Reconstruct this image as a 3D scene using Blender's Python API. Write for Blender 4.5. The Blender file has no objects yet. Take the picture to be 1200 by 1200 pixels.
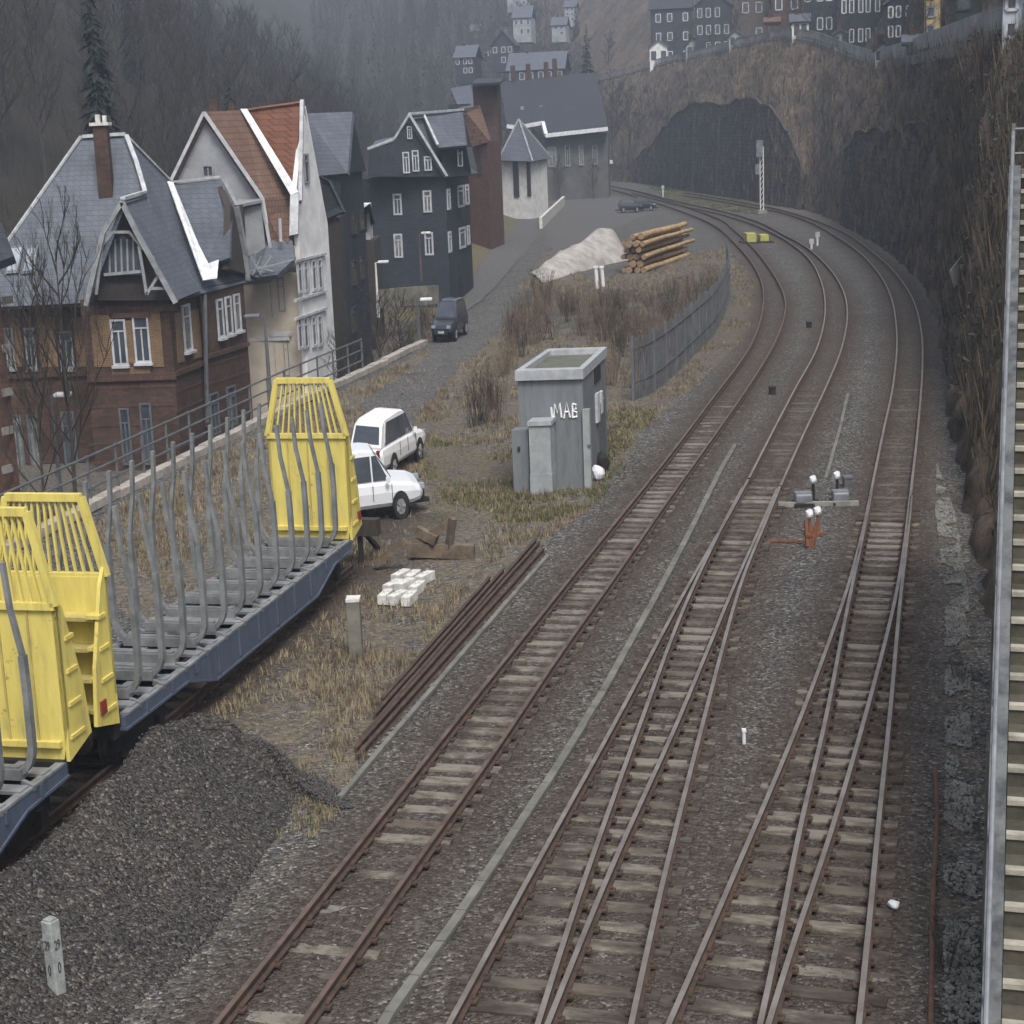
import bpy, bmesh, math, random
from mathutils import Vector, Matrix, noise
random.seed(7)
R = math.radians
sc = bpy.context.scene
col = sc.collection
# ------------------------------------------------------------------ camera
F, PITCH, ROLL, CAMZ = 2000.0, R(12.6), R(2.3), 10.0
_f = Vector((0, math.cos(PITCH), -math.sin(PITCH)))
_U = Vector((0, math.sin(PITCH), math.cos(PITCH)))
_X = Vector((1, 0, 0))
_r = _X * math.cos(ROLL) - _U * math.sin(ROLL)
_u = _U * math.cos(ROLL) + _X * math.sin(ROLL)
CAM = Vector((0, 0, CAMZ))
def ray(px, py): return _f + _r * ((px - 600) / F) - _u * ((py - 600) / F)
def P(px, py, z=0.0):
    d = ray(px, py); return CAM + d * ((z - CAMZ) / d.z)
def W(px, py, Y):
    d = ray(px, py); return CAM + d * (Y / d.y)
def Hit(px, py, p0, n):
    d = ray(px, py); return CAM + d * ((p0 - CAM).dot(n) / d.dot(n))
cd = bpy.data.cameras.new('camera'); cam = bpy.data.objects.new('camera', cd); col.objects.link(cam)
cd.lens = 36 * F / 1200; cd.sensor_width = 36; cd.clip_end = 4000; cd.clip_start = 0.1
cam.matrix_world = Matrix(((_r.x, _u.x, -_f.x, CAM.x), (_r.y, _u.y, -_f.y, CAM.y), (_r.z, _u.z, -_f.z, CAM.z), (0, 0, 0, 1)))
sc.camera = cam
# ------------------------------------------------------------------ materials
def nt(name):
    m = bpy.data.materials.new(name); m.use_nodes = True
    t = m.node_tree; b = t.nodes['Principled BSDF']
    return m, t, b
def N(t, k, **kw):
    n = t.nodes.new(k)
    for a, v in kw.items():
        if a in n.inputs.keys(): n.inputs[a].default_value = v
        else: setattr(n, a, v)
    return n
def L(t, a, b): t.links.new(a, b)
def c4(c): return (c[0], c[1], c[2], 1)
def ramp(t, src, stops):
    r = t.nodes.new('ShaderNodeValToRGB'); e = r.color_ramp.elements
    while len(e) < len(stops): e.new(0.5)
    for i, (p, c) in enumerate(stops): e[i].position = p; e[i].color = c4(c)
    L(t, src, r.inputs['Fac']); return r.outputs['Color']
def objco(t):
    return N(t, 'ShaderNodeTexCoord').outputs['Object']
def mat(name, c1, c2=None, scale=3.0, rough=0.8, bump=0.0, metal=0.0, bscale=None, stretch=None, spec=0.3, mid=(0.35, 0.65)):
    m, t, b = nt(name)
    b.inputs['Roughness'].default_value = rough; b.inputs['Metallic'].default_value = metal
    b.inputs['Specular IOR Level'].default_value = spec
    if c2 is None: c2 = tuple(x * 0.7 for x in c1)
    co = objco(t)
    if stretch:
        mp = N(t, 'ShaderNodeMapping'); mp.inputs['Scale'].default_value = stretch; L(t, co, mp.inputs['Vector']); co = mp.outputs['Vector']
    n1 = N(t, 'ShaderNodeTexNoise', Scale=scale, Detail=8.0, Roughness=0.65); L(t, co, n1.inputs['Vector'])
    cc = ramp(t, n1.outputs['Fac'], [(mid[0], c1), (mid[1], c2)])
    L(t, cc, b.inputs['Base Color'])
    if bump:
        n2 = N(t, 'ShaderNodeTexNoise', Scale=bscale or scale * 6, Detail=6.0); L(t, co, n2.inputs['Vector'])
        bp = N(t, 'ShaderNodeBump', Strength=bump, Distance=0.03); L(t, n2.outputs['Fac'], bp.inputs['Height']); L(t, bp.outputs['Normal'], b.inputs['Normal'])
    return m
def wallco(t):
    co = objco(t); s = N(t, 'ShaderNodeSeparateXYZ'); L(t, co, s.inputs[0])
    a = N(t, 'ShaderNodeMath', operation='ADD'); L(t, s.outputs[0], a.inputs[0]); L(t, s.outputs[1], a.inputs[1])
    c = N(t, 'ShaderNodeCombineXYZ'); L(t, a.outputs[0], c.inputs[0]); L(t, s.outputs[2], c.inputs[1]); return c.outputs[0], co
def brickmat(name, c1, c2, mortar, w=0.25, h=0.09, ms=0.012, stain=(0.55, 0.5, 0.45), rough=0.85, bump=0.3):
    m, t, b = nt(name); b.inputs['Roughness'].default_value = rough
    b.inputs['Specular IOR Level'].default_value = 0.25
    v, co = wallco(t)
    k = N(t, 'ShaderNodeTexBrick'); L(t, v, k.inputs['Vector'])
    k.inputs['Color1'].default_value = c4(c1); k.inputs['Color2'].default_value = c4(c2); k.inputs['Mortar'].default_value = c4(mortar)
    k.inputs['Scale'].default_value = 1; k.inputs['Brick Width'].default_value = w; k.inputs['Row Height'].default_value = h; k.inputs['Mortar Size'].default_value = ms
    n1 = N(t, 'ShaderNodeTexNoise', Scale=0.9, Detail=9.0, Roughness=0.7); L(t, co, n1.inputs['Vector'])
    s = ramp(t, n1.outputs['Fac'], [(0.35, (1, 1, 1)), (0.7, stain)])
    mx = N(t, 'ShaderNodeMix', data_type='RGBA', blend_type='MULTIPLY'); mx.inputs[0].default_value = 1
    L(t, k.outputs['Color'], mx.inputs[6]); L(t, s, mx.inputs[7]); L(t, mx.outputs[2], b.inputs['Base Color'])
    bp = N(t, 'ShaderNodeBump', Strength=bump, Distance=0.02); L(t, k.outputs['Fac'], bp.inputs['Height']); bp.invert = True; L(t, bp.outputs['Normal'], b.inputs['Normal'])
    return m
M = {}
M['rail_side'] = mat('rail_rust', (0.074, 0.047, 0.034), (0.036, 0.026, 0.020), 5, 0.9)
M['rail_top'] = mat('rail_worn_steel', (0.25, 0.225, 0.20), (0.15, 0.125, 0.105), 1.5, 0.42, metal=0.45)
M['rail_top_old'] = mat('rail_dull_top', (0.13, 0.095, 0.075), (0.07, 0.045, 0.035), 2, 0.6, metal=0.2)
def sleepermat(name, c1, c2, c3):
    m, t, b = nt(name); b.inputs['Roughness'].default_value = 0.92; b.inputs['Specular IOR Level'].default_value = 0.2
    co = objco(t); oi = N(t, 'ShaderNodeObjectInfo')
    cv = N(t, 'ShaderNodeCombineXYZ'); L(t, oi.outputs['Random'], cv.inputs[0]); L(t, oi.outputs['Random'], cv.inputs[1])
    sc_ = N(t, 'ShaderNodeVectorMath', operation='SCALE'); sc_.inputs['Scale'].default_value = 37.0; L(t, cv.outputs[0], sc_.inputs[0])
    ad = N(t, 'ShaderNodeVectorMath', operation='ADD'); L(t, co, ad.inputs[0]); L(t, sc_.outputs[0], ad.inputs[1])
    n = N(t, 'ShaderNodeTexNoise', Scale=4.5, Detail=8.0, Roughness=0.7); L(t, ad.outputs[0], n.inputs['Vector'])
    s = N(t, 'ShaderNodeSeparateXYZ'); L(t, co, s.inputs[0]); ab = N(t, 'ShaderNodeMath', operation='ABSOLUTE'); L(t, s.outputs[0], ab.inputs[0])
    ml = N(t, 'ShaderNodeMath', operation='MULTIPLY_ADD'); L(t, ab.outputs[0], ml.inputs[0]); ml.inputs[1].default_value = 0.30; L(t, n.outputs['Fac'], ml.inputs[2])
    m2 = N(t, 'ShaderNodeMath', operation='MULTIPLY_ADD'); L(t, oi.outputs['Random'], m2.inputs[0]); m2.inputs[1].default_value = 0.16; L(t, ml.outputs[0], m2.inputs[2])
    L(t, ramp(t, m2.outputs[0], [(0.53, c1), (0.68, c2), (0.84, c3)]), b.inputs['Base Color'])
    n2 = N(t, 'ShaderNodeTexNoise', Scale=30, Detail=5.0); L(t, co, n2.inputs['Vector']); bp = N(t, 'ShaderNodeBump', Strength=.5, Distance=.02); L(t, n2.outputs['Fac'], bp.inputs['Height']); L(t, bp.outputs['Normal'], b.inputs['Normal'])
    return m
M['sleeper'] = sleepermat('weathered_sleeper', (0.165, 0.148, 0.124), (0.082, 0.070, 0.057), (0.038, 0.031, 0.026))
M['sleeper_dark'] = sleepermat('dark_sleeper', (0.10, 0.084, 0.068), (0.056, 0.046, 0.037), (0.032, 0.026, 0.022))
M['concrete'] = mat('concrete', (0.27, 0.26, 0.235), (0.16, 0.155, 0.135), 2.2, 0.9, 0.3)
M['concrete_dark'] = mat('old_concrete', (0.17, 0.16, 0.135), (0.075, 0.075, 0.055), 1.6, 0.95, 0.4)
M['concrete_white'] = mat('pale_concrete', (0.62, 0.61, 0.58), (0.36, 0.35, 0.32), 5, 0.85, 0.2)
def grimy(name, c, grime, rust):
    m, t, b = nt(name); b.inputs['Roughness'].default_value = .6; b.inputs['Specular IOR Level'].default_value = .3; co = objco(t)
    mp = N(t, 'ShaderNodeMapping'); mp.inputs['Scale'].default_value = (5, 5, .7); L(t, co, mp.inputs['Vector'])
    n = N(t, 'ShaderNodeTexNoise', Scale=1.2, Detail=9.0, Roughness=.7); L(t, mp.outputs[0], n.inputs['Vector'])
    n2 = N(t, 'ShaderNodeTexNoise', Scale=2.3, Detail=12.0, Roughness=.78); L(t, co, n2.inputs['Vector'])
    c1 = ramp(t, n.outputs['Fac'], [(.36, c), (.56, tuple(x * .84 for x in c)), (.72, grime)])
    k = N(t, 'ShaderNodeMapRange'); k.inputs['From Min'].default_value = .61; k.inputs['From Max'].default_value = .67; L(t, n2.outputs['Fac'], k.inputs['Value'])
    mm = N(t, 'ShaderNodeMix', data_type='RGBA'); L(t, k.outputs[0], mm.inputs[0]); L(t, c1, mm.inputs[6]); mm.inputs[7].default_value = c4(rust); L(t, mm.outputs[2], b.inputs['Base Color'])
    return m
M['yellow'] = grimy('yellow_paint', (0.60, 0.50, 0.13), (0.30, 0.25, 0.11), (0.20, 0.12, 0.06))
M['hut'] = grimy('hut_grey_paint', (0.150, 0.162, 0.172), (0.085, 0.09, 0.085), (0.19, 0.195, 0.19))
M['yellow_dark'] = mat('yellow_paint_dirty', (0.46, 0.39, 0.13), (0.30, 0.25, 0.10), 2.5, 0.6, 0.05)
M['stake'] = mat('stake_steel', (0.215, 0.222, 0.222), (0.12, 0.125, 0.125), 3, 0.6, metal=0.2)
M['wagon_blue'] = grimy('wagon_blue_grey', (0.07, 0.088, 0.125), (0.045, 0.045, 0.05), (0.06, 0.04, 0.03))
M['deck'] = mat('wagon_deck', (0.25, 0.258, 0.265), (0.13, 0.134, 0.138), 3, 0.6, metal=0.2)
M['black'] = mat('underframe_black', (0.014, 0.013, 0.013), (0.024, 0.020, 0.018), 3, 0.85)
M['wheel'] = mat('wheel_steel', (0.05, 0.04, 0.035), (0.10, 0.09, 0.08), 4, 0.6, metal=0.4)
M['slate'] = brickmat('roof_slate', (0.105, 0.118, 0.145), (0.085, 0.095, 0.115), (0.055, 0.06, 0.07), 0.3, 0.22, 0.012, (0.72, 0.72, 0.74), 0.6)
M['slate_dark'] = brickmat('roof_slate_dark', (0.038, 0.042, 0.050), (0.030, 0.034, 0.041), (0.02, 0.023, 0.03), 0.3, 0.22, 0.012, (0.75, 0.75, 0.78), 0.6)
M['slate_wall'] = brickmat('wall_slate', (0.038, 0.044, 0.056), (0.028, 0.033, 0.043), (0.015, 0.017, 0.022), 0.22, 0.16, 0.01, (0.65, 0.65, 0.7), 0.7)
M['tile_brown'] = brickmat('roof_tile_brown', (0.165, 0.098, 0.068), (0.135, 0.082, 0.06), (0.07, 0.045, 0.035), 0.28, 0.3, 0.02, (0.65, 0.68, 0.7), 0.8)
M['tile_orange'] = brickmat('roof_tile_orange', (0.20, 0.090, 0.054), (0.165, 0.075, 0.047), (0.12, 0.05, 0.03), 0.28, 0.3, 0.02, (0.8, 0.8, 0.8), 0.8)
M['brick_red'] = brickmat('brick_red', (0.120, 0.056, 0.038), (0.080, 0.042, 0.030), (0.06, 0.045, 0.036), 0.22, 0.3, 0.03, (0.5, 0.5, 0.5))
M['brick_dark'] = brickmat('brick_dark', (0.100, 0.054, 0.037), (0.056, 0.036, 0.028), (0.06, 0.045, 0.036), 0.26, 0.13, 0.012, (0.42, 0.42, 0.42))
M['brick_tan'] = brickmat('brick_tan', (0.235, 0.155, 0.085), (0.19, 0.12, 0.068), (0.11, 0.08, 0.05), 0.25, 0.1, 0.012, (0.6, 0.6, 0.6))
M['stucco_grey'] = mat('stucco_grey', (0.26, 0.27, 0.28), (0.19, 0.195, 0.205), 1.5, 0.9, 0.1)
M['cream'] = mat('stucco_cream', (0.42, 0.37, 0.30), (0.33, 0.29, 0.24), 1.2, 0.9, 0.1)
M['white'] = mat('white_paint', (0.46, 0.47, 0.485), (0.27, 0.28, 0.29), 2, 0.7)
M['white_bright'] = mat('zinc_white', (0.66, 0.67, 0.69), (0.42, 0.43, 0.45), 3, 0.5)
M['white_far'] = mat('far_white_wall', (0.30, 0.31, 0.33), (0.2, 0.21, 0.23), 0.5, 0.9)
M['white_wall'] = mat('white_wall', (0.68, 0.67, 0.66), (0.50, 0.50, 0.50), 1.2, 0.85)
M['trim'] = mat('barge_board', (0.26, 0.27, 0.28), (0.15, 0.155, 0.16), 2, 0.8)
M['timber_dark'] = mat('dark_timber', (0.03, 0.025, 0.022), (0.05, 0.042, 0.036), 3, 0.85, stretch=(4, 4, 1))
M['glass'] = mat('window_glass', (0.03, 0.038, 0.05), (0.07, 0.08, 0.095), 0.6, 0.12, spec=0.6)
M['glass_curtain'] = mat('curtained_glass', (0.22, 0.22, 0.215), (0.06, 0.065, 0.07), 2.5, 0.15, spec=0.6)
M['glass_light'] = mat('skylight_glass', (0.26, 0.29, 0.34), (0.19, 0.21, 0.25), 0.8, 0.15, spec=0.6)
M['car_white'] = mat('car_white', (0.72, 0.72, 0.72), (0.66, 0.66, 0.66), 1.5, 0.25, spec=0.5)
M['car_silver'] = mat('car_silver', (0.60, 0.61, 0.63), (0.54, 0.55, 0.57), 1.5, 0.28, spec=0.5)
M['car_dark'] = mat('car_dark', (0.022, 0.024, 0.032), (0.03, 0.033, 0.042), 1.5, 0.22, spec=0.6)
M['tyre'] = mat('tyre', (0.015, 0.015, 0.015), (0.025, 0.025, 0.025), 5, 0.85)
M['rim'] = mat('rim', (0.42, 0.43, 0.44), (0.3, 0.3, 0.31), 6, 0.35, metal=0.6)
M['red'] = mat('red_lens', (0.22, 0.035, 0.025), (0.14, 0.03, 0.022), 4, 0.3)
M['hut_light'] = mat('cabinet_pale', (0.27, 0.29, 0.29), (0.19, 0.205, 0.205), 2.5, 0.8, 0.1)
M['hut_rim'] = mat('zinc_rim', (0.38, 0.39, 0.40), (0.25, 0.26, 0.27), 3, 0.6, metal=0.2)
M['hut_roof'] = mat('felt_roof', (0.115, 0.115, 0.095), (0.07, 0.075, 0.055), 2.5, 0.95, 0.3)
M['galv'] = mat('galvanised', (0.21, 0.22, 0.235), (0.12, 0.128, 0.138), 2.5, 0.55, metal=0.25)
M['galv_dark'] = mat('galvanised_dark', (0.13, 0.14, 0.145), (0.085, 0.09, 0.095), 2.5, 0.55, metal=0.3)
M['fence_blue'] = mat('fence_blue_grey', (0.11, 0.112, 0.118), (0.062, 0.062, 0.064), 2, 0.7)
M['bark'] = mat('bark', (0.060, 0.052, 0.045), (0.03, 0.026, 0.022), 3, 0.95)
M['twig'] = mat('twig_grey_brown', (0.040, 0.034, 0.027), (0.022, 0.019, 0.015), 2, 0.95)
M['twig_red'] = mat('twig_red_brown', (0.135, 0.090, 0.068), (0.075, 0.052, 0.042), 2, 0.95)
M['needle'] = mat('needles_dark', (0.010, 0.016, 0.014), (0.018, 0.026, 0.020), 2, 0.9)
M['straw'] = mat('dry_grass', (0.26, 0.215, 0.135), (0.14, 0.12, 0.075), 1.2, 0.95)
M['olive'] = mat('olive_grass', (0.115, 0.12, 0.045), (0.075, 0.078, 0.035), 1.2, 0.95)
M['ivy'] = mat('ivy_leaves', (0.032, 0.036, 0.024), (0.065, 0.058, 0.042), 2, 0.9)
M['stone_wall'] = brickmat('stone_wall', (0.090, 0.084, 0.076), (0.056, 0.053, 0.049), (0.028, 0.027, 0.026), 0.9, 0.5, 0.05, (0.38, 0.36, 0.33), 0.95)
M['rock_light'] = mat('pale_rubble', (0.21, 0.205, 0.19), (0.10, 0.098, 0.09), 3, 0.95)
M['stone_dark'] = mat('ballast_stone', (0.080, 0.077, 0.072), (0.034, 0.032, 0.030), 9, 0.95)
M['rust'] = mat('orange_rust', (0.22, 0.085, 0.04), (0.11, 0.05, 0.03), 6, 0.9)
M['timber'] = mat('peeled_timber', (0.42, 0.30, 0.15), (0.22, 0.14, 0.07), 3, 0.85, stretch=(1, 0.3, 1))
M['timber_end'] = mat('timber_end', (0.27, 0.18, 0.105), (0.17, 0.11, 0.065), 6, 0.85)
M['bark_brown'] = mat('log_bark', (0.12, 0.065, 0.038), (0.075, 0.042, 0.028), 4, 0.95)
M['sand'] = mat('pale_sand', (0.36, 0.34, 0.315), (0.20, 0.19, 0.18), 1.0, 0.95, 0.3)
M['sky_yellow'] = mat('faded_yellow', (0.42, 0.40, 0.10), (0.3, 0.28, 0.09), 3, 0.8)
M['ochre'] = mat('ochre_wall', (0.40, 0.32, 0.16), (0.3, 0.24, 0.13), 1, 0.9)
M['blue_pale'] = mat('pale_blue_wall', (0.35, 0.40, 0.44), (0.27, 0.31, 0.35), 1, 0.9)
M['wood_old'] = mat('old_wood', (0.155, 0.12, 0.085), (0.075, 0.058, 0.042), 4, 0.9, 0.3)
M['paint_white'] = mat('spray_white', (0.75, 0.75, 0.75), (0.6, 0.6, 0.6), 5, 0.8)
M['paint_black'] = mat('black_lettering', (0.03, 0.03, 0.03), (0.05, 0.05, 0.05), 5, 0.8)
M['heap'] = None
M['brick_orange'] = brickmat('brick_orange', (0.135, 0.062, 0.044), (0.10, 0.05, 0.038), (0.10, 0.07, 0.055), 0.4, 0.3, 0.03, (0.6, 0.6, 0.6))
M['brick_mauve'] = brickmat('brick_mauve', (0.105, 0.066, 0.056), (0.08, 0.054, 0.048), (0.09, 0.07, 0.06), 0.5, 0.4, 0.03, (0.6, 0.6, 0.6))
M['stucco_dim'] = mat('stucco_dim', (0.11, 0.11, 0.106), (0.065, 0.065, 0.063), 0.5, 0.9)
M['timber_brown'] = mat('timber_brown', (0.10, 0.08, 0.065), (0.06, 0.048, 0.04), 1, 0.9, stretch=(4, 4, 1))
M['timber_green'] = mat('timber_green', (0.03, 0.04, 0.036), (0.02, 0.025, 0.025), 1, 0.9, stretch=(4, 4, 1))
M['marker'] = mat('marker_concrete', (0.30, 0.31, 0.30), (0.17, 0.18, 0.175), 7, 0.9, 0.4)
M['coping_pale'] = mat('pale_coping', (0.36, 0.33, 0.29), (0.20, 0.18, 0.16), 2, 0.9, 0.3)
M['fence_grey'] = mat('fence_grey', (0.29, 0.29, 0.285), (0.15, 0.15, 0.15), 0.3, 0.7)
M['stair'] = mat('mossy_concrete', (0.082, 0.074, 0.055), (0.034, 0.035, 0.024), 1.8, 0.95, 0.4)
M['nosing'] = mat('worn_nosing', (0.33, 0.31, 0.26), (0.12, 0.115, 0.09), 2.2, 0.9, 0.3, mid=(0.4, 0.7))
M['stringer'] = mat('stringer_concrete', (0.105, 0.11, 0.112), (0.04, 0.043, 0.047), 2.2, 0.85, 0.4, mid=(0.42, 0.6))
M['rust_dark'] = mat('dark_rust', (0.11, 0.055, 0.035), (0.06, 0.035, 0.025), 5, 0.9)
M['rubble_dark'] = mat('overgrown_rubble', (0.10, 0.09, 0.07), (0.04, 0.038, 0.034), 1.6, 0.95, 0.8, bscale=5)
M['straw_dim'] = mat('pale_weeds', (0.17, 0.13, 0.085), (0.10, 0.08, 0.055), 0.5, 0.95)
# ballast/gravel materials
def gravel(name, cols, scale=14, patch=((0.82, 0.8, 0.78), (1.15, 1.1, 1.02)), attr=False):
    m, t, b = nt(name); b.inputs['Roughness'].default_value = 0.95; b.inputs['Specular IOR Level'].default_value = 0.15
    co = objco(t)
    v = N(t, 'ShaderNodeTexVoronoi', Scale=scale); L(t, co, v.inputs['Vector'])
    s = N(t, 'ShaderNodeSeparateColor'); L(t, v.outputs['Color'], s.inputs[0])
    base = ramp(t, s.outputs[0], [(0.0, cols[0]), (0.45, cols[1]), (0.86, cols[2]), (1.0, cols[3])])
    n = N(t, 'ShaderNodeTexNoise', Scale=0.35, Detail=9.0, Roughness=0.7); L(t, co, n.inputs['Vector'])
    pr = ramp(t, n.outputs['Fac'], [(0.35, patch[0]), (0.65, patch[1])])
    mx = N(t, 'ShaderNodeMix', data_type='RGBA', blend_type='MULTIPLY'); mx.inputs[0].default_value = 1
    L(t, base, mx.inputs[6]); L(t, pr, mx.inputs[7]); out = mx.outputs[2]
    bp = N(t, 'ShaderNodeBump', Strength=0.9, Distance=0.05); bp.invert = True
    L(t, v.outputs['Distance'], bp.inputs['Height']); L(t, bp.outputs['Normal'], b.inputs['Normal'])
    if attr:
        a = N(t, 'ShaderNodeAttribute', attribute_name='cover'); sa = N(t, 'ShaderNodeSeparateColor'); L(t, a.outputs['Color'], sa.inputs[0])
        nn = N(t, 'ShaderNodeTexNoise', Scale=1.6, Detail=10.0, Roughness=0.75); L(t, co, nn.inputs['Vector'])
        n3 = N(t, 'ShaderNodeTexNoise', Scale=5.5, Detail=8.0, Roughness=0.8); L(t, co, n3.inputs['Vector'])
        layers = [(0, [(0.34, (0.048, 0.040, 0.030)), (0.5, (0.13, 0.106, 0.074)), (0.66, (0.25, 0.205, 0.14))]),
                  (1, [(0.34, (0.045, 0.046, 0.028)), (0.5, (0.105, 0.095, 0.052)), (0.66, (0.19, 0.165, 0.10))]),
                  (2, [(0.36, (0.065, 0.062, 0.060)), (0.64, (0.14, 0.137, 0.135))])]
        for i, st in layers:
            c = ramp(t, n3.outputs['Fac'], st)
            # mask = smoothstep(attr + noise)
            ad = N(t, 'ShaderNodeMath', operation='ADD'); L(t, sa.outputs[i], ad.inputs[0]); L(t, nn.outputs['Fac'], ad.inputs[1])
            mr = N(t, 'ShaderNodeMapRange'); mr.inputs['From Min'].default_value = 0.88; mr.inputs['From Max'].default_value = 1.12; L(t, ad.outputs[0], mr.inputs['Value'])
            mm = N(t, 'ShaderNodeMix', data_type='RGBA'); L(t, mr.outputs[0], mm.inputs[0]); L(t, out, mm.inputs[6]); L(t, c, mm.inputs[7]); out = mm.outputs[2]
        a2 = N(t, 'ShaderNodeAttribute', attribute_name='stain'); s2 = N(t, 'ShaderNodeSeparateColor'); L(t, a2.outputs['Color'], s2.inputs[0])
        for i, c in ((0, (0.052, 0.036, 0.026)), (1, (0.034, 0.027, 0.021)), (2, (0.028, 0.024, 0.018))):
            ml = N(t, 'ShaderNodeMath', operation='MULTIPLY'); L(t, s2.outputs[i], ml.inputs[0]); ml.inputs[1].default_value = 0.9
            nv = N(t, 'ShaderNodeMapRange'); nv.inputs['From Min'].default_value = 0.15; nv.inputs['From Max'].default_value = 0.5; L(t, nn.outputs['Fac'], nv.inputs['Value'])
            m3 = N(t, 'ShaderNodeMath', operation='MULTIPLY'); L(t, ml.outputs[0], m3.inputs[0]); L(t, nv.outputs[0], m3.inputs[1])
            mm = N(t, 'ShaderNodeMix', data_type='RGBA'); L(t, m3.outputs[0], mm.inputs[0]); L(t, out, mm.inputs[6]); mm.inputs[7].default_value = c4(c); out = mm.outputs[2]
    L(t, out, b.inputs['Base Color'])
    return m
M['ground'] = gravel('ground_cover', [(0.022, 0.022, 0.022), (0.070, 0.070, 0.070), (0.128, 0.128, 0.127), (0.27, 0.265, 0.255)], 19, attr=True)
M['heap'] = gravel('heap_gravel', [(0.018, 0.017, 0.017), (0.042, 0.040, 0.040), (0.07, 0.066, 0.064), (0.17, 0.16, 0.15)], 26)
M['litter0'] = mat('leaf_litter', (0.070, 0.055, 0.040), (0.030, 0.025, 0.020), 0.25, 0.95, 0.5, bscale=2, mid=(0.35, 0.7))
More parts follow.
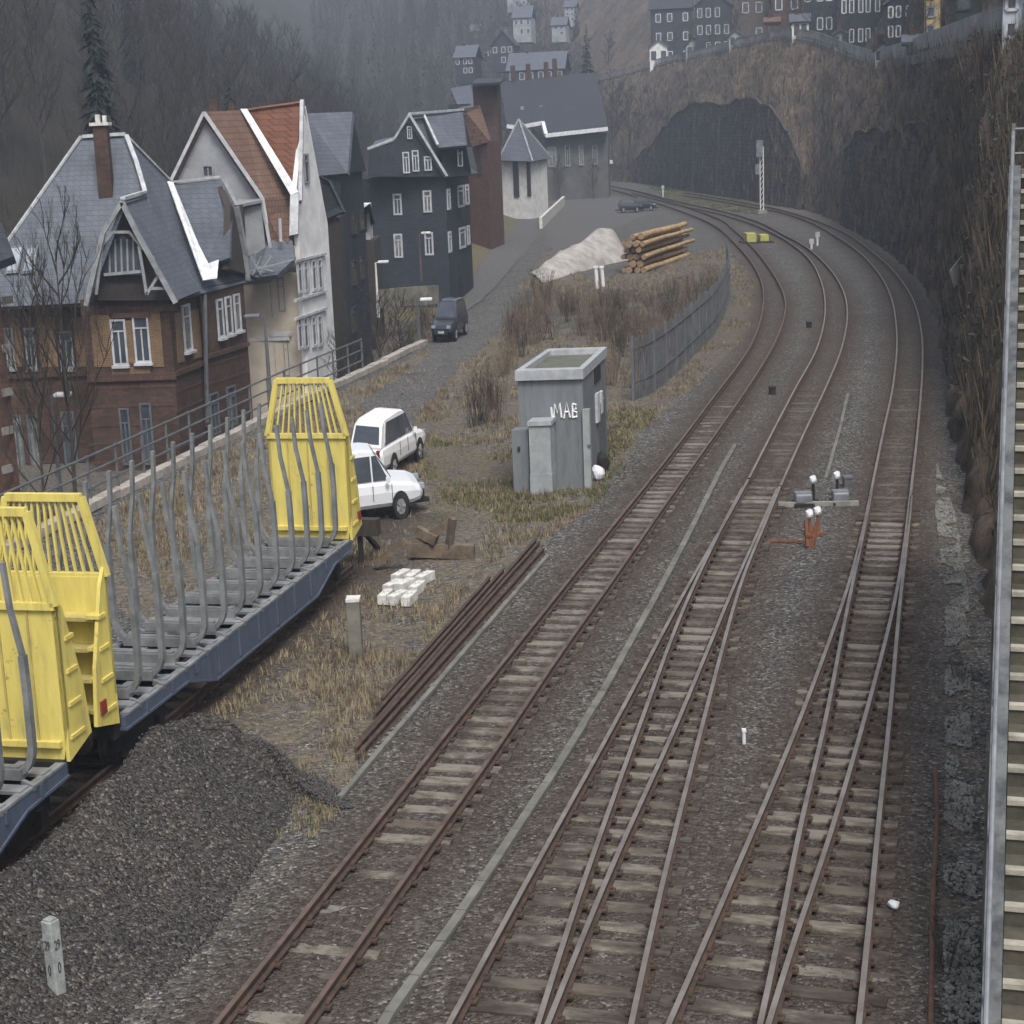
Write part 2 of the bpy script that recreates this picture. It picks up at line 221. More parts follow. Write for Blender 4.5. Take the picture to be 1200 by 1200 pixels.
# ------------------------------------------------------------------ mesh builder
class MB:
    def __init__(s): s.v = []; s.f = []; s.mi = []
    def add(s, vs, fs, mi=0):
        o = len(s.v); s.v += [Vector(v) for v in vs]; s.f += [tuple(i + o for i in f) for f in fs]; s.mi += [mi] * len(fs)
    def hexa(s, a, mi=0):
        s.add(a, [(0, 3, 2, 1), (4, 5, 6, 7), (0, 1, 5, 4), (1, 2, 6, 5), (2, 3, 7, 6), (3, 0, 4, 7)], mi)
    def box(s, c, size, ang=0.0, mi=0):
        c = Vector(c); hx, hy, hz = size[0] / 2, size[1] / 2, size[2] / 2
        ca, sa = math.cos(ang), math.sin(ang); pts = []
        for z in (-hz, hz):
            for x, y in ((-hx, -hy), (hx, -hy), (hx, hy), (-hx, hy)):
                pts.append(c + Vector((x * ca - y * sa, x * sa + y * ca, z)))
        s.hexa(pts, mi)
    def prism(s, poly, z0, z1, mi=0):
        n = len(poly)
        lo = [Vector((p[0], p[1], z0)) for p in poly]; hi = [Vector((p[0], p[1], z1)) for p in poly]
        s.add(lo + hi, [tuple(range(n - 1, -1, -1)), tuple(range(n, 2 * n))] + [(i, (i + 1) % n, n + (i + 1) % n, n + i) for i in range(n)], mi)
    def slab(s, poly, th, mi=0, direction=None):
        poly = [Vector(p) for p in poly]; n = len(poly)
        nn = Vector((0, 0, 0))
        for i in range(n):
            a, b = poly[i], poly[(i + 1) % n]; nn += a.cross(b)
        nn.normalize()
        d = direction if direction is not None else -nn * th * (1 if nn.z > 0 else -1)
        s.add(poly + [p + d for p in poly], [tuple(range(n)), tuple(range(2 * n - 1, n - 1, -1))] + [(i, n + i, n + (i + 1) % n, (i + 1) % n) for i in range(n)], mi)
    def bar(s, a, b, w, h=None, up=Vector((0, 0, 1)), mi=0):
        a = Vector(a); b = Vector(b); h = h or w; d = (b - a)
        if d.length < 1e-6: return
        d.normalize(); x = d.cross(up)
        if x.length < 1e-4: x = d.cross(Vector((1, 0, 0)))
        x.normalize(); y = x.cross(d); x *= w / 2; y *= h / 2
        s.hexa([a - x - y, a + x - y, b + x - y, b - x - y, a - x + y, a + x + y, b + x + y, b - x + y], mi)
    def tube(s, pts, r, n=6, mi=0, caps=True):
        pts = [Vector(p) for p in pts]; rs = r if isinstance(r, (list, tuple)) else [r] * len(pts)
        o = len(s.v); m = len(pts)
        for i, p in enumerate(pts):
            d = (pts[min(i + 1, m - 1)] - pts[max(i - 1, 0)])
            if d.length < 1e-7: d = Vector((0, 0, 1))
            d.normalize(); x = d.cross(Vector((0.0, 0.0, 1.0)) if abs(d.z) < 0.9 else Vector((1, 0, 0))); x.normalize(); y = x.cross(d)
            for k in range(n):
                a = 2 * math.pi * k / n; s.v.append(p + (x * math.cos(a) + y * math.sin(a)) * rs[i])
        for i in range(m - 1):
            for k in range(n):
                k2 = (k + 1) % n; s.f.append((o + i * n + k, o + i * n + k2, o + (i + 1) * n + k2, o + (i + 1) * n + k)); s.mi.append(mi)
        if caps and n > 2:
            s.f.append(tuple(o + k for k in range(n - 1, -1, -1))); s.f.append(tuple(o + (m - 1) * n + k for k in range(n))); s.mi += [mi, mi]
    def sweep(s, pts, prof, mis):
        # prof: closed list of (side offset, z); mis per profile edge
        n = len(prof); m = len(pts); o = len(s.v)
        for i, p in enumerate(pts):
            d = (pts[min(i + 1, m - 1)] - pts[max(i - 1, 0)]); d.z = 0; d.normalize(); x = Vector((d.y, -d.x, 0))
            for a, z in prof: s.v.append(p + x * a + Vector((0, 0, z)))
        for i in range(m - 1):
            for k in range(n):
                k2 = (k + 1) % n; s.f.append((o + i * n + k, o + i * n + k2, o + (i + 1) * n + k2, o + (i + 1) * n + k)); s.mi.append(mis[k])
        s.f.append(tuple(o + k for k in range(n - 1, -1, -1))); s.f.append(tuple(o + (m - 1) * n + k for k in range(n))); s.mi += [mis[0]] * 2
    def build(s, name, m, parent=None, smooth=False, recalc=True):
        ms = m if isinstance(m, (list, tuple)) else [m]
        if parent is not None:
            org = Vector((0, 0, 0)); q = parent
            while q: org += q.location; q = q.parent
            loc = Vector((0, 0, 0))
        else:
            xs = [v.x for v in s.v]; ys = [v.y for v in s.v]; zs = [v.z for v in s.v]
            org = Vector(((min(xs) + max(xs)) / 2, (min(ys) + max(ys)) / 2, min(zs))); loc = org
        me = bpy.data.meshes.new(name)
        me.from_pydata([v - org for v in s.v], [], s.f)
        for q in ms: me.materials.append(q)
        if len(ms) > 1: me.polygons.foreach_set('material_index', s.mi)
        if recalc and len(s.f) < 60000:
            bm = bmesh.new(); bm.from_mesh(me); bmesh.ops.recalc_face_normals(bm, faces=bm.faces); bm.to_mesh(me); bm.free()
        if smooth: me.polygons.foreach_set('use_smooth', [True] * len(me.polygons))
        me.update()
        o = bpy.data.objects.new(name, me); o.location = loc; col.objects.link(o)
        if parent is not None: o.parent = parent
        return o
def tag(o, label=None, cat=None, group=None, kind=None):
    if label: o['label'] = label
    if cat: o['category'] = cat
    if group: o['group'] = group
    if kind: o['kind'] = kind
    return o
def thing(name, loc, label, cat, group=None):
    o = bpy.data.objects.new(name, None); o.empty_display_size = 0.2; col.objects.link(o); o.location = Vector(loc)
    return tag(o, label, cat, group)
KIDS = {}
def copy_tree(o, parent=None):
    c = o.copy(); col.objects.link(c)
    if parent is not None: c.parent = parent
    for ch in list(o.children): copy_tree(ch, c)
    return c
def catmull(pts, n=8):
    out = []; q = [pts[0]] + list(pts) + [pts[-1]]
    for i in range(1, len(q) - 2):
        p0, p1, p2, p3 = q[i - 1], q[i], q[i + 1], q[i + 2]
        for k in range(n):
            t = k / n
            out.append(0.5 * ((2 * p1) + (p2 - p0) * t + (2 * p0 - 5 * p1 + 4 * p2 - p3) * t * t + (3 * p1 - p0 - 3 * p2 + p3) * t ** 3))
    out.append(q[-2]); return out
def resample(pts, step):
    out = [pts[0].copy()]; acc = 0
    for a, b in zip(pts, pts[1:]):
        d = (b - a).length
        if d < 1e-9: continue
        while acc + d >= step:
            t = (step - acc) / d; a = a.lerp(b, t); out.append(a.copy()); d = (b - a).length; acc = 0
        acc += d
    return out
def smooth(pts, k):
    for _ in range(k):
        pts = [pts[0]] + [(pts[i - 1] + pts[i] * 2 + pts[i + 1]) / 4 for i in range(1, len(pts) - 1)] + [pts[-1]]
    return pts
# ------------------------------------------------------------------ terrain
def interp(tab, x):
    if x <= tab[0][0]:
        (a, b), (c, d) = tab[0], tab[1]
        return b + (d - b) * (x - a) / (c - a)
    for (a, b), (c, d) in zip(tab, tab[1:]):
        if x <= c: return b + (d - b) * (x - a) / (c - a)
    return tab[-1][1]
def sst(a, b, x):
    t = max(0, min(1, (x - a) / (b - a))); return t * t * (3 - 2 * t)
WALLPX = [(0, 655), (110, 600), (190, 555), (265, 515), (350, 474), (440, 432), (500, 400), (570, 345), (612, 300), (640, 262)]
WALLPTS = [P(x, y) for x, y in WALLPX]
WX = sorted([(p.y, p.x) for p in WALLPTS])
def wall_x(y): return interp(WX, y) if y < WX[-1][0] else WX[-1][1]
FOOT = [(0, -70), (70, -52), (100, -40), (125, -25), (160, -19.5), (250, -17), (330, -17), (420, -34), (600, -62), (900, -80)]
def zs(y): return -4 + 4 * sst(88, 150, y)
def height(x, y, micro=True):
    z = 0.0
    wx = wall_x(y)
    if x < wx:
        z = zs(y) * sst(0, 0.5, wx - x)
        if 125 < y < 300:
            z += min(2.4, 0.35 * max(0, (wx - 3.2) - x)) * sst(125, 165, y) * (1 - sst(250, 300, y))
    fx = interp(FOOT, y)
    if x < fx:
        z += 0.66 * (fx - x) * sst(0, 12, fx - x); z = min(z, 78)
    if y > 330: z += 0.205 * (y - 330) * (1 - 0.35 * sst(0, 60, x - 0)) if y < 800 else 96 + 0 * x
    if micro:
        q = Vector((x, y, 0))
        if x < fx - 2 or y > 330: z += noise.noise(q * 0.05) * 2.2 + noise.noise(q * 0.2) * 0.5
        else: z += noise.noise(q * 0.9) * 0.03 + noise.noise(q * 3.1) * 0.02
    return z
def poly(pxs): return [(p.x, p.y) for p in (P(x, y) for x, y in pxs)]
def inside(pt, pg):
    x, y = pt; c = False; j = len(pg) - 1
    for i in range(len(pg)):
        xi, yi = pg[i]; xj, yj = pg[j]
        if (yi > y) != (yj > y) and x < (xj - xi) * (y - yi) / (yj - yi) + xi: c = not c
        j = i
    return c
STRAW = [poly([(110, 612), (265, 525), (440, 440), (500, 408), (520, 470), (505, 540), (700, 590), (640, 636), (530, 760), (415, 905), (395, 955), (330, 900), (240, 840), (130, 700)]),
         poly([(500, 480), (560, 400), (600, 345), (645, 290), (700, 330), (800, 300), (850, 290), (890, 330), (880, 390), (830, 440), (760, 500), (700, 580), (505, 560)]),
         poly([(740, 213), (800, 228), (900, 252), (960, 262), (1010, 283), (1065, 322), (1100, 380), (1108, 430), (1125, 430), (1110, 350), (1050, 290), (950, 235), (740, 200)]),
         poly([(1085, 560), (1100, 900), (1100, 1200), (1150, 1200), (1150, 560)])]
OLIVE = [poly([(490, 512), (600, 535), (730, 480), (770, 480), (735, 545), (700, 592), (640, 612), (510, 612)]), poly([(745, 212), (800, 222), (880, 242), (890, 252), (820, 245), (780, 232)]),
         poly([(150, 1130), (300, 1010), (380, 930), (400, 930), (330, 1040), (215, 1150)])]
STRIP = poly([(395, 955), (300, 1060), (215, 1150), (170, 1200), (60, 1200), (200, 1080), (330, 900)])
LEFTGRASS = lambda x, y: 115 < y < 240 and x < wall_x(y) - 3.2
GREY = [poly([(425, 470), (470, 440), (520, 405), (560, 372), (600, 340), (625, 345), (580, 392), (520, 450), (480, 500), (430, 505)]), poly([(640, 262), (668, 218), (730, 232), (770, 246), (735, 262), (640, 300)])]
TRK = {}
def ptsP(l, z=0.15): return [P(x, y, z) for x, y in l]
def extend_near(pts, y0):
    # pts ordered near -> far; extend straight toward the viewer to y0
    a, b = pts[0], pts[1]; d = (a - b); t = (a.y - y0) / -d.y if d.y else 0
    return [a + d * t] + pts
A1 = [(257, 1200), (400, 1019), (525, 860), (612, 751), (699, 642), (781, 540), (840, 462), (868, 425), (885, 395), (894, 362), (893, 333), (880, 307), (858, 282), (838, 265), (810, 252), (770, 238), (720, 223), (690, 217)]
A2 = [(357, 1200), (479, 1027), (592, 866), (650, 778), (725, 672), (780, 592), (840, 508), (880, 450), (907, 405), (919, 372), (919, 347), (904, 318), (882, 290), (858, 268), (843, 257), (800, 241), (745, 224), (700, 215)]
B1 = [(721, 850), (800, 707), (850, 615), (880, 560), (910, 500), (933, 455), (958, 408), (967, 366), (963, 333), (950, 306), (930, 288), (909, 275), (880, 262), (840, 250), (790, 238), (740, 225)]
r1 = [(529, 1200), (624, 1025), (721, 850), (802, 697), (852, 610), (878, 562)]
r2 = [(632, 1200), (679, 1052), (751, 850), (801, 716), (845, 622), (872, 570)]
r3 = [(644, 1200), (719, 1015), (794, 850), (860, 690), (892, 618), (912, 572)]
r4 = [(741, 1200), (775, 1045), (824, 850), (867, 690), (897, 615), (915, 570)]
B1u = [(878, 562), (910, 499), (933, 455), (958, 408), (967, 366), (963, 333), (950, 306), (930, 288), (909, 275), (880, 262), (840, 250), (790, 239), (740, 226)]
B2u = [(915, 571), (943, 508), (969, 453), (987, 407), (993, 368), (987, 339), (970, 313), (946, 291), (918, 275), (888, 260), (848, 248), (798, 237), (748, 224)]
s1 = [(786, 1200), (850, 1053), (936, 850), (989, 705), (1010, 630), (1020, 582)]
s2 = [(892, 1200), (914, 1098), (937, 975), (967, 850), (990, 730), (1009, 640), (1021, 580)]
s3 = [(902, 1200), (935, 1092), (967, 1002), (1012, 850), (1047, 715), (1060, 640), (1067, 580)]
s4 = [(1007, 1200), (1019, 1083), (1031, 952), (1042, 850), (1055, 705), (1063, 635), (1068, 582)]
C1u = [(1020, 582), (1035, 508), (1047, 450), (1051, 395), (1045, 352), (1031, 323), (1008, 297), (981, 278), (951, 261), (915, 249), (882, 243), (845, 236), (800, 229)]
C2u = [(1067, 582), (1076, 500), (1081, 430), (1079, 385), (1068, 348), (1047, 318), (1020, 294), (990, 273), (954, 258), (915, 246), (884, 240), (846, 233), (802, 226)]
def railpts(px, ext=True, z=0.15):
    p = ptsP(px, z)
    p = catmull(p, 10)
    if ext: p = extend_near([p[0], p[6]] + p[7:], 10.0) if True else p
    p = resample(p, 0.5)
    return smooth(p, 12)
RA1, RA2 = railpts(A1), railpts(A2)
Rr = [railpts(q) for q in (r1, r2, r3, r4)]
Rs = [railpts(q) for q in (s1, s2, s3, s4)]
RB1, RB2, RC1, RC2 = [railpts(q, False) for q in (B1u, B2u, C1u, C2u)]
allr = [p for q in ([RA1, RA2] + Rr + Rs + [RB1, RB2, RC1, RC2]) for p in q]
# wagon siding (mostly hidden under the wagons)
wa, wb = P(140, 845, 1.15), P(415, 630, 1.15)
WD = (wb - wa); WL = WD.length; WD.normalize(); WN = Vector((-WD.y, WD.x, 0)); WWID = 1.9
WANG = math.atan2(-WD.x, WD.y)
worg = Vector((wa.x, wa.y, 0)) + WN * (WWID / 2)
wt = [worg + WD * t for t in [k * 0.5 for k in range(-40, int((WL + 2.2) * 2))]]
RW1 = [p + WN * 0.47 + Vector((0, 0, 0.15)) for p in wt]; RW2 = [p - WN * 0.47 + Vector((0, 0, 0.15)) for p in wt]
cells = {}
for p in allr + RW1 + RW2: cells.setdefault((int(p.x // 2), int(p.y // 2)), []).append((p.x, p.y))
def rail_dist(x, y):
    i, j = int(x // 2), int(y // 2); d = 9
    for a in (i - 1, i, i + 1):
        for b in (j - 1, j, j + 1):
            for q in cells.get((a, b), ()):
                e = (q[0] - x) ** 2 + (q[1] - y) ** 2
                if e < d: d = e
    return math.sqrt(d)
rows = [4 + k * 1.0 for k in range(9)] + [13 + 0.22 * k for k in range(215)]
y = rows[-1]
while y < 950: y *= 1.0155; rows.append(y)
ts = [-1.5, -1.2, -1.0, -0.85, -0.7, -0.6, -0.52, -0.45, -0.40] + [-0.36 + 0.72 * k / 300 for k in range(301)] + [0.40, 0.46, 0.55, 0.7, 0.9, 1.3]
vs = []; cov = []; st = []
for y in rows:
    for t in ts:
        x = t * (y + 3)
        z = height(x, y)
        d = rail_dist(x, y) if y < 330 else 9
        vs.append((x, y, z))
        r = g = b = 0.0
        fx = interp(FOOT, y)
        if y > 325 or x < fx: r = 0.28
        elif x < wall_x(y) and y < 300:
            if LEFTGRASS(x, y): g = 0.8
            elif x > wall_x(y) - 3.4: b = 0.9
            else: b = 0.3; r = 0.45
        else:
            for pg in STRAW:
                if inside((x, y), pg): r = 0.50 if pg is not STRAW[3] else .42; break
            if not r and inside((x, y), STRIP): r = .37
            for pg in OLIVE[:2]:
                if inside((x, y), pg): g = 0.45; break
            for pg in GREY:
                if inside((x, y), pg): b = 0.46 if pg is GREY[0] else .6; r *= 0.6; break
            if d < 1.2 and y > 55: r = max(r, 0.0)
        cov.append((r, g, b, 1))
        q = Vector((x, y, 0))
        st.append((max(0, 1 - d / 1.2) * (1.0 if d < 9 else 0), 0.9 * max(0, 1 - abs(x - (worg + WD * (y - worg.y)).x) / 2.2) if y < 45 else 0, 1.3 if (y > 325 or x < fx) else 0, 1))
nc = len(ts); fs = []
for i in range(len(rows) - 1):
    for j in range(nc - 1):
        a = i * nc + j; fs.append((a, a + 1, a + nc + 1, a + nc))
me = bpy.data.meshes.new('ground'); me.from_pydata(vs, [], fs); me.materials.append(M['ground'])
for nm, arr in (('cover', cov), ('stain', st)):
    ca = me.color_attributes.new(nm, 'FLOAT_COLOR', 'POINT'); ca.data.foreach_set('color', [c for q in arr for c in q])
me.polygons.foreach_set('use_smooth', [True] * len(me.polygons))
go = bpy.data.objects.new('ground', me); col.objects.link(go); tag(go, 'dark ballast and earth ground of the railway yard and valley', 'ground', kind='structure')
go.data.update()
# litter hill: overlay kept in ground sheet (cover r)
# ------------------------------------------------------------------ railway bank on the right
ST = [((600, 200), (600, 192), (600, 120), 4, 30), ((700, 211), (702, 196), (720, 92), 3, 30), ((742, 214), (742, 188), (765, 80), 2.5, 30), ((765, 217), (768, 165), (790, 74), 2.5, 30),
      ((800, 223), (803, 129), (830, 66), 3, 30), ((840, 229), (845, 122), (862, 58), 3, 30), ((880, 235), (882, 117), (900, 50), 3, 30), ((905, 240), (912, 134), (925, 47), 3, 30),
      ((930, 244), (936, 185), (950, 50), 3, 30), ((950, 248), (952, 222), (970, 56), 4, 30), ((972, 256), (975, 196), (992, 66), 4, 29), ((1000, 270), (1005, 160), (1022, 76), 3, 27),
      ((1035, 290), (1045, 152), (1042, 74), 3, 25), ((1062, 312), (1085, 146), (1065, 70), 2.5, 24), ((1085, 342), (1103, 190), (1085, 65), 3, 23), ((1098, 375), (1112, 250), (1108, 60), 4, 22),
      ((1108, 425), (1128, 270), (1135, 55), 6, 22), ((1113, 480), (1150, 250), (1165, 50), 7, 22), ((1122, 540), (1185, 260), (1215, 46), 7, 22), ((1135, 620), (1225, 330), (1300, 44), 7, 22), ((1165, 760), (1290, 480), (1500, 44), 5, 22), ((1230, 1000), (1400, 700), (1900, 44), 4, 20)]
def station(s):
    b = P(*s[0]); w = W(s[1][0], s[1][1], b.y + s[3]); t = W(s[2][0], s[2][1], b.y + s[4]); return b, w, t
SW = [station(s) for s in ST]
cb, cw, ct = [catmull([q[k] for q in SW], 6) for k in range(3)]
BANKTOP = ct
prof = []
vs = []
for i in range(len(cb)):
    b, w, t = cb[i], cw[i], ct[i]
    out = (t - b); out.z = 0; out.normalize()
    row = [b + Vector((0, 0, -0.6)) - out * 0.2]
    for k in range(1, 8): row.append(b.lerp(w, k / 7))
    for k in range(1, 13):
        u = k / 12; p = w.lerp(t, u); p.z += (t.z - w.z) * 0.12 * math.sin(math.pi * u); row.append(p)
    bk = t.copy()
    for dd, dz in ((1.5, 0.1), (8, 0.2), (16, 0.6), (35, 9), (60, 20), (100, 38)):
        row.append(t + out * dd + Vector((0, 0, dz)))
    for k, p in enumerate(row):
        a = 0.0 if k < 1 else (0.35 if k < 8 else (1.0 if k < 19 else 0.15))
        if k > 22: a = 1.5
        n1 = noise.noise(p * 0.12) * a + noise.noise(p * 0.45) * a * 0.5 + noise.noise(p * 1.4) * a * 0.2
        row[k] = p + Vector((0, 0, n1)) - out * n1 * 0.5
    prof.append(row); vs += row
nr = len(prof[0]); fs = []
for i in range(len(prof) - 1):
    for k in range(nr - 1):
        a = i * nr + k; fs.append((a, a + 1, a + nr + 1, a + nr))
def bankmat():
    m, t, b = nt('bank_cover'); b.inputs['Roughness'].default_value = .95; b.inputs['Specular IOR Level'].default_value = .15; co = objco(t)
    a = N(t, 'ShaderNodeTexNoise', Scale=.11, Detail=12.0, Roughness=.72); L(t, co, a.inputs['Vector'])
    c = N(t, 'ShaderNodeTexNoise', Scale=.8, Detail=12.0, Roughness=.8); L(t, co, c.inputs['Vector'])
    r1 = ramp(t, a.outputs['Fac'], [(.36, (.062, .059, .045)), (.46, (.090, .074, .057)), (.56, (.145, .112, .085)), (.66, (.082, .068, .055))])
    r2 = ramp(t, c.outputs['Fac'], [(.36, (.35, .34, .33)), (.5, (1, 1, 1)), (.64, (1.5, 1.42, 1.3)), (.72, (2.4, 2.3, 2.1))])
    mx = N(t, 'ShaderNodeMix', data_type='RGBA', blend_type='MULTIPLY'); mx.inputs[0].default_value = 1; L(t, r1, mx.inputs[6]); L(t, r2, mx.inputs[7]); L(t, mx.outputs[2], b.inputs['Base Color'])
    n = N(t, 'ShaderNodeTexNoise', Scale=2.2, Detail=12.0, Roughness=.75); L(t, co, n.inputs['Vector']); bp = N(t, 'ShaderNodeBump', Strength=1.0, Distance=.35); L(t, n.outputs['Fac'], bp.inputs['Height']); L(t, bp.outputs['Normal'], b.inputs['Normal'])
    return m
M['bank'] = bankmat()
me = bpy.data.meshes.new('hillside'); me.from_pydata(vs, [], fs); me.materials.append(M['bank']); me.polygons.foreach_set('use_smooth', [True] * len(me.polygons))
ho = bpy.data.objects.new('hillside', me); col.objects.link(ho); tag(ho, 'steep brown cutting slope rising to the street on the right', 'hillside', kind='structure')
sub = ho.modifiers.new('s', 'SUBSURF'); sub.levels = 2; sub.render_levels = 2
tx = bpy.data.textures.new('n', 'CLOUDS'); tx.noise_scale = 1.6; tx.noise_depth = 4
dm = ho.modifiers.new('d', 'DISPLACE'); dm.texture = tx; dm.strength = 1.1; dm.mid_level = 0.5; dm.texture_coords = 'GLOBAL'
# retaining walls at the foot of the cutting
WALLF = []
def retaining(i0, i1, label, arch=False):
    wq = thing('retaining_wall', cb[(i0 + i1) // 2], label, 'wall', 'dark stone walls at the foot of the cutting')
    m = MB(); cp = MB(); n = i1 - i0
    fr, bk = [], []
    for i in range(i0, i1 + 1):
        out = (ct[i] - cb[i]); out.z = 0; out.normalize()
        b = cb[i] - out * 0.5; w = cw[i] - out * 0.9; w = w + Vector((0, 0, noise.noise(w * .35) * 1.0 + noise.noise(w * 1.3) * .5))
        fr.append((b + Vector((0, 0, -0.5)), w)); bk.append((b + out * 1.2 + Vector((0, 0, -0.5)), w + out * 1.2))
    for j in range(n):
        K = 6
        for k in range(K):
            def pt(f, t): return f[0].lerp(f[1], t)
            a = [pt(fr[j], k / K), pt(fr[j + 1], k / K), pt(bk[j + 1], k / K), pt(bk[j], k / K), pt(fr[j], (k + 1) / K), pt(fr[j + 1], (k + 1) / K), pt(bk[j + 1], (k + 1) / K), pt(bk[j], (k + 1) / K)]
            m.hexa(a)
    for j in range(n):
        cp.bar(fr[j][1] + Vector((0, 0, .15)), fr[j + 1][1] + Vector((0, 0, .15)), 0.35, 0.15)
    # shallow buttresses so the face is not one sheet
    bt = MB()
    for j in range(2, n, 4):
        out = (ct[i0 + j] - cb[i0 + j]); out.z = 0; out.normalize()
        bt.bar(fr[j][0] - out * 0.0, fr[j][0].lerp(fr[j][1], 0.9) + out * 0.1, 0.8, 0.6, up=Vector((1, 0, 0)))
    WALLF.append((fr, ct[(i0 + i1) // 2] - cb[(i0 + i1) // 2]))
    mo = m.build('masonry', M['stone_wall'], wq); cp.build('coping', M['coping'], wq); bt.build('buttress', M['stone_wall'], wq)
M['coping'] = mat('earthy_coping', (0.075, 0.064, 0.050), (0.04, 0.036, 0.030), 1, 0.95, 0.3)
retaining(12, 51, 'long dark stone retaining wall beyond the signal mast with an arched top')
retaining(63, 80, 'dark stone retaining wall behind the outer curve, right of the signal mast')
# ------------------------------------------------------------------ rails and sleepers
H = 0.15
PROF = [(-0.058, -H), (0.058, -H), (0.058, -H + 0.02), (0.014, -H + 0.045), (0.014, -0.04), (0.034, -0.03), (0.034, 0.0), (-0.034, 0.0), (-0.034, -0.03), (-0.014, -0.04), (-0.014, -H + 0.045), (-0.058, -H + 0.02)]
MIS = [0] * 6 + [1] + [0] * 5
def lift(pts): return [p + Vector((0, 0, 0.06)) for p in pts]
def rail(pts, parent, top='rail_top'):
    m = MB(); m.sweep(lift(pts), PROF, MIS)
    near_ = [p for p in pts if p.y < 42]
    for q in (resample(near_, 0.57)[1:] if near_ else []):
        i = min(range(len(pts)), key=lambda k: (pts[k] - q).length_squared); t = (pts[min(i + 1, len(pts) - 1)] - pts[max(i - 1, 0)]); m.box((q.x, q.y, 0.075), (.24, .13, .03), math.atan2(t.y, t.x) - math.pi / 2)
        for s in (-1, 1): m.box((q.x + s * .075, q.y, 0.1), (.035, .06, .04), math.atan2(t.y, t.x) - math.pi / 2)
    return m.build('rail', [M['rail_side'], M[top]], parent)
sl_mesh = {}
def sleeper_mesh(kind):
    m = MB(); w = 0.125
    # slightly worn block, length 1 along x (scaled), with chamfered top
    v = []
    for z, hw in ((-0.16, w), (-0.02, w), (0.0, w - 0.015)):
        for x, y in ((-0.5, -hw), (0.5, -hw), (0.5, hw), (-0.5, hw)): v.append((x, y, z))
    m.add(v, [(0, 3, 2, 1), (0, 1, 5, 4), (1, 2, 6, 5), (2, 3, 7, 6), (3, 0, 4, 7), (4, 5, 9, 8), (5, 6, 10, 9), (6, 7, 11, 10), (7, 4, 8, 11), (8, 9, 10, 11)])
    me = bpy.data.meshes.new('sleeper'); me.from_pydata(m.v, [], m.f); me.materials.append(M[kind]); return me
for k in ('sleeper', 'sleeper_dark', 'concrete'): sl_mesh[k] = sleeper_mesh(k)
def nearest(p, q):
    return min(q, key=lambda a: (a.x - p.x) ** 2 + (a.y - p.y) ** 2)
def sleepers(left, right, parent, kind='sleeper', ymax=120, step=0.57, extra=0.28, sink=(0.0, 0.03), ymin=14, rights=None, alt=None, limit=100, name_=''):
    org = parent.location; cnt = 0; stuff = MB()
    for p in resample(left, step):
        if p.y < ymin or p.y > ymax: continue
        i = min(range(len(left)), key=lambda k: (left[k] - p).length)
        t = (left[min(i + 2, len(left) - 1)] - left[max(i - 2, 0)]); t.z = 0; t.normalize()
        nrm = Vector((t.y, -t.x, 0))
        # intersect normal with right rail
        q = min(right, key=lambda a: abs((a - p).dot(t)) + (100 if (a - p).dot(nrm) < 0 else 0))
        if (q - p).dot(nrm) > 3.2: continue
        wd = (q - p).dot(nrm)
        c = p + nrm * (wd / 2); ln = wd + 2 * extra + random.uniform(-0.05, 0.05)
        ang = math.atan2(nrm.y, nrm.x) + random.uniform(-0.012, 0.012)
        z = 0.062 - (random.uniform(*sink) if p.y < 23 or name_ != 'siding' else random.uniform(0, .03) + max(0, p.y - 42) * .0028)
        kd = kind if (alt is None or random.random() > 0.3) else alt
        if cnt < limit:
            o = bpy.data.objects.new('sleeper', sl_mesh[kd]); col.objects.link(o); o.parent = parent
            o.location = Vector((c.x, c.y, z)) - org; o.rotation_euler = (0, 0, ang); o.scale = (ln, random.uniform(0.9, 1.1), 1); cnt += 1
        else: stuff.box((c.x, c.y, z - 0.08), (ln, 0.25, 0.16), ang)
    if stuff.f: tag(stuff.build('far_sleepers', M[kind], parent), kind='stuff')
def track(name, label, rails, edge, **kw):
    b = rails[0][0].copy(); b.z = 0
    t = thing(name, b, label, 'railway track', 'tracks of the railway yard')
    for q in rails: rail(q, t, kw.get('top', 'rail_top'))
    kw.pop('top', None)
    sleepers(edge[0], edge[1], t, **kw)
    return t
ta = track('siding_track', 'straight left siding with half buried sleepers, from the bottom left up past the grey hut', [RA1, RA2], (RA1, RA2), kind='sleeper', alt='sleeper_dark', ymax=72, sink=(0.01, 0.085), name_='siding', top='rail_top_old', extra=0.2)
tb = track('railway_switch', 'left turnout of four rusty rails with pale worn sleepers, crossing at the bottom centre', Rr, (Rr[0], Rr[3]), kind='sleeper', alt='sleeper_dark', ymax=50, extra=0.25, sink=(0.0, .055))
tc = track('railway_switch', 'right turnout of four rusty rails beside the concrete stairs', Rs, (Rs[0], Rs[3]), kind='sleeper', alt='sleeper_dark', ymax=50, extra=0.27, sink=(0.0, .06))
td = track('curved_track', 'middle track curving left beyond the left turnout towards the signal mast', [RB1, RB2], (RB1, RB2), kind='sleeper_dark', ymax=64, sink=(0.04, 0.085), extra=0.2)
te = track('curved_track', 'outermost track curving left along the foot of the dark cutting walls', [RC1, RC2], (RC1, RC2), kind='sleeper_dark', ymax=64, sink=(0.04, 0.085), extra=0.2)
tw = track('siding_track', 'siding under the yellow ended timber wagons', [RW1, RW2], (RW1, RW2), kind='sleeper_dark', ymax=60, ymin=15, top='rail_top_old', extra=0.2)
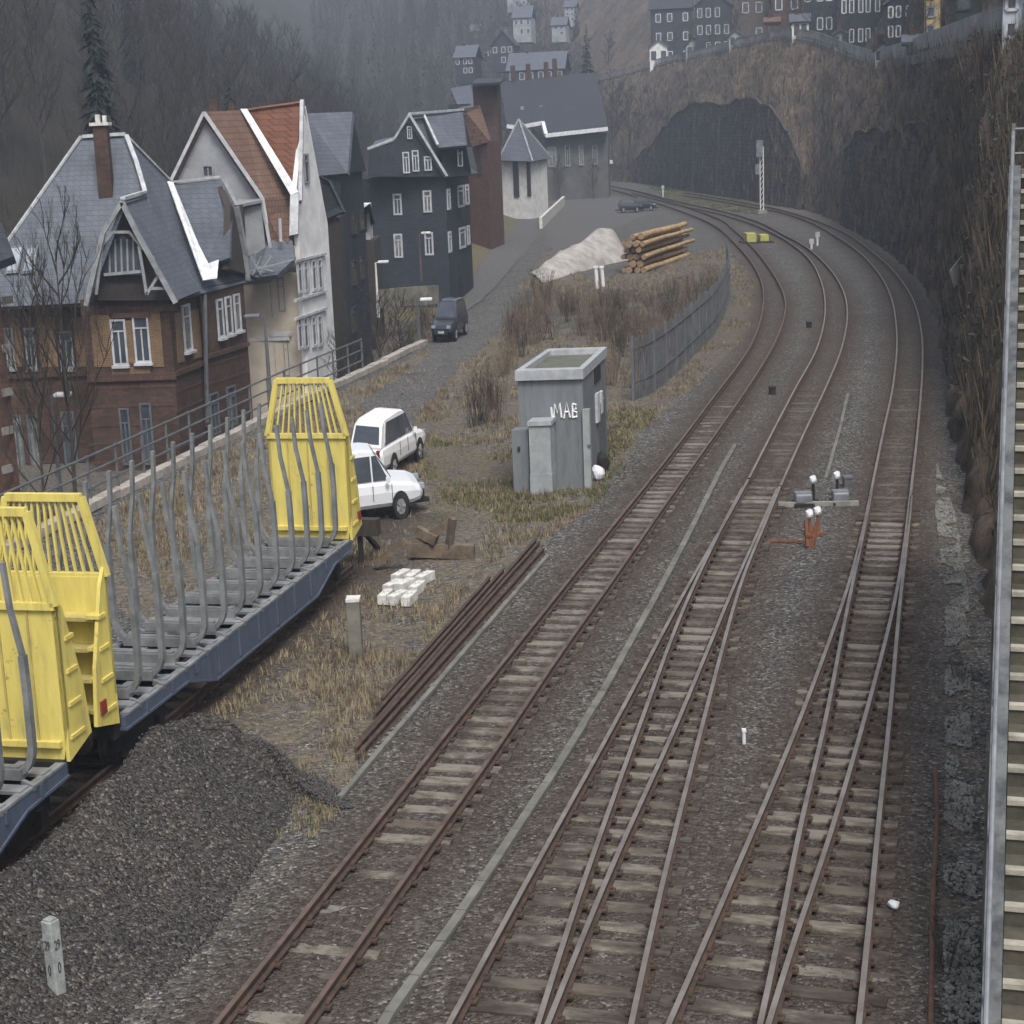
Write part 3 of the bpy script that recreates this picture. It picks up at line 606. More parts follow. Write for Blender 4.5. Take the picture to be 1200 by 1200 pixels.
# fastenings plates of turnouts (small)
# cable trough covers
def trough(px, w, label):
    p = resample(smooth(catmull(ptsP(px, 0.05), 8), 3), 0.9)
    t = thing('cable_trough', (p[0].x, p[0].y, 0), label, 'cable trough', 'concrete cable troughs beside the tracks')
    cov = MB()
    for a, b in zip(p, p[1:]):
        j = random.uniform(-0.008, 0.008)
        cov.bar(a + Vector((j, 0, j)), a.lerp(b, 0.975) + Vector((j, 0, 0)), w, 0.06)
    cov.build('cover', M['concrete_green'], t)
    bd = MB()
    for a, b in zip(p, p[1:]): bd.bar(a - Vector((0, 0, 0.09)), b - Vector((0, 0, 0.09)), w * 0.9, 0.1)
    bd.build('channel', M['concrete_dark'], t)
M['concrete_green'] = mat('trough_concrete', (0.155, 0.152, 0.135), (0.085, 0.084, 0.072), 1.5, 0.9, 0.2)
trough([(430, 1235), (448, 1200), (545, 1062), (665, 880), (735, 760), (800, 640), (840, 560), (862, 520)], 0.13, 'pale line of concrete trough covers between the left siding and the left turnout')
trough([(968, 560), (985, 500), (994, 460)], 0.1, 'short pale trough line behind the two point machines')
trough([(398, 935), (470, 850), (560, 745), (652, 640)], 0.09, 'narrow concrete edging beside the stacked spare rails')
# ------------------------------------------------------------------ buildings
class Face:
    def __init__(s, A, B):
        s.A = Vector(A); s.B = Vector(B); s.d = (s.B - s.A); s.d.z = 0; s.d.normalize()
        s.n = Vector((s.d.y, -s.d.x, 0))
        if (CAM - s.A).dot(s.n) < 0: s.n = -s.n
    def hit(s, x, y): return Hit(x, y, s.A, s.n)
def fbox(m, fc, c, w, h, t, off=0.0, mi=0):
    a = fc.d * (w / 2); n = fc.n; z = Vector((0, 0, h / 2)); c = c + n * off
    m.hexa([c - a - z, c + a - z, c + a - z + n * t, c - a - z + n * t, c - a + z, c + a + z, c + a + z + n * t, c - a + z + n * t], mi)
def window(fc, x0, y0, x1, y1, parent, fm='white', gm='glass', mull=1, sill=False, bw=0.09, trans=True, name='window'):
    xc, yc = (x0 + x1) / 2, (y0 + y1) / 2
    c = fc.hit(xc, yc); w = (fc.hit(x1, yc) - fc.hit(x0, yc)).length; h = fc.hit(xc, y0).z - fc.hit(xc, y1).z
    bw = min(bw, w * 0.18); m = MB()
    fbox(m, fc, c + fc.d * (w / 2 - bw / 2), bw, h, 0.08); fbox(m, fc, c - fc.d * (w / 2 - bw / 2), bw, h, 0.08)
    fbox(m, fc, c + Vector((0, 0, h / 2 - bw / 2)), w - 2 * bw, bw, 0.08); fbox(m, fc, c - Vector((0, 0, h / 2 - bw / 2)), w - 2 * bw, bw, 0.08)
    if mull: fbox(m, fc, c - Vector((0, 0, h * 0.1)), bw * 0.7, h * 0.72, 0.06)
    if trans: fbox(m, fc, c + Vector((0, 0, h * 0.24)), w - 2 * bw, bw * 0.7, 0.065)
    if sill: fbox(m, fc, c - Vector((0, 0, h / 2 + 0.06)), w * 1.15, 0.12, 0.2)
    f = m.build(name, M[fm], parent)
    g = MB(); gm = 'glass_curtain' if gm == 'glass' and int(x0 * 7 + y0 * 3) % 5 < 2 else gm; fbox(g, fc, c, w - 2 * bw, h - 2 * bw, 0.02, 0.004); g.build('pane', M[gm], f)
    return f
def panel(m, fc, x0, y0, x1, y1, t=0.04, off=0.0, mi=0):
    xc, yc = (x0 + x1) / 2, (y0 + y1) / 2
    c = fc.hit(xc, yc); w = (fc.hit(x1, yc) - fc.hit(x0, yc)).length; h = fc.hit(xc, y0).z - fc.hit(xc, y1).z
    fbox(m, fc, c, w, h, t, off, mi)
def V3(l): return [W(*q) for q in l]
def roof(parent, pts, m, th=0.18, name='roof'):
    b = MB(); b.slab(V3(pts), th); return b.build(name, M[m], parent)
def strip(parent, pts, w, m, name, h=None, lift_=0.08):
    b = MB(); q = [p + Vector((0, 0, lift_)) for p in V3(pts)]
    for a, c in zip(q, q[1:]): b.bar(a, c, w, h or w)
    return b.build(name, M[m], parent)
def street(y): return zs(y)
# ---- brick fragment at the left edge
A = W(-14, 470, 59); B = W(13, 470, 60)
bk = thing('brick_house', (A.x, A.y, -4), 'red brick house corner with pale stone blocks cut by the left edge of the photo', 'house')
m = MB(); e = W(9, 300, 60); m.prism([(A.x - 4, A.y), (B.x, B.y), (B.x * 1.045, B.y + 2.5), (A.x - 4, A.y + 3)], -4.6, e.z); m.build('wall', M['brick_red'], bk)
fc = Face(A, B)
for yy in (300, 347, 403, 455, 500, 545): m = MB(); panel(m, fc, 2, yy, 14, yy + 9, 0.06); m.build('quoin', M['concrete'], bk)
roof(bk, [(-30, 240, 62), (2, 262, 60.5), (16, 300, 58.8), (-30, 318, 58.2)], 'slate_dark', 0.3)
# ---- large brick house
bh = thing('brick_house', (W(150, 560, 74).x, 75, -4), 'large red and tan brick house with a slate hip roof, timber gable and two skylights', 'house')
p0 = W(-20, 440, 76.5); p1 = W(102, 440, 76.5); p2 = W(102, 440, 74.2); p3 = W(205, 442, 74); p4 = W(240, 430, 77.6); p5 = W(241, 430, 77.0); p6 = W(291, 412, 81.5); p7 = W(240, 412, 88); p8 = W(-20, 412, 86)
ez = W(60, 362, 76).z; eb = W(150, 350, 74).z; er = W(260, 333, 79).z
m = MB(); m.prism([(p.x, p.y) for p in (p0, p1, Vector((p1.x, 84, 0)), Vector((p0.x, 84, 0)))], -4.6, ez); m.build('wall', M['brick_dark'], bh)
m = MB(); m.prism([(p.x, p.y) for p in (p2, p3, p4, Vector((p2.x + 1, 82, 0)))], -4.6, eb); m.build('bay_wall', M['brick_dark'], bh)
m = MB(); m.prism([(p.x, p.y) for p in (p5, p6, p7, Vector((p2.x + 1, 84, 0)))], -4.6, er); m.build('wing_wall', M['brick_dark'], bh)
fL = Face(p0, p1); fB = Face(p2, p3); fC = Face(p3, p4); fR = Face(p5, p6)
def pn(nm, mm, fc_, *a, t=.04): m = MB(); panel(m, fc_, *a, t=t); m.build(nm, M[mm], bh)
for a in ((108, 368, 131, 430), (147, 375, 157, 430), (176, 365, 190, 430), (131, 425, 176, 438)): pn('tan_brick_panel', 'brick_tan', fB, *a)
for a in ((12, 372, 26, 430), (46, 372, 66, 430), (88, 372, 100, 430)): pn('tan_brick_panel', 'brick_tan', fL, *a)
pn('tan_brick_panel', 'brick_tan', fC, 206, 366, 213, 425); pn('tan_brick_panel', 'brick_tan', fC, 224, 362, 236, 420)
for a in ((103, 358, 207, 366), (103, 438, 207, 446), (132, 362, 176, 372)): pn('cornice', 'brick_red', fB, *a, t=0.12)
for a in ((0, 436, 102, 442), (0, 366, 102, 371)): pn('cornice', 'brick_red', fL, *a, t=0.12)
pn('cornice', 'brick_red', fC, 206, 428, 239, 434, t=0.12); pn('cornice', 'brick_red', fR, 241, 408, 291, 413, t=0.12)
m = MB()
for yy in range(452, 560, 22): pn('brick_band', 'brick_red', fB, 103, yy, 207, yy + 3, t=0.02); pn('brick_band', 'brick_red', fL, 0, yy, 102, yy + 3, t=0.02)
for yy in range(420, 520, 22): pn('brick_band', 'brick_red', fR, 241, yy, 291, yy + 3, t=0.02); pn('brick_band', 'brick_red', fC, 206, yy + 10, 239, yy + 13, t=0.02)
for a in ((131, 374, 149, 428), (157, 370, 176, 425)): window(fB, *a, bh, sill=True)
window(fC, 214, 356, 223, 412, bh, sill=True, mull=0)
for a in ((254, 350, 261, 396), (264, 347, 271, 392), (274, 344, 281, 388)): window(fR, *a, bh, mull=0, sill=True)
for a in ((7, 384, 17, 432), (30, 384, 42, 432), (70, 388, 86, 432)): window(fL, *a, bh, sill=True, fm='trim')
for a in ((14, 486, 28, 548), (34, 486, 48, 548), (74, 482, 90, 548)): window(fL, *a, bh, fm='galv_dark')
for a in ((142, 478, 154, 545), (166, 472, 180, 545)): window(fB, *a, bh, fm='galv_dark', gm='glass')
for a in ((246, 460, 256, 510), (266, 452, 276, 500)): window(fR, *a, bh, fm='galv_dark')
for yy in (): pass
dp = MB(); dp.tube([W(240, 345, 77.2), W(243, 500, 76.9)], 0.1); dp.build('drainpipe', M['galv_dark'], bh)
roof(bh, [(95, 163, 80), (147, 160, 80), (216, 349, 75.0), (-45, 362, 75.3)], 'slate')
roof(bh, [(147, 160, 80), (216, 349, 75.0), (292, 330, 82), (250, 270, 84), (199, 214, 84)], 'slate')
roof(bh, [(143, 236, 72.9), (207, 352, 72.9), (236, 340, 76.6), (169, 228, 78.2)], 'slate')
roof(bh, [(143, 236, 72.9), (98, 358, 72.9), (118, 350, 76), (169, 228, 78.2)], 'slate')
roof(bh, [(203, 216, 82.6), (259, 210, 82.0), (271, 236, 81), (269, 302, 78.6), (240, 312, 79)], 'slate')
roof(bh, [(259, 210, 82.0), (203, 216, 82.6), (240, 250, 90), (285, 246, 90)], 'slate')
# dark gabled end of the wing under its roof
m = MB(); q = V3([(262, 218, 81.7), (270, 240, 80.4), (268, 315, 78.9), (292, 322, 82.2), (286, 262, 82.6)]); m.slab(q, 0.3); m.build('wing_gable', M['timber_dark'], bh)
strip(bh, [(262, 216, 81.6), (277, 244, 81.0), (288, 300, 81.6), (291, 330, 81.8)], 0.22, 'trim', 'barge_board')
# gable timber wall, barge boards, braces
m = MB(); m.slab(V3([(143, 244, 73.6), (103, 352, 73.6), (204, 352, 73.6)]), 0.3, direction=Vector((0, 0.5, 0))); m.build('gable_wall', M['timber_dark'], bh)
strip(bh, [(101, 358, 72.8), (121, 272, 72.8), (143, 237, 72.8), (160, 272, 72.8), (206, 355, 72.8)], 0.2, 'trim', 'barge_board', lift_=0.0)
m = MB()
for a, b in (((118, 290), (132, 272)), ((132, 272), (152, 272)), ((152, 272), (168, 292)), ((113, 345), (120, 288)), ((172, 345), (163, 288)), ((172, 345), (186, 322)), ((184, 322), (179, 300)), ((176, 338), (198, 338)), ((104, 340), (112, 320)), ((122, 322), (165, 318))):
    m.bar(W(a[0], a[1], 72.95), W(b[0], b[1], 72.95), 0.12, 0.12)
for x in (128, 135, 142, 149, 156): m.bar(W(x, 280, 73.3), W(x + 1, 320, 73.3), 0.08, 0.08)
m.build('gable_brace', M['trim'], bh)
m = MB(); m.slab(V3([(122, 285, 73.3), (143, 276, 73.3), (163, 287, 73.3), (168, 322, 73.3), (118, 322, 73.3)]), 0.05, direction=Vector((0, 0.1, 0))); m.build('gable_window', M['glass'], bh)
m = MB()
for q in ([(148, 161, 79.8), (160, 193, 78.9), (170, 227, 77.9), (144, 235, 73)],): 
    q = [p + Vector((0, 0, .1)) for p in V3(q)]
    for a, b in zip(q, q[1:]): m.bar(a, b, 0.2, 0.1)
q = [p + Vector((0, 0, .12)) for p in V3([(97, 163, 80), (147, 160, 80)])]; m.bar(q[0], q[1], 0.25, 0.15)
q = [p + Vector((0, 0, .12)) for p in V3([(95, 163, 80), (6, 290, 77.0)])]; m.bar(q[0], q[1], 0.14, 0.1)
q = [p + Vector((0, 0, .12)) for p in V3([(148, 162, 80), (199, 214, 84)])]; m.bar(q[0], q[1], 0.14, 0.1)
q = [p + Vector((0, 0, .12)) for p in V3([(203, 216, 82.6), (259, 210, 82)])]; m.bar(q[0], q[1], 0.18, 0.1)
m.build('ridge_flashing', M['white'], bh)
m = MB(); m.slab([p + Vector((0, -0.12, .08)) for p in V3([(197, 214, 82.3), (204, 216, 82.2), (243, 311, 78.6), (257, 306, 78.4), (255, 328, 77.4), (239, 330, 77)])], 0.06); m.build('valley_flashing', M['white_bright'], bh)
c = W(125, 226, 78.4); t_ = W(124, 146, 78.4)
ch = MB(); ch.box((c.x, c.y, (c.z + t_.z) / 2 - .3), (0.62, 0.55, t_.z - c.z + .6)); o = ch.build('chimney', M['timber_brick'] if 'timber_brick' in M else M['brick_dark'], bh)
cp = MB(); cp.box((c.x, c.y, t_.z + .03), (0.85, 0.75, 0.14)); cp.box((c.x - .1, c.y, t_.z + .28), (0.2, 0.2, 0.34)); cp.box((c.x + .2, c.y, t_.z + .25), (0.16, 0.2, 0.3)); cp.build('chimney_cap', M['concrete_white'], o)
P1 = V3([(95, 163, 80), (147, 160, 80), (-45, 362, 75.3)]); n1 = (P1[1] - P1[0]).cross(P1[2] - P1[0]).normalized()
if n1.z < 0: n1 = -n1
for (x0, x1, x2, x3) in ((13, 28, 22, 7), (33, 46, 41, 26)):
    q = [Hit(x, y, P1[0] + n1 * .04, n1) for x, y in ((x0, 290), (x1, 288), (x2, 321), (x3, 322))]
    f = MB(); f.slab([p + n1 * 0.1 for p in q], 0.14); fo = f.build('skylight', M['galv_dark'], bh)
    cc = sum(q, Vector()) / 4; f = MB(); f.slab([cc.lerp(p, 0.82) + n1 * 0.12 for p in q], 0.05); f.build('pane', M['glass_light'], fo)
sn = MB()
for x in (285, 291): sn.tube([W(x - 10, 128, 90), W(x - 10, 127, 90)], 0.05)
# ---- cream and white house with tiled roof
wh = thing('white_house', (W(330, 430, 85).x, 86, -4), 'tall cream and white house with brown and orange tiled gables', 'house')
a0 = W(236, 300, 85.6); a1 = W(346, 300, 85); a2 = W(381, 300, 89.6)
gz = W(300, 322, 85).z
m = MB(); m.prism([(a0.x - 4, a0.y), (a1.x, a1.y), (a2.x, a2.y), (a2.x - 6, 96), (a0.x - 4, 96)], -4.6, gz); m.build('wall', M['cream'], wh)
fF = Face(a0, a1); fS0 = Face(a1, a2); fS = Face(a1 + fS0.n * .27, a2 + fS0.n * .27)
gq = [Vector((p.x, p.y, p.z)) for p in V3([(239, 134, 85.2), (201, 214, 85.2), (196, 330, 85.2), (318, 330, 85.0), (316, 300, 85.0), (306, 232, 85.0)])]
m = MB(); m.slab(gq, 0.3, direction=Vector((0, 0.4, 0))); m.build('gable_wall', M['stucco_grey'], wh)
# side gable wall (white) facing the street
zt = W(353, 122, 87.1).z; mid = (a1 + a2) / 2
def up(p, z): return Vector((p.x, p.y, z))
m = MB(); m.slab([up(a1, -4.5), up(a2, -4.5), up(a2, W(378, 262, 89.6).z), up(mid, zt - .1), up(a1, W(347, 226, 85).z)], 0.3, direction=Vector((fS.n.x * .25, fS.n.y * .25, 0))); m.build('side_wall', M['white_wall'], wh)
roof(wh, [(239, 131, 85.0), (284, 129, 88.4), (343, 229, 86.2), (318, 300, 84.9), (307, 232, 84.7)], 'tile_brown', 0.22)
roof(wh, [(239, 131, 85.0), (284, 129, 92), (222, 210, 92), (199, 214, 85.0)], 'tile_brown', 0.22)
roof(wh, [(283, 128, 89.2), (354, 118, 87.0), (351, 200, 86), (350, 238, 84.9), (342, 230, 85.3)], 'tile_orange', 0.22)
roof(wh, [(283, 128, 89.2), (354, 118, 87.0), (370, 200, 90), (383, 296, 91), (330, 280, 96)], 'tile_orange', 0.2)
roof(wh, [(307, 232, 84.6), (343, 229, 85.8), (342, 262, 85.0), (336, 296, 84.3), (318, 300, 84.5)], 'tile_brown', 0.25)
strip(wh, [(199, 215, 84.8), (239, 132, 84.8), (307, 232, 84.5), (312, 262, 84.4), (319, 302, 84.4)], 0.15, 'white', 'barge_board', lift_=0.02)
strip(wh, [(352, 236, 84.8), (354, 118, 86.8), (366, 205, 88.4), (383, 296, 89.9)], 0.18, 'white', 'barge_board', lift_=0.02)
m = MB(); m.slab([p + Vector((0.05, -0.15, .06)) for p in V3([(281, 129, 88.2), (289, 129, 88.2), (349, 226, 84.9), (340, 230, 84.9)])], 0.06)
m.slab(V3([(340, 229, 84.5), (350, 226, 84.5), (349, 274, 84.5), (339, 276, 84.5)]), 0.3, direction=Vector((0, .4, 0))); m.build('valley_flashing', M['white_bright'], wh)
# small dormer and bay roof
m = MB(); m.slab(V3([(284, 244, 84.6), (306, 240, 84.5), (312, 300, 84.4), (288, 300, 84.5)]), 0.3, direction=Vector((0, .5, 0))); m.build('dormer_wall', M['stucco_grey'], wh)
roof(wh, [(279, 240, 84.2), (306, 234, 84.2), (306, 226, 86), (276, 226, 86)], 'stucco_grey', 0.15, 'dormer_roof')
m = MB(); m.slab(V3([(271, 240, 83.6), (284, 240, 84.0), (288, 296, 84.0), (272, 296, 83.6)]), 0.3, direction=Vector((0, .4, 0))); m.build('dormer_side', M['timber_dark'], wh)
ow = V3([(283, 318, 83.3), (300, 325, 82.9), (325, 322, 82.9), (346, 302, 83.9), (341, 274, 85.0), (318, 276, 84.9), (300, 290, 84.9)])
m = MB(); m.slab(ow, 0.25); m.build('bay_roof', M['slate'], wh)
m = MB()
for a, b in (((293, 300), (306, 322)), ((306, 300), (296, 322)), ((300, 312), (320, 318)), ((318, 300), (304, 320)), ((290, 318), (345, 304))): m.bar(W(a[0], a[1], 82.9), W(b[0], b[1], 82.8), 0.06, 0.06)
m.build('bay_brace', M['trim'], wh)
pp = MB(); pp.tube([W(328, 256, 84), W(329, 283, 84)], 0.08); pp.build('vent_pipe', M['white'], wh)
window(fF, 311, 334, 319, 372, wh, mull=0, fm='trim'); window(fF, 326, 325, 334, 365, wh, mull=0, fm='trim'); window(fF, 333, 398, 339, 440, wh, mull=0, fm='trim')
window(Face(W(239, 190, 85.15), W(300, 190, 85.0)), 237, 193, 251, 208, wh, trans=False, fm='trim')
window(fF, 310, 402, 324, 460, wh, name='door', fm='trim')
m = MB()
for a in ((292, 395, 340, 399), (318, 389, 342, 394)): panel(m, fF, *a, t=0.15)
panel(m, fS, 345, 345, 382, 348, t=.12); panel(m, fS, 345, 366, 382, 369, t=.12); panel(m, fS, 345, 300, 381, 303, t=.12)
m.build('moulding', M['white'], wh)
for (ya, yb) in ((306, 344), (372, 410)):
    for x in (348.5, 355.5, 365, 372):
        window(fS, x - 0.2, ya - (x - 346) * .15, x + 5, yb - (x - 346) * .15, wh, mull=0, bw=.14)
window(fS, 356, 180, 361, 215, wh, mull=0, fm='trim')
ct_ = W(250, 116, 92); m = MB(); m.box((ct_.x, ct_.y, ct_.z - 1), (0.45, 0.45, 2)); m.box((W(272, 130, 88).x, 88, W(272, 133, 88).z), (.3, .3, 1.0)); m.build('chimney', M['brick_dark'], wh)
# ---- tall dark slate house
dh = thing('slate_house', (W(400, 400, 98).x, 98, -3.5), 'tall narrow near black slate house right of the white house', 'house')
b0 = W(352, 300, 99); b1 = W(404, 300, 97.2); b2 = W(430, 300, 103.5)
m = MB(); m.prism([(b0.x, b0.y), (b1.x, b1.y), (b2.x, b2.y), (b0.x + 2, 106)], -4.6, W(405, 200, 97.2).z); m.build('wall', M['slate_wall'], dh)
roof(dh, [(357, 133, 101), (413, 131, 100), (407, 203, 96.6), (362, 207, 98.3)], 'slate', 0.25)
roof(dh, [(357, 133, 101), (413, 131, 100), (428, 197, 105), (380, 197, 106)], 'slate', 0.25)
m = MB(); m.slab(V3([(412, 134, 100.2), (404, 203, 97.4), (429, 200, 103.6)]), 0.2, direction=Vector((-.3, 0.1, 0))); m.build('gable_wall', M['slate_wall'], dh)
roof(dh, [(372, 205, 96.8), (385, 212, 94.8), (402, 248, 94.2), (370, 262, 95)], 'slate_dark', 0.2, 'porch_roof')
m = MB(); q = [W(x, 300, yy) for x, yy in ((374, 95.2), (400, 94.6), (404, 97.2), (372, 98))]; m.prism([(p.x, p.y) for p in q], -4.5, W(390, 255, 95).z); m.build('porch_wall', M['timber_dark'], dh)
fD = Face(b1, b2); fE = Face(b0, b1)
for a in ((411, 250, 417, 275), (421, 248, 426, 270), (411, 305, 417, 335), (421, 300, 426, 328), (411, 360, 417, 390)): window(fD, *a, dh, fm='timber_dark')
# ---- slate house with white windows
sh = thing('slate_house', (W(480, 330, 120).x, 120, -.5), 'dark slate house with rows of white framed windows and a gable', 'house')
c0 = W(428, 320, 121.2); c1 = W(526, 310, 119.5); c2 = W(553, 290, 127); cz = W(526, 206, 119.5).z
m = MB(); m.prism([(c0.x, c0.y), (c1.x, c1.y), (c2.x, c2.y), (c0.x + 2, 129)], -4.5, cz); m.build('wall', M['slate_wall'], sh)
m = MB(); m.slab(V3([(480, 139, 119.2), (434, 207, 119.2), (528, 207, 119.2)]), 0.2, direction=Vector((0, .4, 0)))
m.slab(V3([(432, 176, 119.8), (463, 168, 119.5), (463, 207, 119.5), (431, 207, 119.8)]), 0.2, direction=Vector((0, 5, 0))); m.build('gable_wall', M['slate_wall'], sh)
roof(sh, [(479, 136, 119), (543, 131, 129), (560, 203, 130), (524, 207, 118.9)], 'slate', 0.25)
roof(sh, [(479, 136, 119), (543, 131, 129), (500, 165, 131), (462, 168, 120)], 'slate', 0.25)
roof(sh, [(430, 177, 120), (463, 165, 119.6), (470, 158, 126), (440, 165, 127)], 'slate', 0.25)
roof(sh, [(497, 138, 121.6), (542, 131, 120.4), (547, 170, 118.6), (513, 173, 119)], 'slate', 0.2)
m = MB(); q = V3([(516, 172, 119.6), (546, 170, 119.4), (552, 205, 121), (520, 208, 119.6)]); m.slab(q, .2, direction=Vector((0, 2.5, 0))); m.build('dormer_wall', M['slate_wall'], sh)
m = MB(); q = V3([(542, 133, 120.6), (537, 170, 119.4), (553, 172, 123)]); m.slab(q, .2, direction=Vector((-.3, .2, 0))); m.build('dormer_gable', M['timber_dark'], sh)
m = MB()
for q in ([(431, 176, 119.9), (463, 164, 119.5)], [(463, 164, 119.4), (480, 136, 118.8)], [(480, 135, 118.9), (543, 130, 128.8)], [(480, 136, 118.8), (524, 208, 118.7)], [(497, 137, 121.4), (513, 172, 118.9)]):
    a, b = [p + Vector((0, 0, .1)) for p in V3(q)]; m.bar(a, b, 0.16, 0.16)
m.build('ridge_flashing', M['white'], sh)
fG = Face(c0, c1); fH = Face(c1, c2); fG2 = Face(Vector((c0.x, 119.15, 0)), Vector((c1.x, 119.15, 0)))
for a in ((472, 178, 480, 203), (483, 176, 491, 201), (497, 183, 506, 200), (477, 148, 483, 163)): window(fG2, *a, sh, mull=1, bw=.16)
for a in ((461, 227, 471, 252), (496, 223, 506, 249), (462, 274, 472, 302), (498, 272, 508, 299)): window(fG, *a, sh, mull=1, bw=.16)
for a in ((523.5, 221, 527, 246), (536, 217, 543, 243), (545, 216, 549, 240), (525, 271, 528.5, 296), (538, 266, 545, 291), (547, 264, 550, 287)): window(fH, *a, sh, mull=0, bw=.16)
window(Face(W(520, 200, 119.5), W(550, 200, 119.9)), 536, 174, 542, 195, sh, mull=0, bw=.16)
# garden wall, steps and small white porch in front of it
gd = thing('garden_wall', P(480, 365, -1.5), 'low grey garden wall with a bank below the windowed slate house', 'wall')
m = MB(); q = [W(430, 352, 108), W(470, 348, 110), (W(500, 346, 111)), W(512, 345, 112)]
for a, b in zip(q, q[1:]): m.bar(a, b, .3, 1.2)
m.build('masonry', M['concrete_dark'], gd)
pw = thing('porch', W(427, 265, 108), 'small white glazed porch against the dark slate houses', 'porch')
m = MB(); q = W(427, 262, 108); m.box((q.x, q.y + 1, q.z + .1), (0.7, 2.0, 2.2)); m.build('wall', M['white_wall'], pw)
m = MB(); m.box((q.x - .0, q.y - .04, q.z + .2), (.3, .1, 1.4)); m.build('window', M['glass'], pw)
m = MB(); m.slab(V3([(420, 248, 106.5), (434, 238, 106.5), (440, 262, 107), (437, 262, 111), (424, 246, 111)]), .1); m.build('roof', M['slate_dark'], pw)
m = MB(); m.prism([(W(415, 300, 107).x, 107), (W(440, 300, 107).x, 107), (W(440, 300, 107).x, 112), (W(415, 300, 107).x, 112)], -4, q.z - 1); m.build('basement', M['timber_dark'], pw)
# ---- red brick building
rb = thing('brick_building', (W(565, 225, 150).x, 150, 0), 'red brick building with a tall upper storey behind the windowed slate house', 'building')
d0, d1, d2 = W(546, 200, 152), W(572, 200, 149), W(588, 200, 156)
m = MB(); m.prism([(d0.x, d0.y), (d1.x, d1.y), (d2.x, d2.y), (d0.x + 1, 160)], -2, W(572, 166, 149).z); m.build('wall', M['brick_orange'] if 'brick_orange' in M else M['brick_red'], rb)
m = MB(); q = [W(556, 150, 156), W(584, 150, 155), W(588, 150, 162), W(560, 150, 164)]; m.prism([(p.x, p.y) for p in q], W(570, 172, 155).z, W(570, 98, 155).z); m.build('upper_wall', M['brick_mauve'], rb)
roof(rb, [(546, 128, 150), (562, 122, 155), (575, 164, 148.5), (551, 172, 150)], 'tile_brown', .2)
roof(rb, [(554, 98, 154), (587, 96, 153), (590, 92, 163), (558, 92, 165)], 'slate_dark', .2)
window(Face(d0, d1), 560, 178, 565, 205, rb, mull=0, fm='brick_dark')
sr = thing('house', W(540, 130, 185), 'small house with a pale blue slate roof behind the brick building', 'house')
m = MB(); q = [W(526, 130, 183), W(552, 130, 182), W(556, 130, 192), W(530, 130, 194)]; m.prism([(p.x, p.y) for p in q], 0, W(540, 122, 183).z); m.build('wall', M['slate_wall'], sr)
roof(sr, [(528, 103, 190), (552, 100, 188), (556, 125, 181), (538, 128, 182)], 'slate', .2)
# ---- white pavilion with pyramid roof
cb_ = thing('pavilion', (W(615, 232, 200).x, 200, 2.3), 'white octagonal looking pavilion with a pointed slate roof', 'pavilion')
e0, e1, e2, e3 = W(589, 230, 201), W(622, 232, 198), W(642, 228, 205), W(608, 226, 209)
ctr = (e0 + e1 + e2 + e3) / 4; zt = W(615, 186, 200).z
m = MB(); m.prism([(p.x, p.y) for p in (e0, e1, e2, e3)], 0, zt); m.build('wall', M['white_wall'], cb_)
ap = W(608, 140, 203); ev = [W(584, 188, 200), W(624, 189, 196.5), W(646, 185, 205.5), W(606, 182, 212)]
m = MB()
for i in range(4): m.slab([ap, ev[i], ev[(i + 1) % 4]], .15)
m.build('roof', M['slate'], cb_)
m = MB()
for i in range(4): m.bar(ap, ev[i], .2, .2)
m.build('ridge_flashing', M['trim'], cb_)
f1, f2 = Face(e0, e1), Face(e1, e2)
m = MB(); panel(m, f1, 602, 188, 608, 231, .1); panel(m, f1, 618, 188, 622, 230, .1); m.build('tall_window', M['timber_dark'], cb_)
# ---- long station building
lb = thing('station_building', (W(650, 205, 250).x, 252, 0), 'long station building with a huge near black slate roof edged by a white gutter', 'building')
m = MB(); q = [W(592, 170, 252), W(637, 170, 251), W(638, 170, 247), W(712, 168, 249), W(715, 168, 268), W(594, 168, 270)]; m.prism([(p.x, p.y) for p in q], -1, W(640, 158, 249).z); m.build('wall', M['stucco_dim'], lb)
roof(lb, [(586, 97, 266), (660, 88, 266), (697, 85, 267), (713, 151, 247.5), (637, 160, 246), (635, 144, 250), (594, 149, 250)], 'slate_dark', .4)
roof(lb, [(586, 97, 266), (697, 85, 267), (705, 120, 280), (590, 125, 280)], 'slate_dark', .4)
m = MB()
for q in ([(594, 148, 249.5), (604, 149, 249.4)], [(614, 148, 249.4), (636, 144, 249.2)], [(636, 144, 249), (640, 159, 246)], [(639, 159, 245.8), (712, 151, 247)]):
    a, b = V3(q); m.bar(a, b, .5, .55)
m.build('gutter', M['white_bright'], lb)
fl = Face(W(638, 170, 246.9), W(712, 168, 248.9))
for a in ((642, 172, 652, 196), (662, 170, 668, 195), (678, 170, 684, 194), (694, 170, 700, 193)): window(fl, *a, lb, mull=1, bw=.25, fm='trim')
m = MB()
for x, y in ((612, 128), (634, 127), (655, 124), (680, 120)): m.box(W(x, y, 252 + (140 - y) * .3), (.5, .6, .8))
m.build('roof_vent', M['trim'], lb)
ch = MB()
for x, y in ((601, 84), (619, 82), (640, 80), (650, 76)): q = W(x, y, 266); ch.box((q.x, q.y, q.z - .6), (.7, .7, 3))
ch.build('chimney', M['brick_dark'], lb)
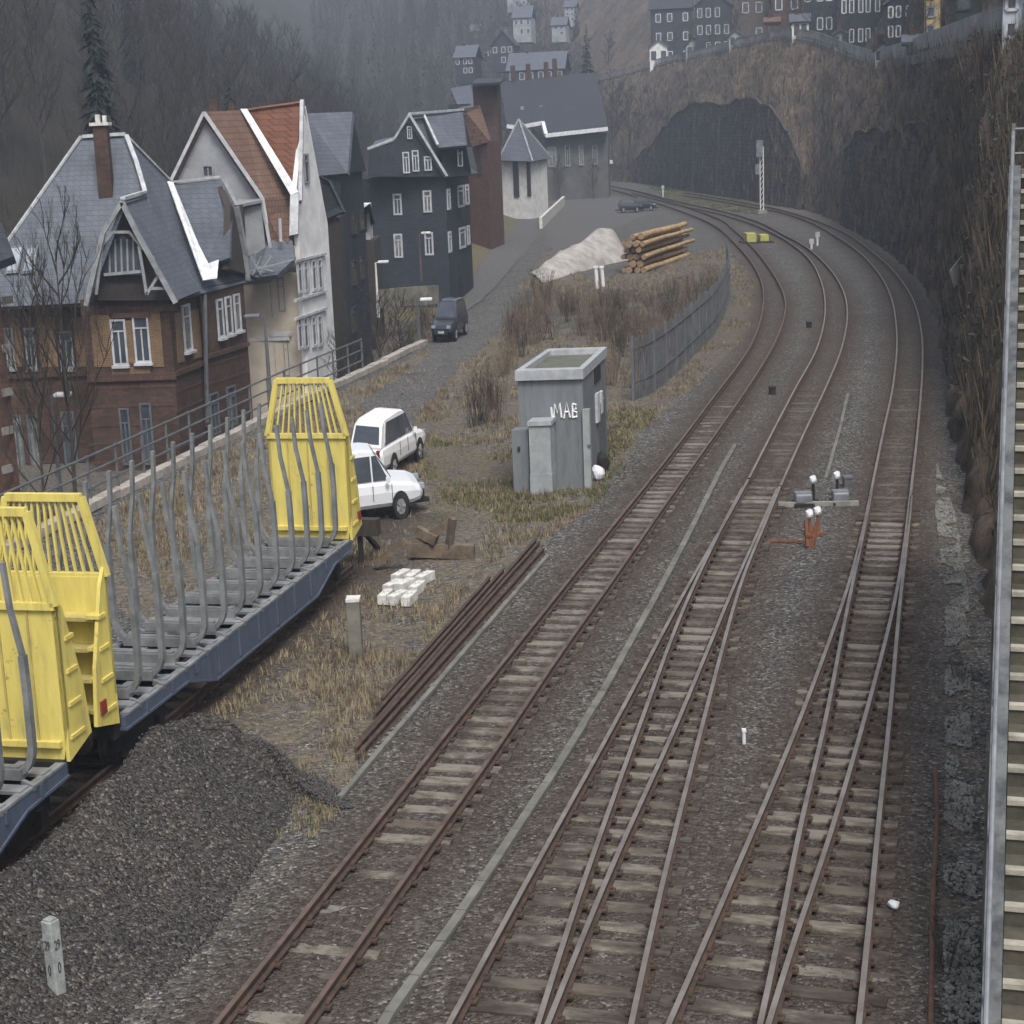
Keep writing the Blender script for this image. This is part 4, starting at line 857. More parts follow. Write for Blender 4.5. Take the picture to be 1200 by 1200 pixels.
# platform shelter
ps = thing('platform_shelter', P(705, 214), 'small flat roofed shelter with a white roof edge by the station', 'shelter')
m = MB(); q = W(708, 190, 262); m.box((q.x, q.y, q.z), (2.4, 3, .5)); m.build('roof', M['white_bright'], ps)
m = MB()
for dx in (-.9, .9): m.box((q.x + dx, q.y, q.z / 2), (.15, .15, q.z))
m.build('post', M['galv_dark'], ps)
m = MB(); m.box((q.x, q.y + 1.2, q.z / 2), (2, .1, q.z * .8)); m.build('back_panel', M['stucco_dim'], ps)
# ---- generic houses further away (own geometry each)
def house(name, label, px, py, Y, wpx, hpx, rpx, wm, rm, depth=8, yaw=0.15, cols=3, rws=2, fm='white', group=None, gable=False, extra=0):
    b = W(px, py, Y); s = Y / F; w = wpx * s; h = hpx * s; rh = rpx * s
    t = thing(name, (b.x, b.y, b.z), label, 'house', group)
    d = Vector((math.cos(yaw), -math.sin(yaw), 0)); n = Vector((-d.y, d.x, 0))
    A_ = b - d * w / 2; B_ = b + d * w / 2
    m = MB(); m.prism([(q.x, q.y) for q in (A_, B_, B_ + n * depth, A_ + n * depth)], b.z - 6 - extra, b.z + h); m.build('wall', M[wm], t)
    z = b.z + h; o = 0.35
    m = MB()
    def p3(u, v, zz): q = A_ + d * u + n * v; return Vector((q.x, q.y, zz))
    if gable:
        m.slab([p3(-o, -o, z - .1), p3(w / 2, -o, z + rh), p3(w / 2, depth + o, z + rh), p3(-o, depth + o, z - .1)], .2)
        m.slab([p3(w + o, -o, z - .1), p3(w / 2, -o, z + rh), p3(w / 2, depth + o, z + rh), p3(w + o, depth + o, z - .1)], .2)
        g = MB(); g.slab([p3(0, 0, z), p3(w, 0, z), p3(w / 2, 0, z + rh - .2)], .2, direction=n * .3); g.build('gable_wall', M[wm], t)
    else:
        m.slab([p3(-o, -o, z - .1), p3(w + o, -o, z - .1), p3(w + o, depth / 2, z + rh), p3(-o, depth / 2, z + rh)], .2)
        m.slab([p3(-o, depth + o, z - .1), p3(w + o, depth + o, z - .1), p3(w + o, depth / 2, z + rh), p3(-o, depth / 2, z + rh)], .2)
    r = m.build('roof', M[rm], t)
    c = MB(); q = p3(w * .3, depth / 2, z + rh * .9); c.box(q, (.5, .5, 1.4)); c.build('chimney', M['brick_dark'], r)
    fc = Face(A_, B_)
    for j in range(rws):
        for i in range(cols):
            if rws > 1 and (px * 7 + i * 13 + j * 5) % 7 == 0 and Y > 150: continue
            cc = A_ + d * (w * (i + .5 + .08 * math.sin(px + i * 3)) / cols) + Vector((0, 0, h * (j + .5) / rws)); ww = min(.9, w / cols * .5); hh = min(1.5, h / rws * .55)
            f = MB()
            for (dx, dz, a1_, b1_) in ((-ww / 2, 0, .13, hh), (ww / 2, 0, .13, hh), (0, hh / 2, ww, .13), (0, -hh / 2, ww, .13)): fbox(f, fc, cc + d * dx + Vector((0, 0, dz)), a1_, b1_, .08)
            fo = f.build('window', M[fm], t); g = MB(); fbox(g, fc, cc, ww - .1, hh - .1, .03, .004); g.build('pane', M['glass'], fo)
    return t
G1 = 'houses on the far misty slope'
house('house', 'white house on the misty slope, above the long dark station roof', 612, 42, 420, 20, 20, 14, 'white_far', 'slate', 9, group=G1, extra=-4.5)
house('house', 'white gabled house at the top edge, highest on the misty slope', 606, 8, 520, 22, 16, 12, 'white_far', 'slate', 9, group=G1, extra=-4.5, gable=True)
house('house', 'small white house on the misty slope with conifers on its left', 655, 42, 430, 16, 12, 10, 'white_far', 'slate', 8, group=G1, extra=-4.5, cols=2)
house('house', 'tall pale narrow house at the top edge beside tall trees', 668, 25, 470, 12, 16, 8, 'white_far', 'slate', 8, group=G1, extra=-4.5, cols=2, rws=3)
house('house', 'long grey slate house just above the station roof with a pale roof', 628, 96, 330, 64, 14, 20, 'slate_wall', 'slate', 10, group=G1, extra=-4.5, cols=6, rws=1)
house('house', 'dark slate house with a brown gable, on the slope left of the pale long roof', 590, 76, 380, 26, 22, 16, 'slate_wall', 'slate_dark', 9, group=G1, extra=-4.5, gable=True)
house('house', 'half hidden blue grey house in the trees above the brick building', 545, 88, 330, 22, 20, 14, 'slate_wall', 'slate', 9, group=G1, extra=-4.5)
G2 = 'slate houses along the street above the cutting'
def top_at(px):
    best = min(BANKTOP, key=lambda q: abs((q - CAM).dot(_r) / (q - CAM).dot(_f) * F + 600 - px)); return best
rowH = [('dark slate house with stacked white balconies at the left end of the upper street', 787, 40, 46, 18, 'slate_wall', 'slate_dark', 3, 3, False, 'white_bright'),
        ('grey slate house with narrow white windows, second along the upper street', 836, 34, 40, 16, 'slate_wall', 'slate', 4, 3, True, 'white'),
        ('brown timber house behind a hedge on the upper street', 882, 34, 34, 14, 'timber_brown', 'tile_brown', 2, 2, False, 'white'),
        ('small reddish house with one white doorway on the upper street', 922, 28, 30, 12, 'brick_mauve', 'slate_dark', 2, 2, True, 'white_bright'),
        ('dark slate house with white corner boards on the upper street', 960, 40, 36, 16, 'slate_wall', 'slate_dark', 3, 2, False, 'white_bright'),
        ('slate house with tall pale windows above the dip of the fence', 1008, 42, 46, 18, 'slate_wall', 'slate_dark', 5, 2, False, 'white_wall'),
        ('blue grey slate house with a white garage door, left of the ochre house', 1058, 42, 38, 16, 'slate_wall', 'slate', 4, 3, True, 'white_wall')]
for lab, px, h, w_, rh, wm, rm, c_, r_, gb, fm in rowH:
    q = top_at(px - w_ / 2); Y = q.y + 5; t0 = Vector((0, 0, 0)); bpx = (q - CAM); yy = 600 - (bpx.dot(_u) / bpx.dot(_f)) * F
    house('house', lab, px, yy - 4, Y, w_, h + 22, rh, wm, rm, 8, (px - 600) / F + .04, c_, r_, fm, G2, gb, extra=3)
q = top_at(1082); house('house', 'narrow ochre plastered house on the upper street', 1092, 46, q.y - .5, 17, 60, 20, 'ochre', 'slate_dark', 7, .26, 1, 3, 'trim', G2, extra=3)
q = top_at(1198); house('house', 'pale blue plastered house cut by the right edge of the photo', 1199, 50, q.y - .6, 46, 60, 20, 'blue_pale', 'slate', 7, .36, 2, 2, 'white', G2, extra=-5)
q = top_at(1110); house('house', 'dark green timber house between the ochre and the pale blue house', 1144, 50, q.y + 4, 62, 60, 20, 'timber_green', 'slate_dark', 7, .30, 2, 2, 'timber_dark', G2, extra=3)

rj = random.Random(11)
small = [(772, 'white_wall', 'slate', 'small white shed at the left end of the upper street fence'), (812, 'stucco_grey', 'slate_dark', 'grey garage between the first two slate houses of the upper street'), (862, 'white_far', 'slate', 'pale lean-to below the second slate house of the upper street'),
 (905, 'brick_mauve', 'tile_brown', 'little reddish shed with a brown roof above the arch wall'), (938, 'white_wall', 'slate', 'white garden house right of the reddish house'), (985, 'stucco_grey', 'slate', 'pale grey annex beside the house with white corner boards'),
 (1034, 'white_wall', 'slate_dark', 'bright white garage in the dip of the fence'), (1072, 'stucco_dim', 'slate', 'dim grey annex left of the ochre house')]
for px, wm, rm, lab in small:
    q = top_at(px); yy = 600 - ((q - CAM).dot(_u) / (q - CAM).dot(_f)) * F
    house('shed', lab, px, yy - 3, q.y + 1.6, rj.randint(13, 20), rj.randint(12, 20), rj.randint(5, 9), wm, rm, 3, (px - 600) / F, 2, 1, 'timber_dark', None, rj.random() < .5, extra=0)['category'] = 'shed'

for i in range(16):
    px = rj.choice([560, 575, 585, 600, 622, 640, 662, 680, 700, 716, 735, 752]) + rj.uniform(-8, 8); Y = rj.uniform(345, 520); x = W(px, 60, Y).x; z = height(x, Y, False)
    d_ = Vector((x, Y, z)) - CAM; yy = 600 - d_.dot(_u) / d_.dot(_f) * F
    if yy < -5 or yy > 112: continue
    house('house', 'hazy little house among the bare trees of the far slope', px, yy + 2, Y, rj.uniform(10, 17), rj.uniform(7, 12), rj.uniform(6, 10), rj.choice(['white_far', 'slate_wall', 'stucco_grey', 'brick_mauve']), rj.choice(['slate', 'slate_dark', 'tile_brown']), 8, rj.uniform(-.4, .6), 2, rj.choice([1, 2]), 'white_far', 'little houses hidden in the far wood', rj.random() < .5)
# ------------------------------------------------------------------ timber wagons
FZ = 1.15
def make_wagon(name, label, both, dh=0, plates=True):
    t = thing(name, worg, label, 'railway wagon', 'timber wagons on the left siding')
    def T(u, v, z): return worg + WD * v - WN * u + Vector((0, 0, z))   # u to the right, v along
    hw = WWID / 2; Lw = WL
    m = MB()   # side sills: fish-bellied girders
    for s in (-1, 1):
        a = []
        for (v, z0) in ((0.2, .95), (Lw * .22, .92), (Lw * .32, .55), (Lw * .78, .55), (Lw * .88, .92), (Lw - .2, .95)): a.append((v, z0))
        for (v0, z0), (v1, z1) in zip(a, a[1:]):
            u0, u1 = s * (hw - .08), s * (hw - .0)
            m.hexa([T(u0, v0, z0), T(u1, v0, z0), T(u1, v1, z1), T(u0, v1, z1), T(u0, v0, FZ), T(u1, v0, FZ), T(u1, v1, FZ), T(u0, v1, FZ)])
            m.hexa([T(u0 - .03, v0, z0 - .03), T(u1 + .03, v0, z0 - .03), T(u1 + .03, v1, z1 - .03), T(u0 - .03, v1, z1 - .03), T(u0 - .03, v0, z0 + .01), T(u1 + .03, v0, z0 + .01), T(u1 + .03, v1, z1 + .01), T(u0 - .03, v1, z1 + .01)])
        for k in range(1, 12):
            v = Lw * k / 12; m.hexa([T(s * hw, v - .03, .62 if .3 < k / 12 < .8 else .95), T(s * (hw + .03), v - .03, .62 if .3 < k / 12 < .8 else .95), T(s * (hw + .03), v + .03, .62 if .3 < k / 12 < .8 else .95), T(s * hw, v + .03, .62 if .3 < k / 12 < .8 else .95), T(s * hw, v - .03, FZ - .02), T(s * (hw + .03), v - .03, FZ - .02), T(s * (hw + .03), v + .03, FZ - .02), T(s * hw, v + .03, FZ - .02)])
    m.build('side_sill', M['wagon_blue'], t)
    m = MB(); m.bar(T(0, .1, FZ - .22), T(0, Lw - .1, FZ - .22), .35, .3)
    for k in range(14): v = .4 + (Lw - .8) * k / 13; m.bar(T(-hw + .1, v, FZ - .12), T(hw - .1, v, FZ - .12), .16, .14)
    m.build('underframe', M['black'], t)
    m = MB()
    for k in range(17):
        v = .7 + (Lw - 1.4) * k / 16; m.bar(T(-hw + .05, v, FZ + .03), T(hw - .05, v, FZ + .03), .26, .05)
    for u in (-hw + .06, -.3, .3, hw - .06): m.bar(T(u, .3, FZ + .01), T(u, Lw - .3, FZ + .01), .14, .04)
    m.build('deck', M['deck'], t)
    n = 12
    for k in range(n):
        v = 1.0 + (Lw - 2.0) * k / (n - 1)
        b = MB(); b.bar(T(-hw + .25, v, FZ + .13), T(hw - .25, v, FZ + .13), .2, .16); b.bar(T(-hw + .3, v, FZ + .225), T(hw - .3, v, FZ + .225), .10, .03)
        for s in (-1, 1): b.bar(T(s * (hw - .2), v - .16, FZ + .05), T(s * (hw + .02), v - .22, FZ + .0), .06, .1)
        bo = b.build('bolster', M['stake'], t)
        for s in (-1, 1):
            q = []
            for a in range(6):
                an = math.pi / 2 * a / 5; q.append(T(s * (hw - .38 + .30 * math.sin(an)), v, FZ + .12 + .42 * (1 - math.cos(an))))
            q += [T(s * (hw - .07), v, FZ + 1.3), T(s * (hw - .08), v, FZ + 1.9), T(s * (hw - .2), v, FZ + 2.6), T(s * (hw - .24), v, FZ + 3.25)]
            sm = MB()
            for i, (a_, b_) in enumerate(zip(q, q[1:])):
                w0 = .12 if i < 7 else .085
                sm.bar(a_, b_, w0 * 0.75, w0, up=WD)
            sm.build('stake', M['stake'], t)
    def bulkhead(v, sgn):
        # sgn: direction of the outer side along v
        m = MB(); z0, z1, z2 = FZ - .05, FZ + 2.35, FZ + 3.6 + dh
        w1, w2, w3 = hw - .12, hw - .02, hw - .32
        m.add([T(u, v + dv, z) for dv in (0, .07 * sgn) for (u, z) in ((-w1, z0), (w1, z0), (w2, z0 + .5), (w2, z1), (-w2, z1), (-w2, z0 + .5))],
              [(0, 1, 2, 3, 4, 5), (11, 10, 9, 8, 7, 6)] + [(i, (i + 1) % 6, 6 + (i + 1) % 6, 6 + i) for i in range(6)])
        for zz in (z0 + .28,): m.bar(T(-w1, v - .04 * sgn, zz), T(w1, v - .04 * sgn, zz), .1, .09)
        bo = m.build('end_wall', M['yellow'], t)
        s = MB()
        for u in (-.45, 0, .45): s.bar(T(u * hw * 1.1, v - .015 * sgn, z0 + .3), T(u * hw * 1.1, v - .015 * sgn, z1 - .1), .025, .03, up=WD)
        s.build('seam', M['yellow_dark'], bo)
        f = MB()
        f.bar(T(-w2, v, z1), T(w2, v, z1), .11, .11); f.bar(T(-w3, v, z2), T(w3, v, z2), .12, .12)
        f.bar(T(-w2, v, z1), T(-w3, v, z2), .11, .11, up=WD); f.bar(T(w2, v, z1), T(w3, v, z2), .11, .11, up=WD)
        f.build('top_frame', M['yellow'], t)
        g = MB()
        for i in range(13):
            u = -w3 + 2 * w3 * (i + .5) / 13; ub = u * w2 / w3; g.bar(T(ub, v, z1 + .03), T(u, v, z2 - .04), .035, .05, up=WD)
        g.build('grille', M['yellow'], t)
        # outer gussets with shelves
        for sd in (-1, 1):
            g = MB(); uo = sd * w2; ui = sd * (w2 - .06)
            pts = [(v, z0), (v + .75 * sgn, z0 + .2), (v + .62 * sgn, z0 + 1.1), (v + .22 * sgn, z1 - .1), (v, z1 + .25)]
            a_ = [T(ui, p[0], p[1]) for p in pts]; b_ = [T(uo, p[0], p[1]) for p in pts]; k = len(pts)
            g.add(a_ + b_, [tuple(range(k)), tuple(range(2 * k - 1, k - 1, -1))] + [(i, (i + 1) % k, k + (i + 1) % k, k + i) for i in range(k)])
            for zz in (.35, .85, 1.35, 1.85): g.bar(T(uo - sd * .2, v + .3 * sgn, z0 + zz), T(uo + sd * .03, v + .3 * sgn, z0 + zz), .5 - zz * .14, .06)
            g.build('gusset', M['yellow'], t)
        g = MB()
        for zz in (.3, .8, 1.3, 1.8): g.bar(T(-w2 + .1, v + .2 * sgn, z0 + zz), T(w2 - .1, v + .2 * sgn, z0 + zz), .35, .06)
        g.build('rib', M['yellow_dark'], t)
        if plates: pl = MB(); pl.bar(T(hw + .0, v + .44 * sgn, z0 + .45), T(hw + .0, v + .62 * sgn, z0 + .45), .03, .22); pl.build('marker_plate', M['red'], t)
    bulkhead(Lw - .05, 1)
    if both: bulkhead(.05, -1)
    for v in (1.3, Lw - 1.3):
        g = MB(); 
        for s in (-1, 1):
            g.bar(T(s * .62, v - 1.0, .55), T(s * .62, v + 1.0, .55), .1, .22); g.bar(T(s * .62, v - .35, .45), T(s * .62, v + .35, .45), .12, .3)
            for q in (-.65, .65): g.box(T(s * .68, v + q, .46), (.16, .22, .26), WANG)
        g.bar(T(-.62, v, .55), T(.62, v, .55), .3, .2)
        g.build('bogie', M['black'], t)
        for q in (-.65, .65):
            for s in (-1, 1):
                w_ = MB(); c = T(s * .47, v + q, .21 + .36); nd = -WN * s
                w_.tube([c - nd * .03, c + nd * .07], .36, 20); w_.tube([c - nd * .07, c - nd * .03], .40, 20); w_.tube([c + nd * .07, c + nd * .12], .12, 12)
                w_.build('wheel', M['wheel'], t)
    for v, s in ((-.0, -1), (Lw, 1)):
        for u in (-.5, .5):
            b = MB(); b.tube([T(u, v, .95), T(u, v + .45 * s, .95)], .09, 10); b.tube([T(u, v + .45 * s, .95), T(u, v + .52 * s, .95)], .2, 16); b.build('buffer', M['black'], t)
    for v in (.08, Lw - .08): m = MB(); m.bar(T(-hw + .1, v, .98), T(hw - .1, v, .98), .2, .3); m.build('buffer_beam', M['black'], t)
    return t
make_wagon('timber_wagon', 'empty timber wagon with grey curved stakes and a yellow end wall at both ends', True)
w0 = worg.copy(); worg = worg - WD * (WL + 1.6)
make_wagon('timber_wagon', 'nearer timber wagon cut by the left edge, with a single yellow end wall in view', True, .16, False)
worg = w0
bs = thing('buffer_stop', worg + WD * (WL + 1.9), 'dark buffer stop of rails and a timber beam behind the far yellow end wall', 'buffer stop')
m = MB(); e_ = worg + WD * (WL + 1.9); m.bar(e_ - WN * .95 + Vector((0, 0, .95)), e_ + WN * .95 + Vector((0, 0, .95)), .3, .4); m.build('beam', M['timber_dark'], bs)
for s in (-.47, .47):
    m = MB(); m.bar(e_ + WN * s, e_ + WN * s + Vector((0, 0, .95)), .12, .12); m.bar(e_ + WN * s + Vector((0, 0, .9)) + WD * .1, e_ + WN * s - WD * -1.4 + Vector((0, 0, .05)), .1, .1); m.build('frame', M['black'], bs)
# ------------------------------------------------------------------ cars
SQX, SQZ = 0.60, 1.07
def make_car(name, label, loc, heading, body, kind='suv', group=None, Lc=4.4, Wc=1.82, Hc=1.65, squash=True):
    """heading: azimuth in radians clockwise from +Y of the car's nose; local x right, y forward"""
    t = thing(name, loc, label, 'car', group)
    def X(x, y, z):
        a = heading; wx = x * math.cos(a) + y * math.sin(a); wy = -x * math.sin(a) + y * math.cos(a)
        return Vector(loc) + (Vector((wx * SQX, wy, z * SQZ)) if squash else Vector((wx, wy, z)))
    h = Wc / 2; hl = Lc / 2
    def loft(sections, m, closed=True):
        n = len(sections[0]); v = [p for s in sections for p in s]; f = []
        for i in range(len(sections) - 1):
            for k in range(n): k2 = (k + 1) % n; f.append((i * n + k, i * n + k2, (i + 1) * n + k2, (i + 1) * n + k))
        f.append(tuple(range(n))); f.append(tuple((len(sections) - 1) * n + k for k in range(n - 1, -1, -1))); m.add(v, f)
    # body sides up to the belt line, rounded cross-section
    if kind == 'pickup': stn = [(-hl, .55, .88, .95), (-hl + .12, .42, .98, 1), (-1.2, .38, 1.0, 1), (-.2, .38, 1.02, 1), (.75, .38, 1.02, 1), (1.1, .38, 1.0, 1), (hl - .55, .38, .96, .99), (hl - .15, .40, .86, .93), (hl, .5, .70, .84)]
    else: stn = [(-hl, .55, .90, .88), (-hl + .12, .40, 1.0, .96), (-1.2, .36, 1.02, 1), (0, .36, 1.0, 1), (.85, .36, .99, 1), (1.2, .36, .96, 1), (hl - .5, .38, .90, .97), (hl - .14, .42, .80, .90), (hl, .5, .66, .80)]
    m = MB(); sec = []
    for y, z0, z1, ws in stn:
        w = h * ws; zm = (z0 + z1) / 2 + .05
        sec.append([X(-w * .9, y, z0), X(w * .9, y, z0), X(w * .98, y, z0 + .1), X(w, y, zm), X(w * .96, y, z1 - .08), X(w * .86, y, z1), X(-w * .86, y, z1), X(-w * .96, y, z1 - .08), X(-w, y, zm), X(-w * .98, y, z0 + .1)])
    loft(sec, m)
    zb = 1.0
    if kind == 'pickup': gh = [(-hl + .25, .03, .80), (-hl + .55, .52, .74), (-.9, .64, .72), (.0, .66, .72), (.35, .60, .73), (1.02, .0, .84)]
    else: gh = [(-hl + .06, .0, .84), (-hl + .42, .50, .76), (-hl + .75, .60, .72), (-.2, .64, .71), (.25, .60, .72), (1.05, .0, .84)]
    Hs = (Hc - zb) / .64
    sec = []
    for y, dz, ws in gh:
        z1 = zb + dz * Hs + .01; wb = h * .87; wt_ = h * ws + .02
        sec.append([X(-wb, y, zb - .05), X(wb, y, zb - .05), X(wb, y, zb), X(wt_, y, z1 - .04 if dz else z1), X(wt_ * .8, y, z1), X(-wt_ * .8, y, z1), X(-wt_, y, z1 - .04 if dz else z1), X(-wb, y, zb)])
    loft(sec, m)
    bo = m.build('body', M[body], t, smooth=False)
    bv = bo.modifiers.new('b', 'BEVEL'); bv.width = .025; bv.segments = 2; bv.limit_method = 'ANGLE'; bv.angle_limit = R(25)
    def glass(pts, nm, m_='glass', dr=None):
        g = MB(); c = sum(pts, Vector()) / len(pts); nn = (pts[1] - pts[0]).cross(pts[2] - pts[0]).normalized()
        cc = X(0, 0, .9)
        if (c - cc).dot(nn) < 0: nn = -nn
        g.slab([p + nn * .022 for p in pts], .02, direction=-nn * .03); return g.build(nm, M[m_], t)
    def gz_(dz): return zb + dz * Hs
    # windscreen and rear window
    (y1, d1, w1), (y2, d2, w2) = gh[-2], gh[-1]
    def lr(a, b, u): return a + (b - a) * u
    glass([X(-h * lr(w2 + .03, w1, .06) + .08, lr(y2, y1, .08), gz_(lr(d2, d1, .08))), X(h * lr(w2 + .03, w1, .06) - .08, lr(y2, y1, .08), gz_(lr(d2, d1, .08))), X(h * w1 * .85, lr(y2, y1, .92), gz_(lr(d2, d1, .92))), X(-h * w1 * .85, lr(y2, y1, .92), gz_(lr(d2, d1, .92)))], 'windscreen')
    (y1, d1, w1), (y2, d2, w2) = gh[1], gh[0]
    glass([X(-h * .74, lr(y2, y1, .15), gz_(lr(d2, d1, .15))), X(h * .74, lr(y2, y1, .15), gz_(lr(d2, d1, .15))), X(h * w1 * .86, lr(y2, y1, .9), gz_(lr(d2, d1, .9))), X(-h * w1 * .86, lr(y2, y1, .9), gz_(lr(d2, d1, .9)))], 'rear_window')
    for s in (-1, 1):
        def sp(y, u):  # point on greenhouse side
            top = .58 * Hs; ww = lr(h * .87, h * .725 + .02, u); return X(s * ww, y, zb + .02 + u * top * .93)
        yb0 = gh[0][0] + .35; yb1 = .98
        for a, b, at, bt in ((yb0, -.68, yb0 + .38, -.70), (-.60, .12, -.62, .10), (.20, yb1 - .12, .18, yb1 - .62)):
            pts = [sp(a, 0.02), sp(b, 0.02), sp(bt, .93), sp(at, .93)]
            g = MB(); nn = (pts[1] - pts[0]).cross(pts[2] - pts[0]).normalized()
            if nn.dot(X(s, 0, 1) - X(0, 0, 1)) < 0: nn = -nn
            g.slab([p + nn * .025 for p in pts], .02, direction=-nn * .04); g.build('side_window', M['glass'], t)
        for yy in (-.64, .16, 1.0): d_ = MB(); d_.bar(X(s * (h + .002), yy, .55), X(s * (h - .005), yy, .95), .015, .02, up=Vector((0, 1, 0))); d_.build('door_seam', M['tyre'], t)
        mr = MB(); mr.box(X(s * (h + .1), .82, 1.06), (.16 * SQX, .1, .16)); mr.build('mirror', M[body], t)
        for y in (-1.32, 1.36):
            c = X(s * (h - .12), y, .34); ax = (X(s * h, y, .34) - X(0, y, .34)).normalized()
            def ring(rad, off, n=20):
                return [X(s * (h - .12 + off), y + math.cos(2 * math.pi * k / n) * rad, .34 + math.sin(2 * math.pi * k / n) * rad) for k in range(n)]
            w = MB(); n = 20
            R_ = [ring(.0, -.1), ring(.33, -.1), ring(.345, -.05), ring(.345, .10), ring(.32, .14), ring(.2, .14)]
            v = [p for r_ in R_ for p in r_]; f = []
            for i in range(len(R_) - 1):
                for k in range(n): k2 = (k + 1) % n; f.append((i * n + k, i * n + k2, (i + 1) * n + k2, (i + 1) * n + k))
            w.add(v, f); wo = w.build('wheel', M['tyre'], t)
            rm_ = MB(); a_ = ring(.21, .135); rm_.add(a_ + [X(s * (h + .0), y, .34)], [(k, (k + 1) % n, n) for k in range(n)])
            for k in range(5):
                an = 2 * math.pi * k / 5; rm_.bar(X(s * (h + .03), y, .34), X(s * (h + .03), y + .2 * math.cos(an), .34 + .2 * math.sin(an)), .03, .05)
            rm_.build('rim', M['rim'], wo)
            ar = MB(); a_ = [X(s * (h + .004), y + math.cos(math.pi * k / 12) * .40, .34 + math.sin(math.pi * k / 12) * .40) for k in range(13)]; b_ = [X(s * (h + .004), y + math.cos(math.pi * k / 12) * .34, .34 + math.sin(math.pi * k / 12) * .34) for k in range(13)]
            ar.add(a_ + b_, [(k, k + 1, 14 + k, 13 + k) for k in range(12)]); ar.build('wheel_arch', M['tyre'], t)
        hd = MB(); hd.box(X(s * h * .66, hl - .05, .74), (.30 * SQX, .16, .14), -heading); hd.build('headlight', M['glass_light'], t)
        tl = MB(); tl.box(X(s * h * .74, -hl + .06, .84), (.18 * SQX, .14, .22), -heading); tl.build('tail_light', M['red'], t)
    b = MB(); b.box(X(0, hl - .04, .48), (1.2 * SQX, .16, .18), -heading); b.build('front_grille', M['tyre'], t)
    b = MB(); b.box(X(0, hl + .045, .50), (.5 * SQX, .02, .11), -heading); b.box(X(0, -hl - .005, .62), (.5 * SQX, .03, .11), -heading); b.build('number_plate', M['white'], t)
    b = MB(); b.box(X(0, 0, .30), (.2, 3.4, .12), -heading); b.build('underbody', M['black'], t)
    return t
q = P(470, 607); hd_ = R(74)
loc2 = Vector((q.x - (.8 * math.cos(hd_) + 1.36 * math.sin(hd_)) * SQX, q.y + .8 * math.sin(hd_) - 1.36 * math.cos(hd_), 0))
make_car('parked_car', 'white pickup like car parked sideways half behind the yellow end wall', loc2, hd_, 'car_silver', 'suv', 'cars parked beside the timber wagons', Lc=4.8, Wc=2.0, Hc=1.8)
q = P(489, 541); hd_ = R(24)
loc1 = Vector((q.x - (.8 * math.cos(hd_) + 1.36 * math.sin(hd_)) * SQX, q.y + .8 * math.sin(hd_) - 1.36 * math.cos(hd_), 0))
make_car('parked_car', 'white hatchback seen from behind, parked beyond the sideways white car', loc1, hd_, 'car_white', 'suv', 'cars parked beside the timber wagons', Lc=4.7, Wc=2.0, Hc=1.75)
q = P(527, 400); make_car('parked_car', 'dark blue car facing the viewer on the rutted track below the slate house', Vector((q.x, q.y + 1.5, 0)), R(196), 'car_dark', 'suv', None, Lc=4.5, Wc=1.95, Hc=1.8)
q = P(738, 249); make_car('parked_car', 'small dark car parked behind the timber stack, the left one of two', q, R(90), 'car_dark', 'suv', 'dark cars behind the timber stack', Hc=1.5)
q = P(755, 247); make_car('parked_car', 'small dark car parked behind the timber stack, the right one of two', q, R(100), 'car_dark', 'suv', 'dark cars behind the timber stack', Hc=1.5)
# ------------------------------------------------------------------ relay hut
FL, FR, BR, BL = P(603, 574), P(692, 569), None, None
zt = W(606, 434, FL.y).z
tFR, tFL, tBR, tBL = P(682, 432, zt), P(606, 434, zt), P(709, 407, zt), P(643, 409, zt)
hut = thing('equipment_hut', tFL.lerp(tBR, .5) * 1 - Vector((0, 0, zt)), 'narrow grey flat roofed equipment hut with white graffiti beside the siding', 'hut')
fp = [(p.x, p.y) for p in (tFL, tFR, tBR, tBL)]
m = MB(); m.prism(fp, -.1, zt - .25); m.build('wall', M['hut'], hut)
cen = (tFL + tFR + tBR + tBL) / 4
def sc_(p, k, dz=0): q = cen + (p - cen) * k; q.z = zt + dz; return q
m = MB(); ring = [sc_(p, 1.05) for p in (tFL, tFR, tBR, tBL)]; inn = [sc_(p, .86) for p in (tFL, tFR, tBR, tBL)]
for i in range(4):
    j = (i + 1) % 4; a, b, c, d = ring[i], ring[j], inn[j], inn[i]; lo_ = Vector((0, 0, -.28))
    m.hexa([a + lo_, b + lo_, c + lo_, d + lo_, a, b, c, d])
m.build('parapet', M['hut_rim'], hut)
m = MB(); m.slab([sc_(p, .9, -.16) for p in (tFL, tFR, tBR, tBL)], .08); m.build('roof', M['hut_roof'], hut)
hF = Face(tFL, tFR); hS = Face(tFR, tBR)
m = MB(); panel(m, hS, 700, 470, 708, 548, .05); m.build('door', M['galv_dark'], hut)
m = MB(); panel(m, hS, 697.5, 460, 700, 495, .08); panel(m, hS, 702, 458, 704, 484, .08); m.build('sign_plate', M['white'], hut)
m = MB(); panel(m, hS, 696, 430, 703, 447, .03); m.build('vent_grille', M['black'], hut)
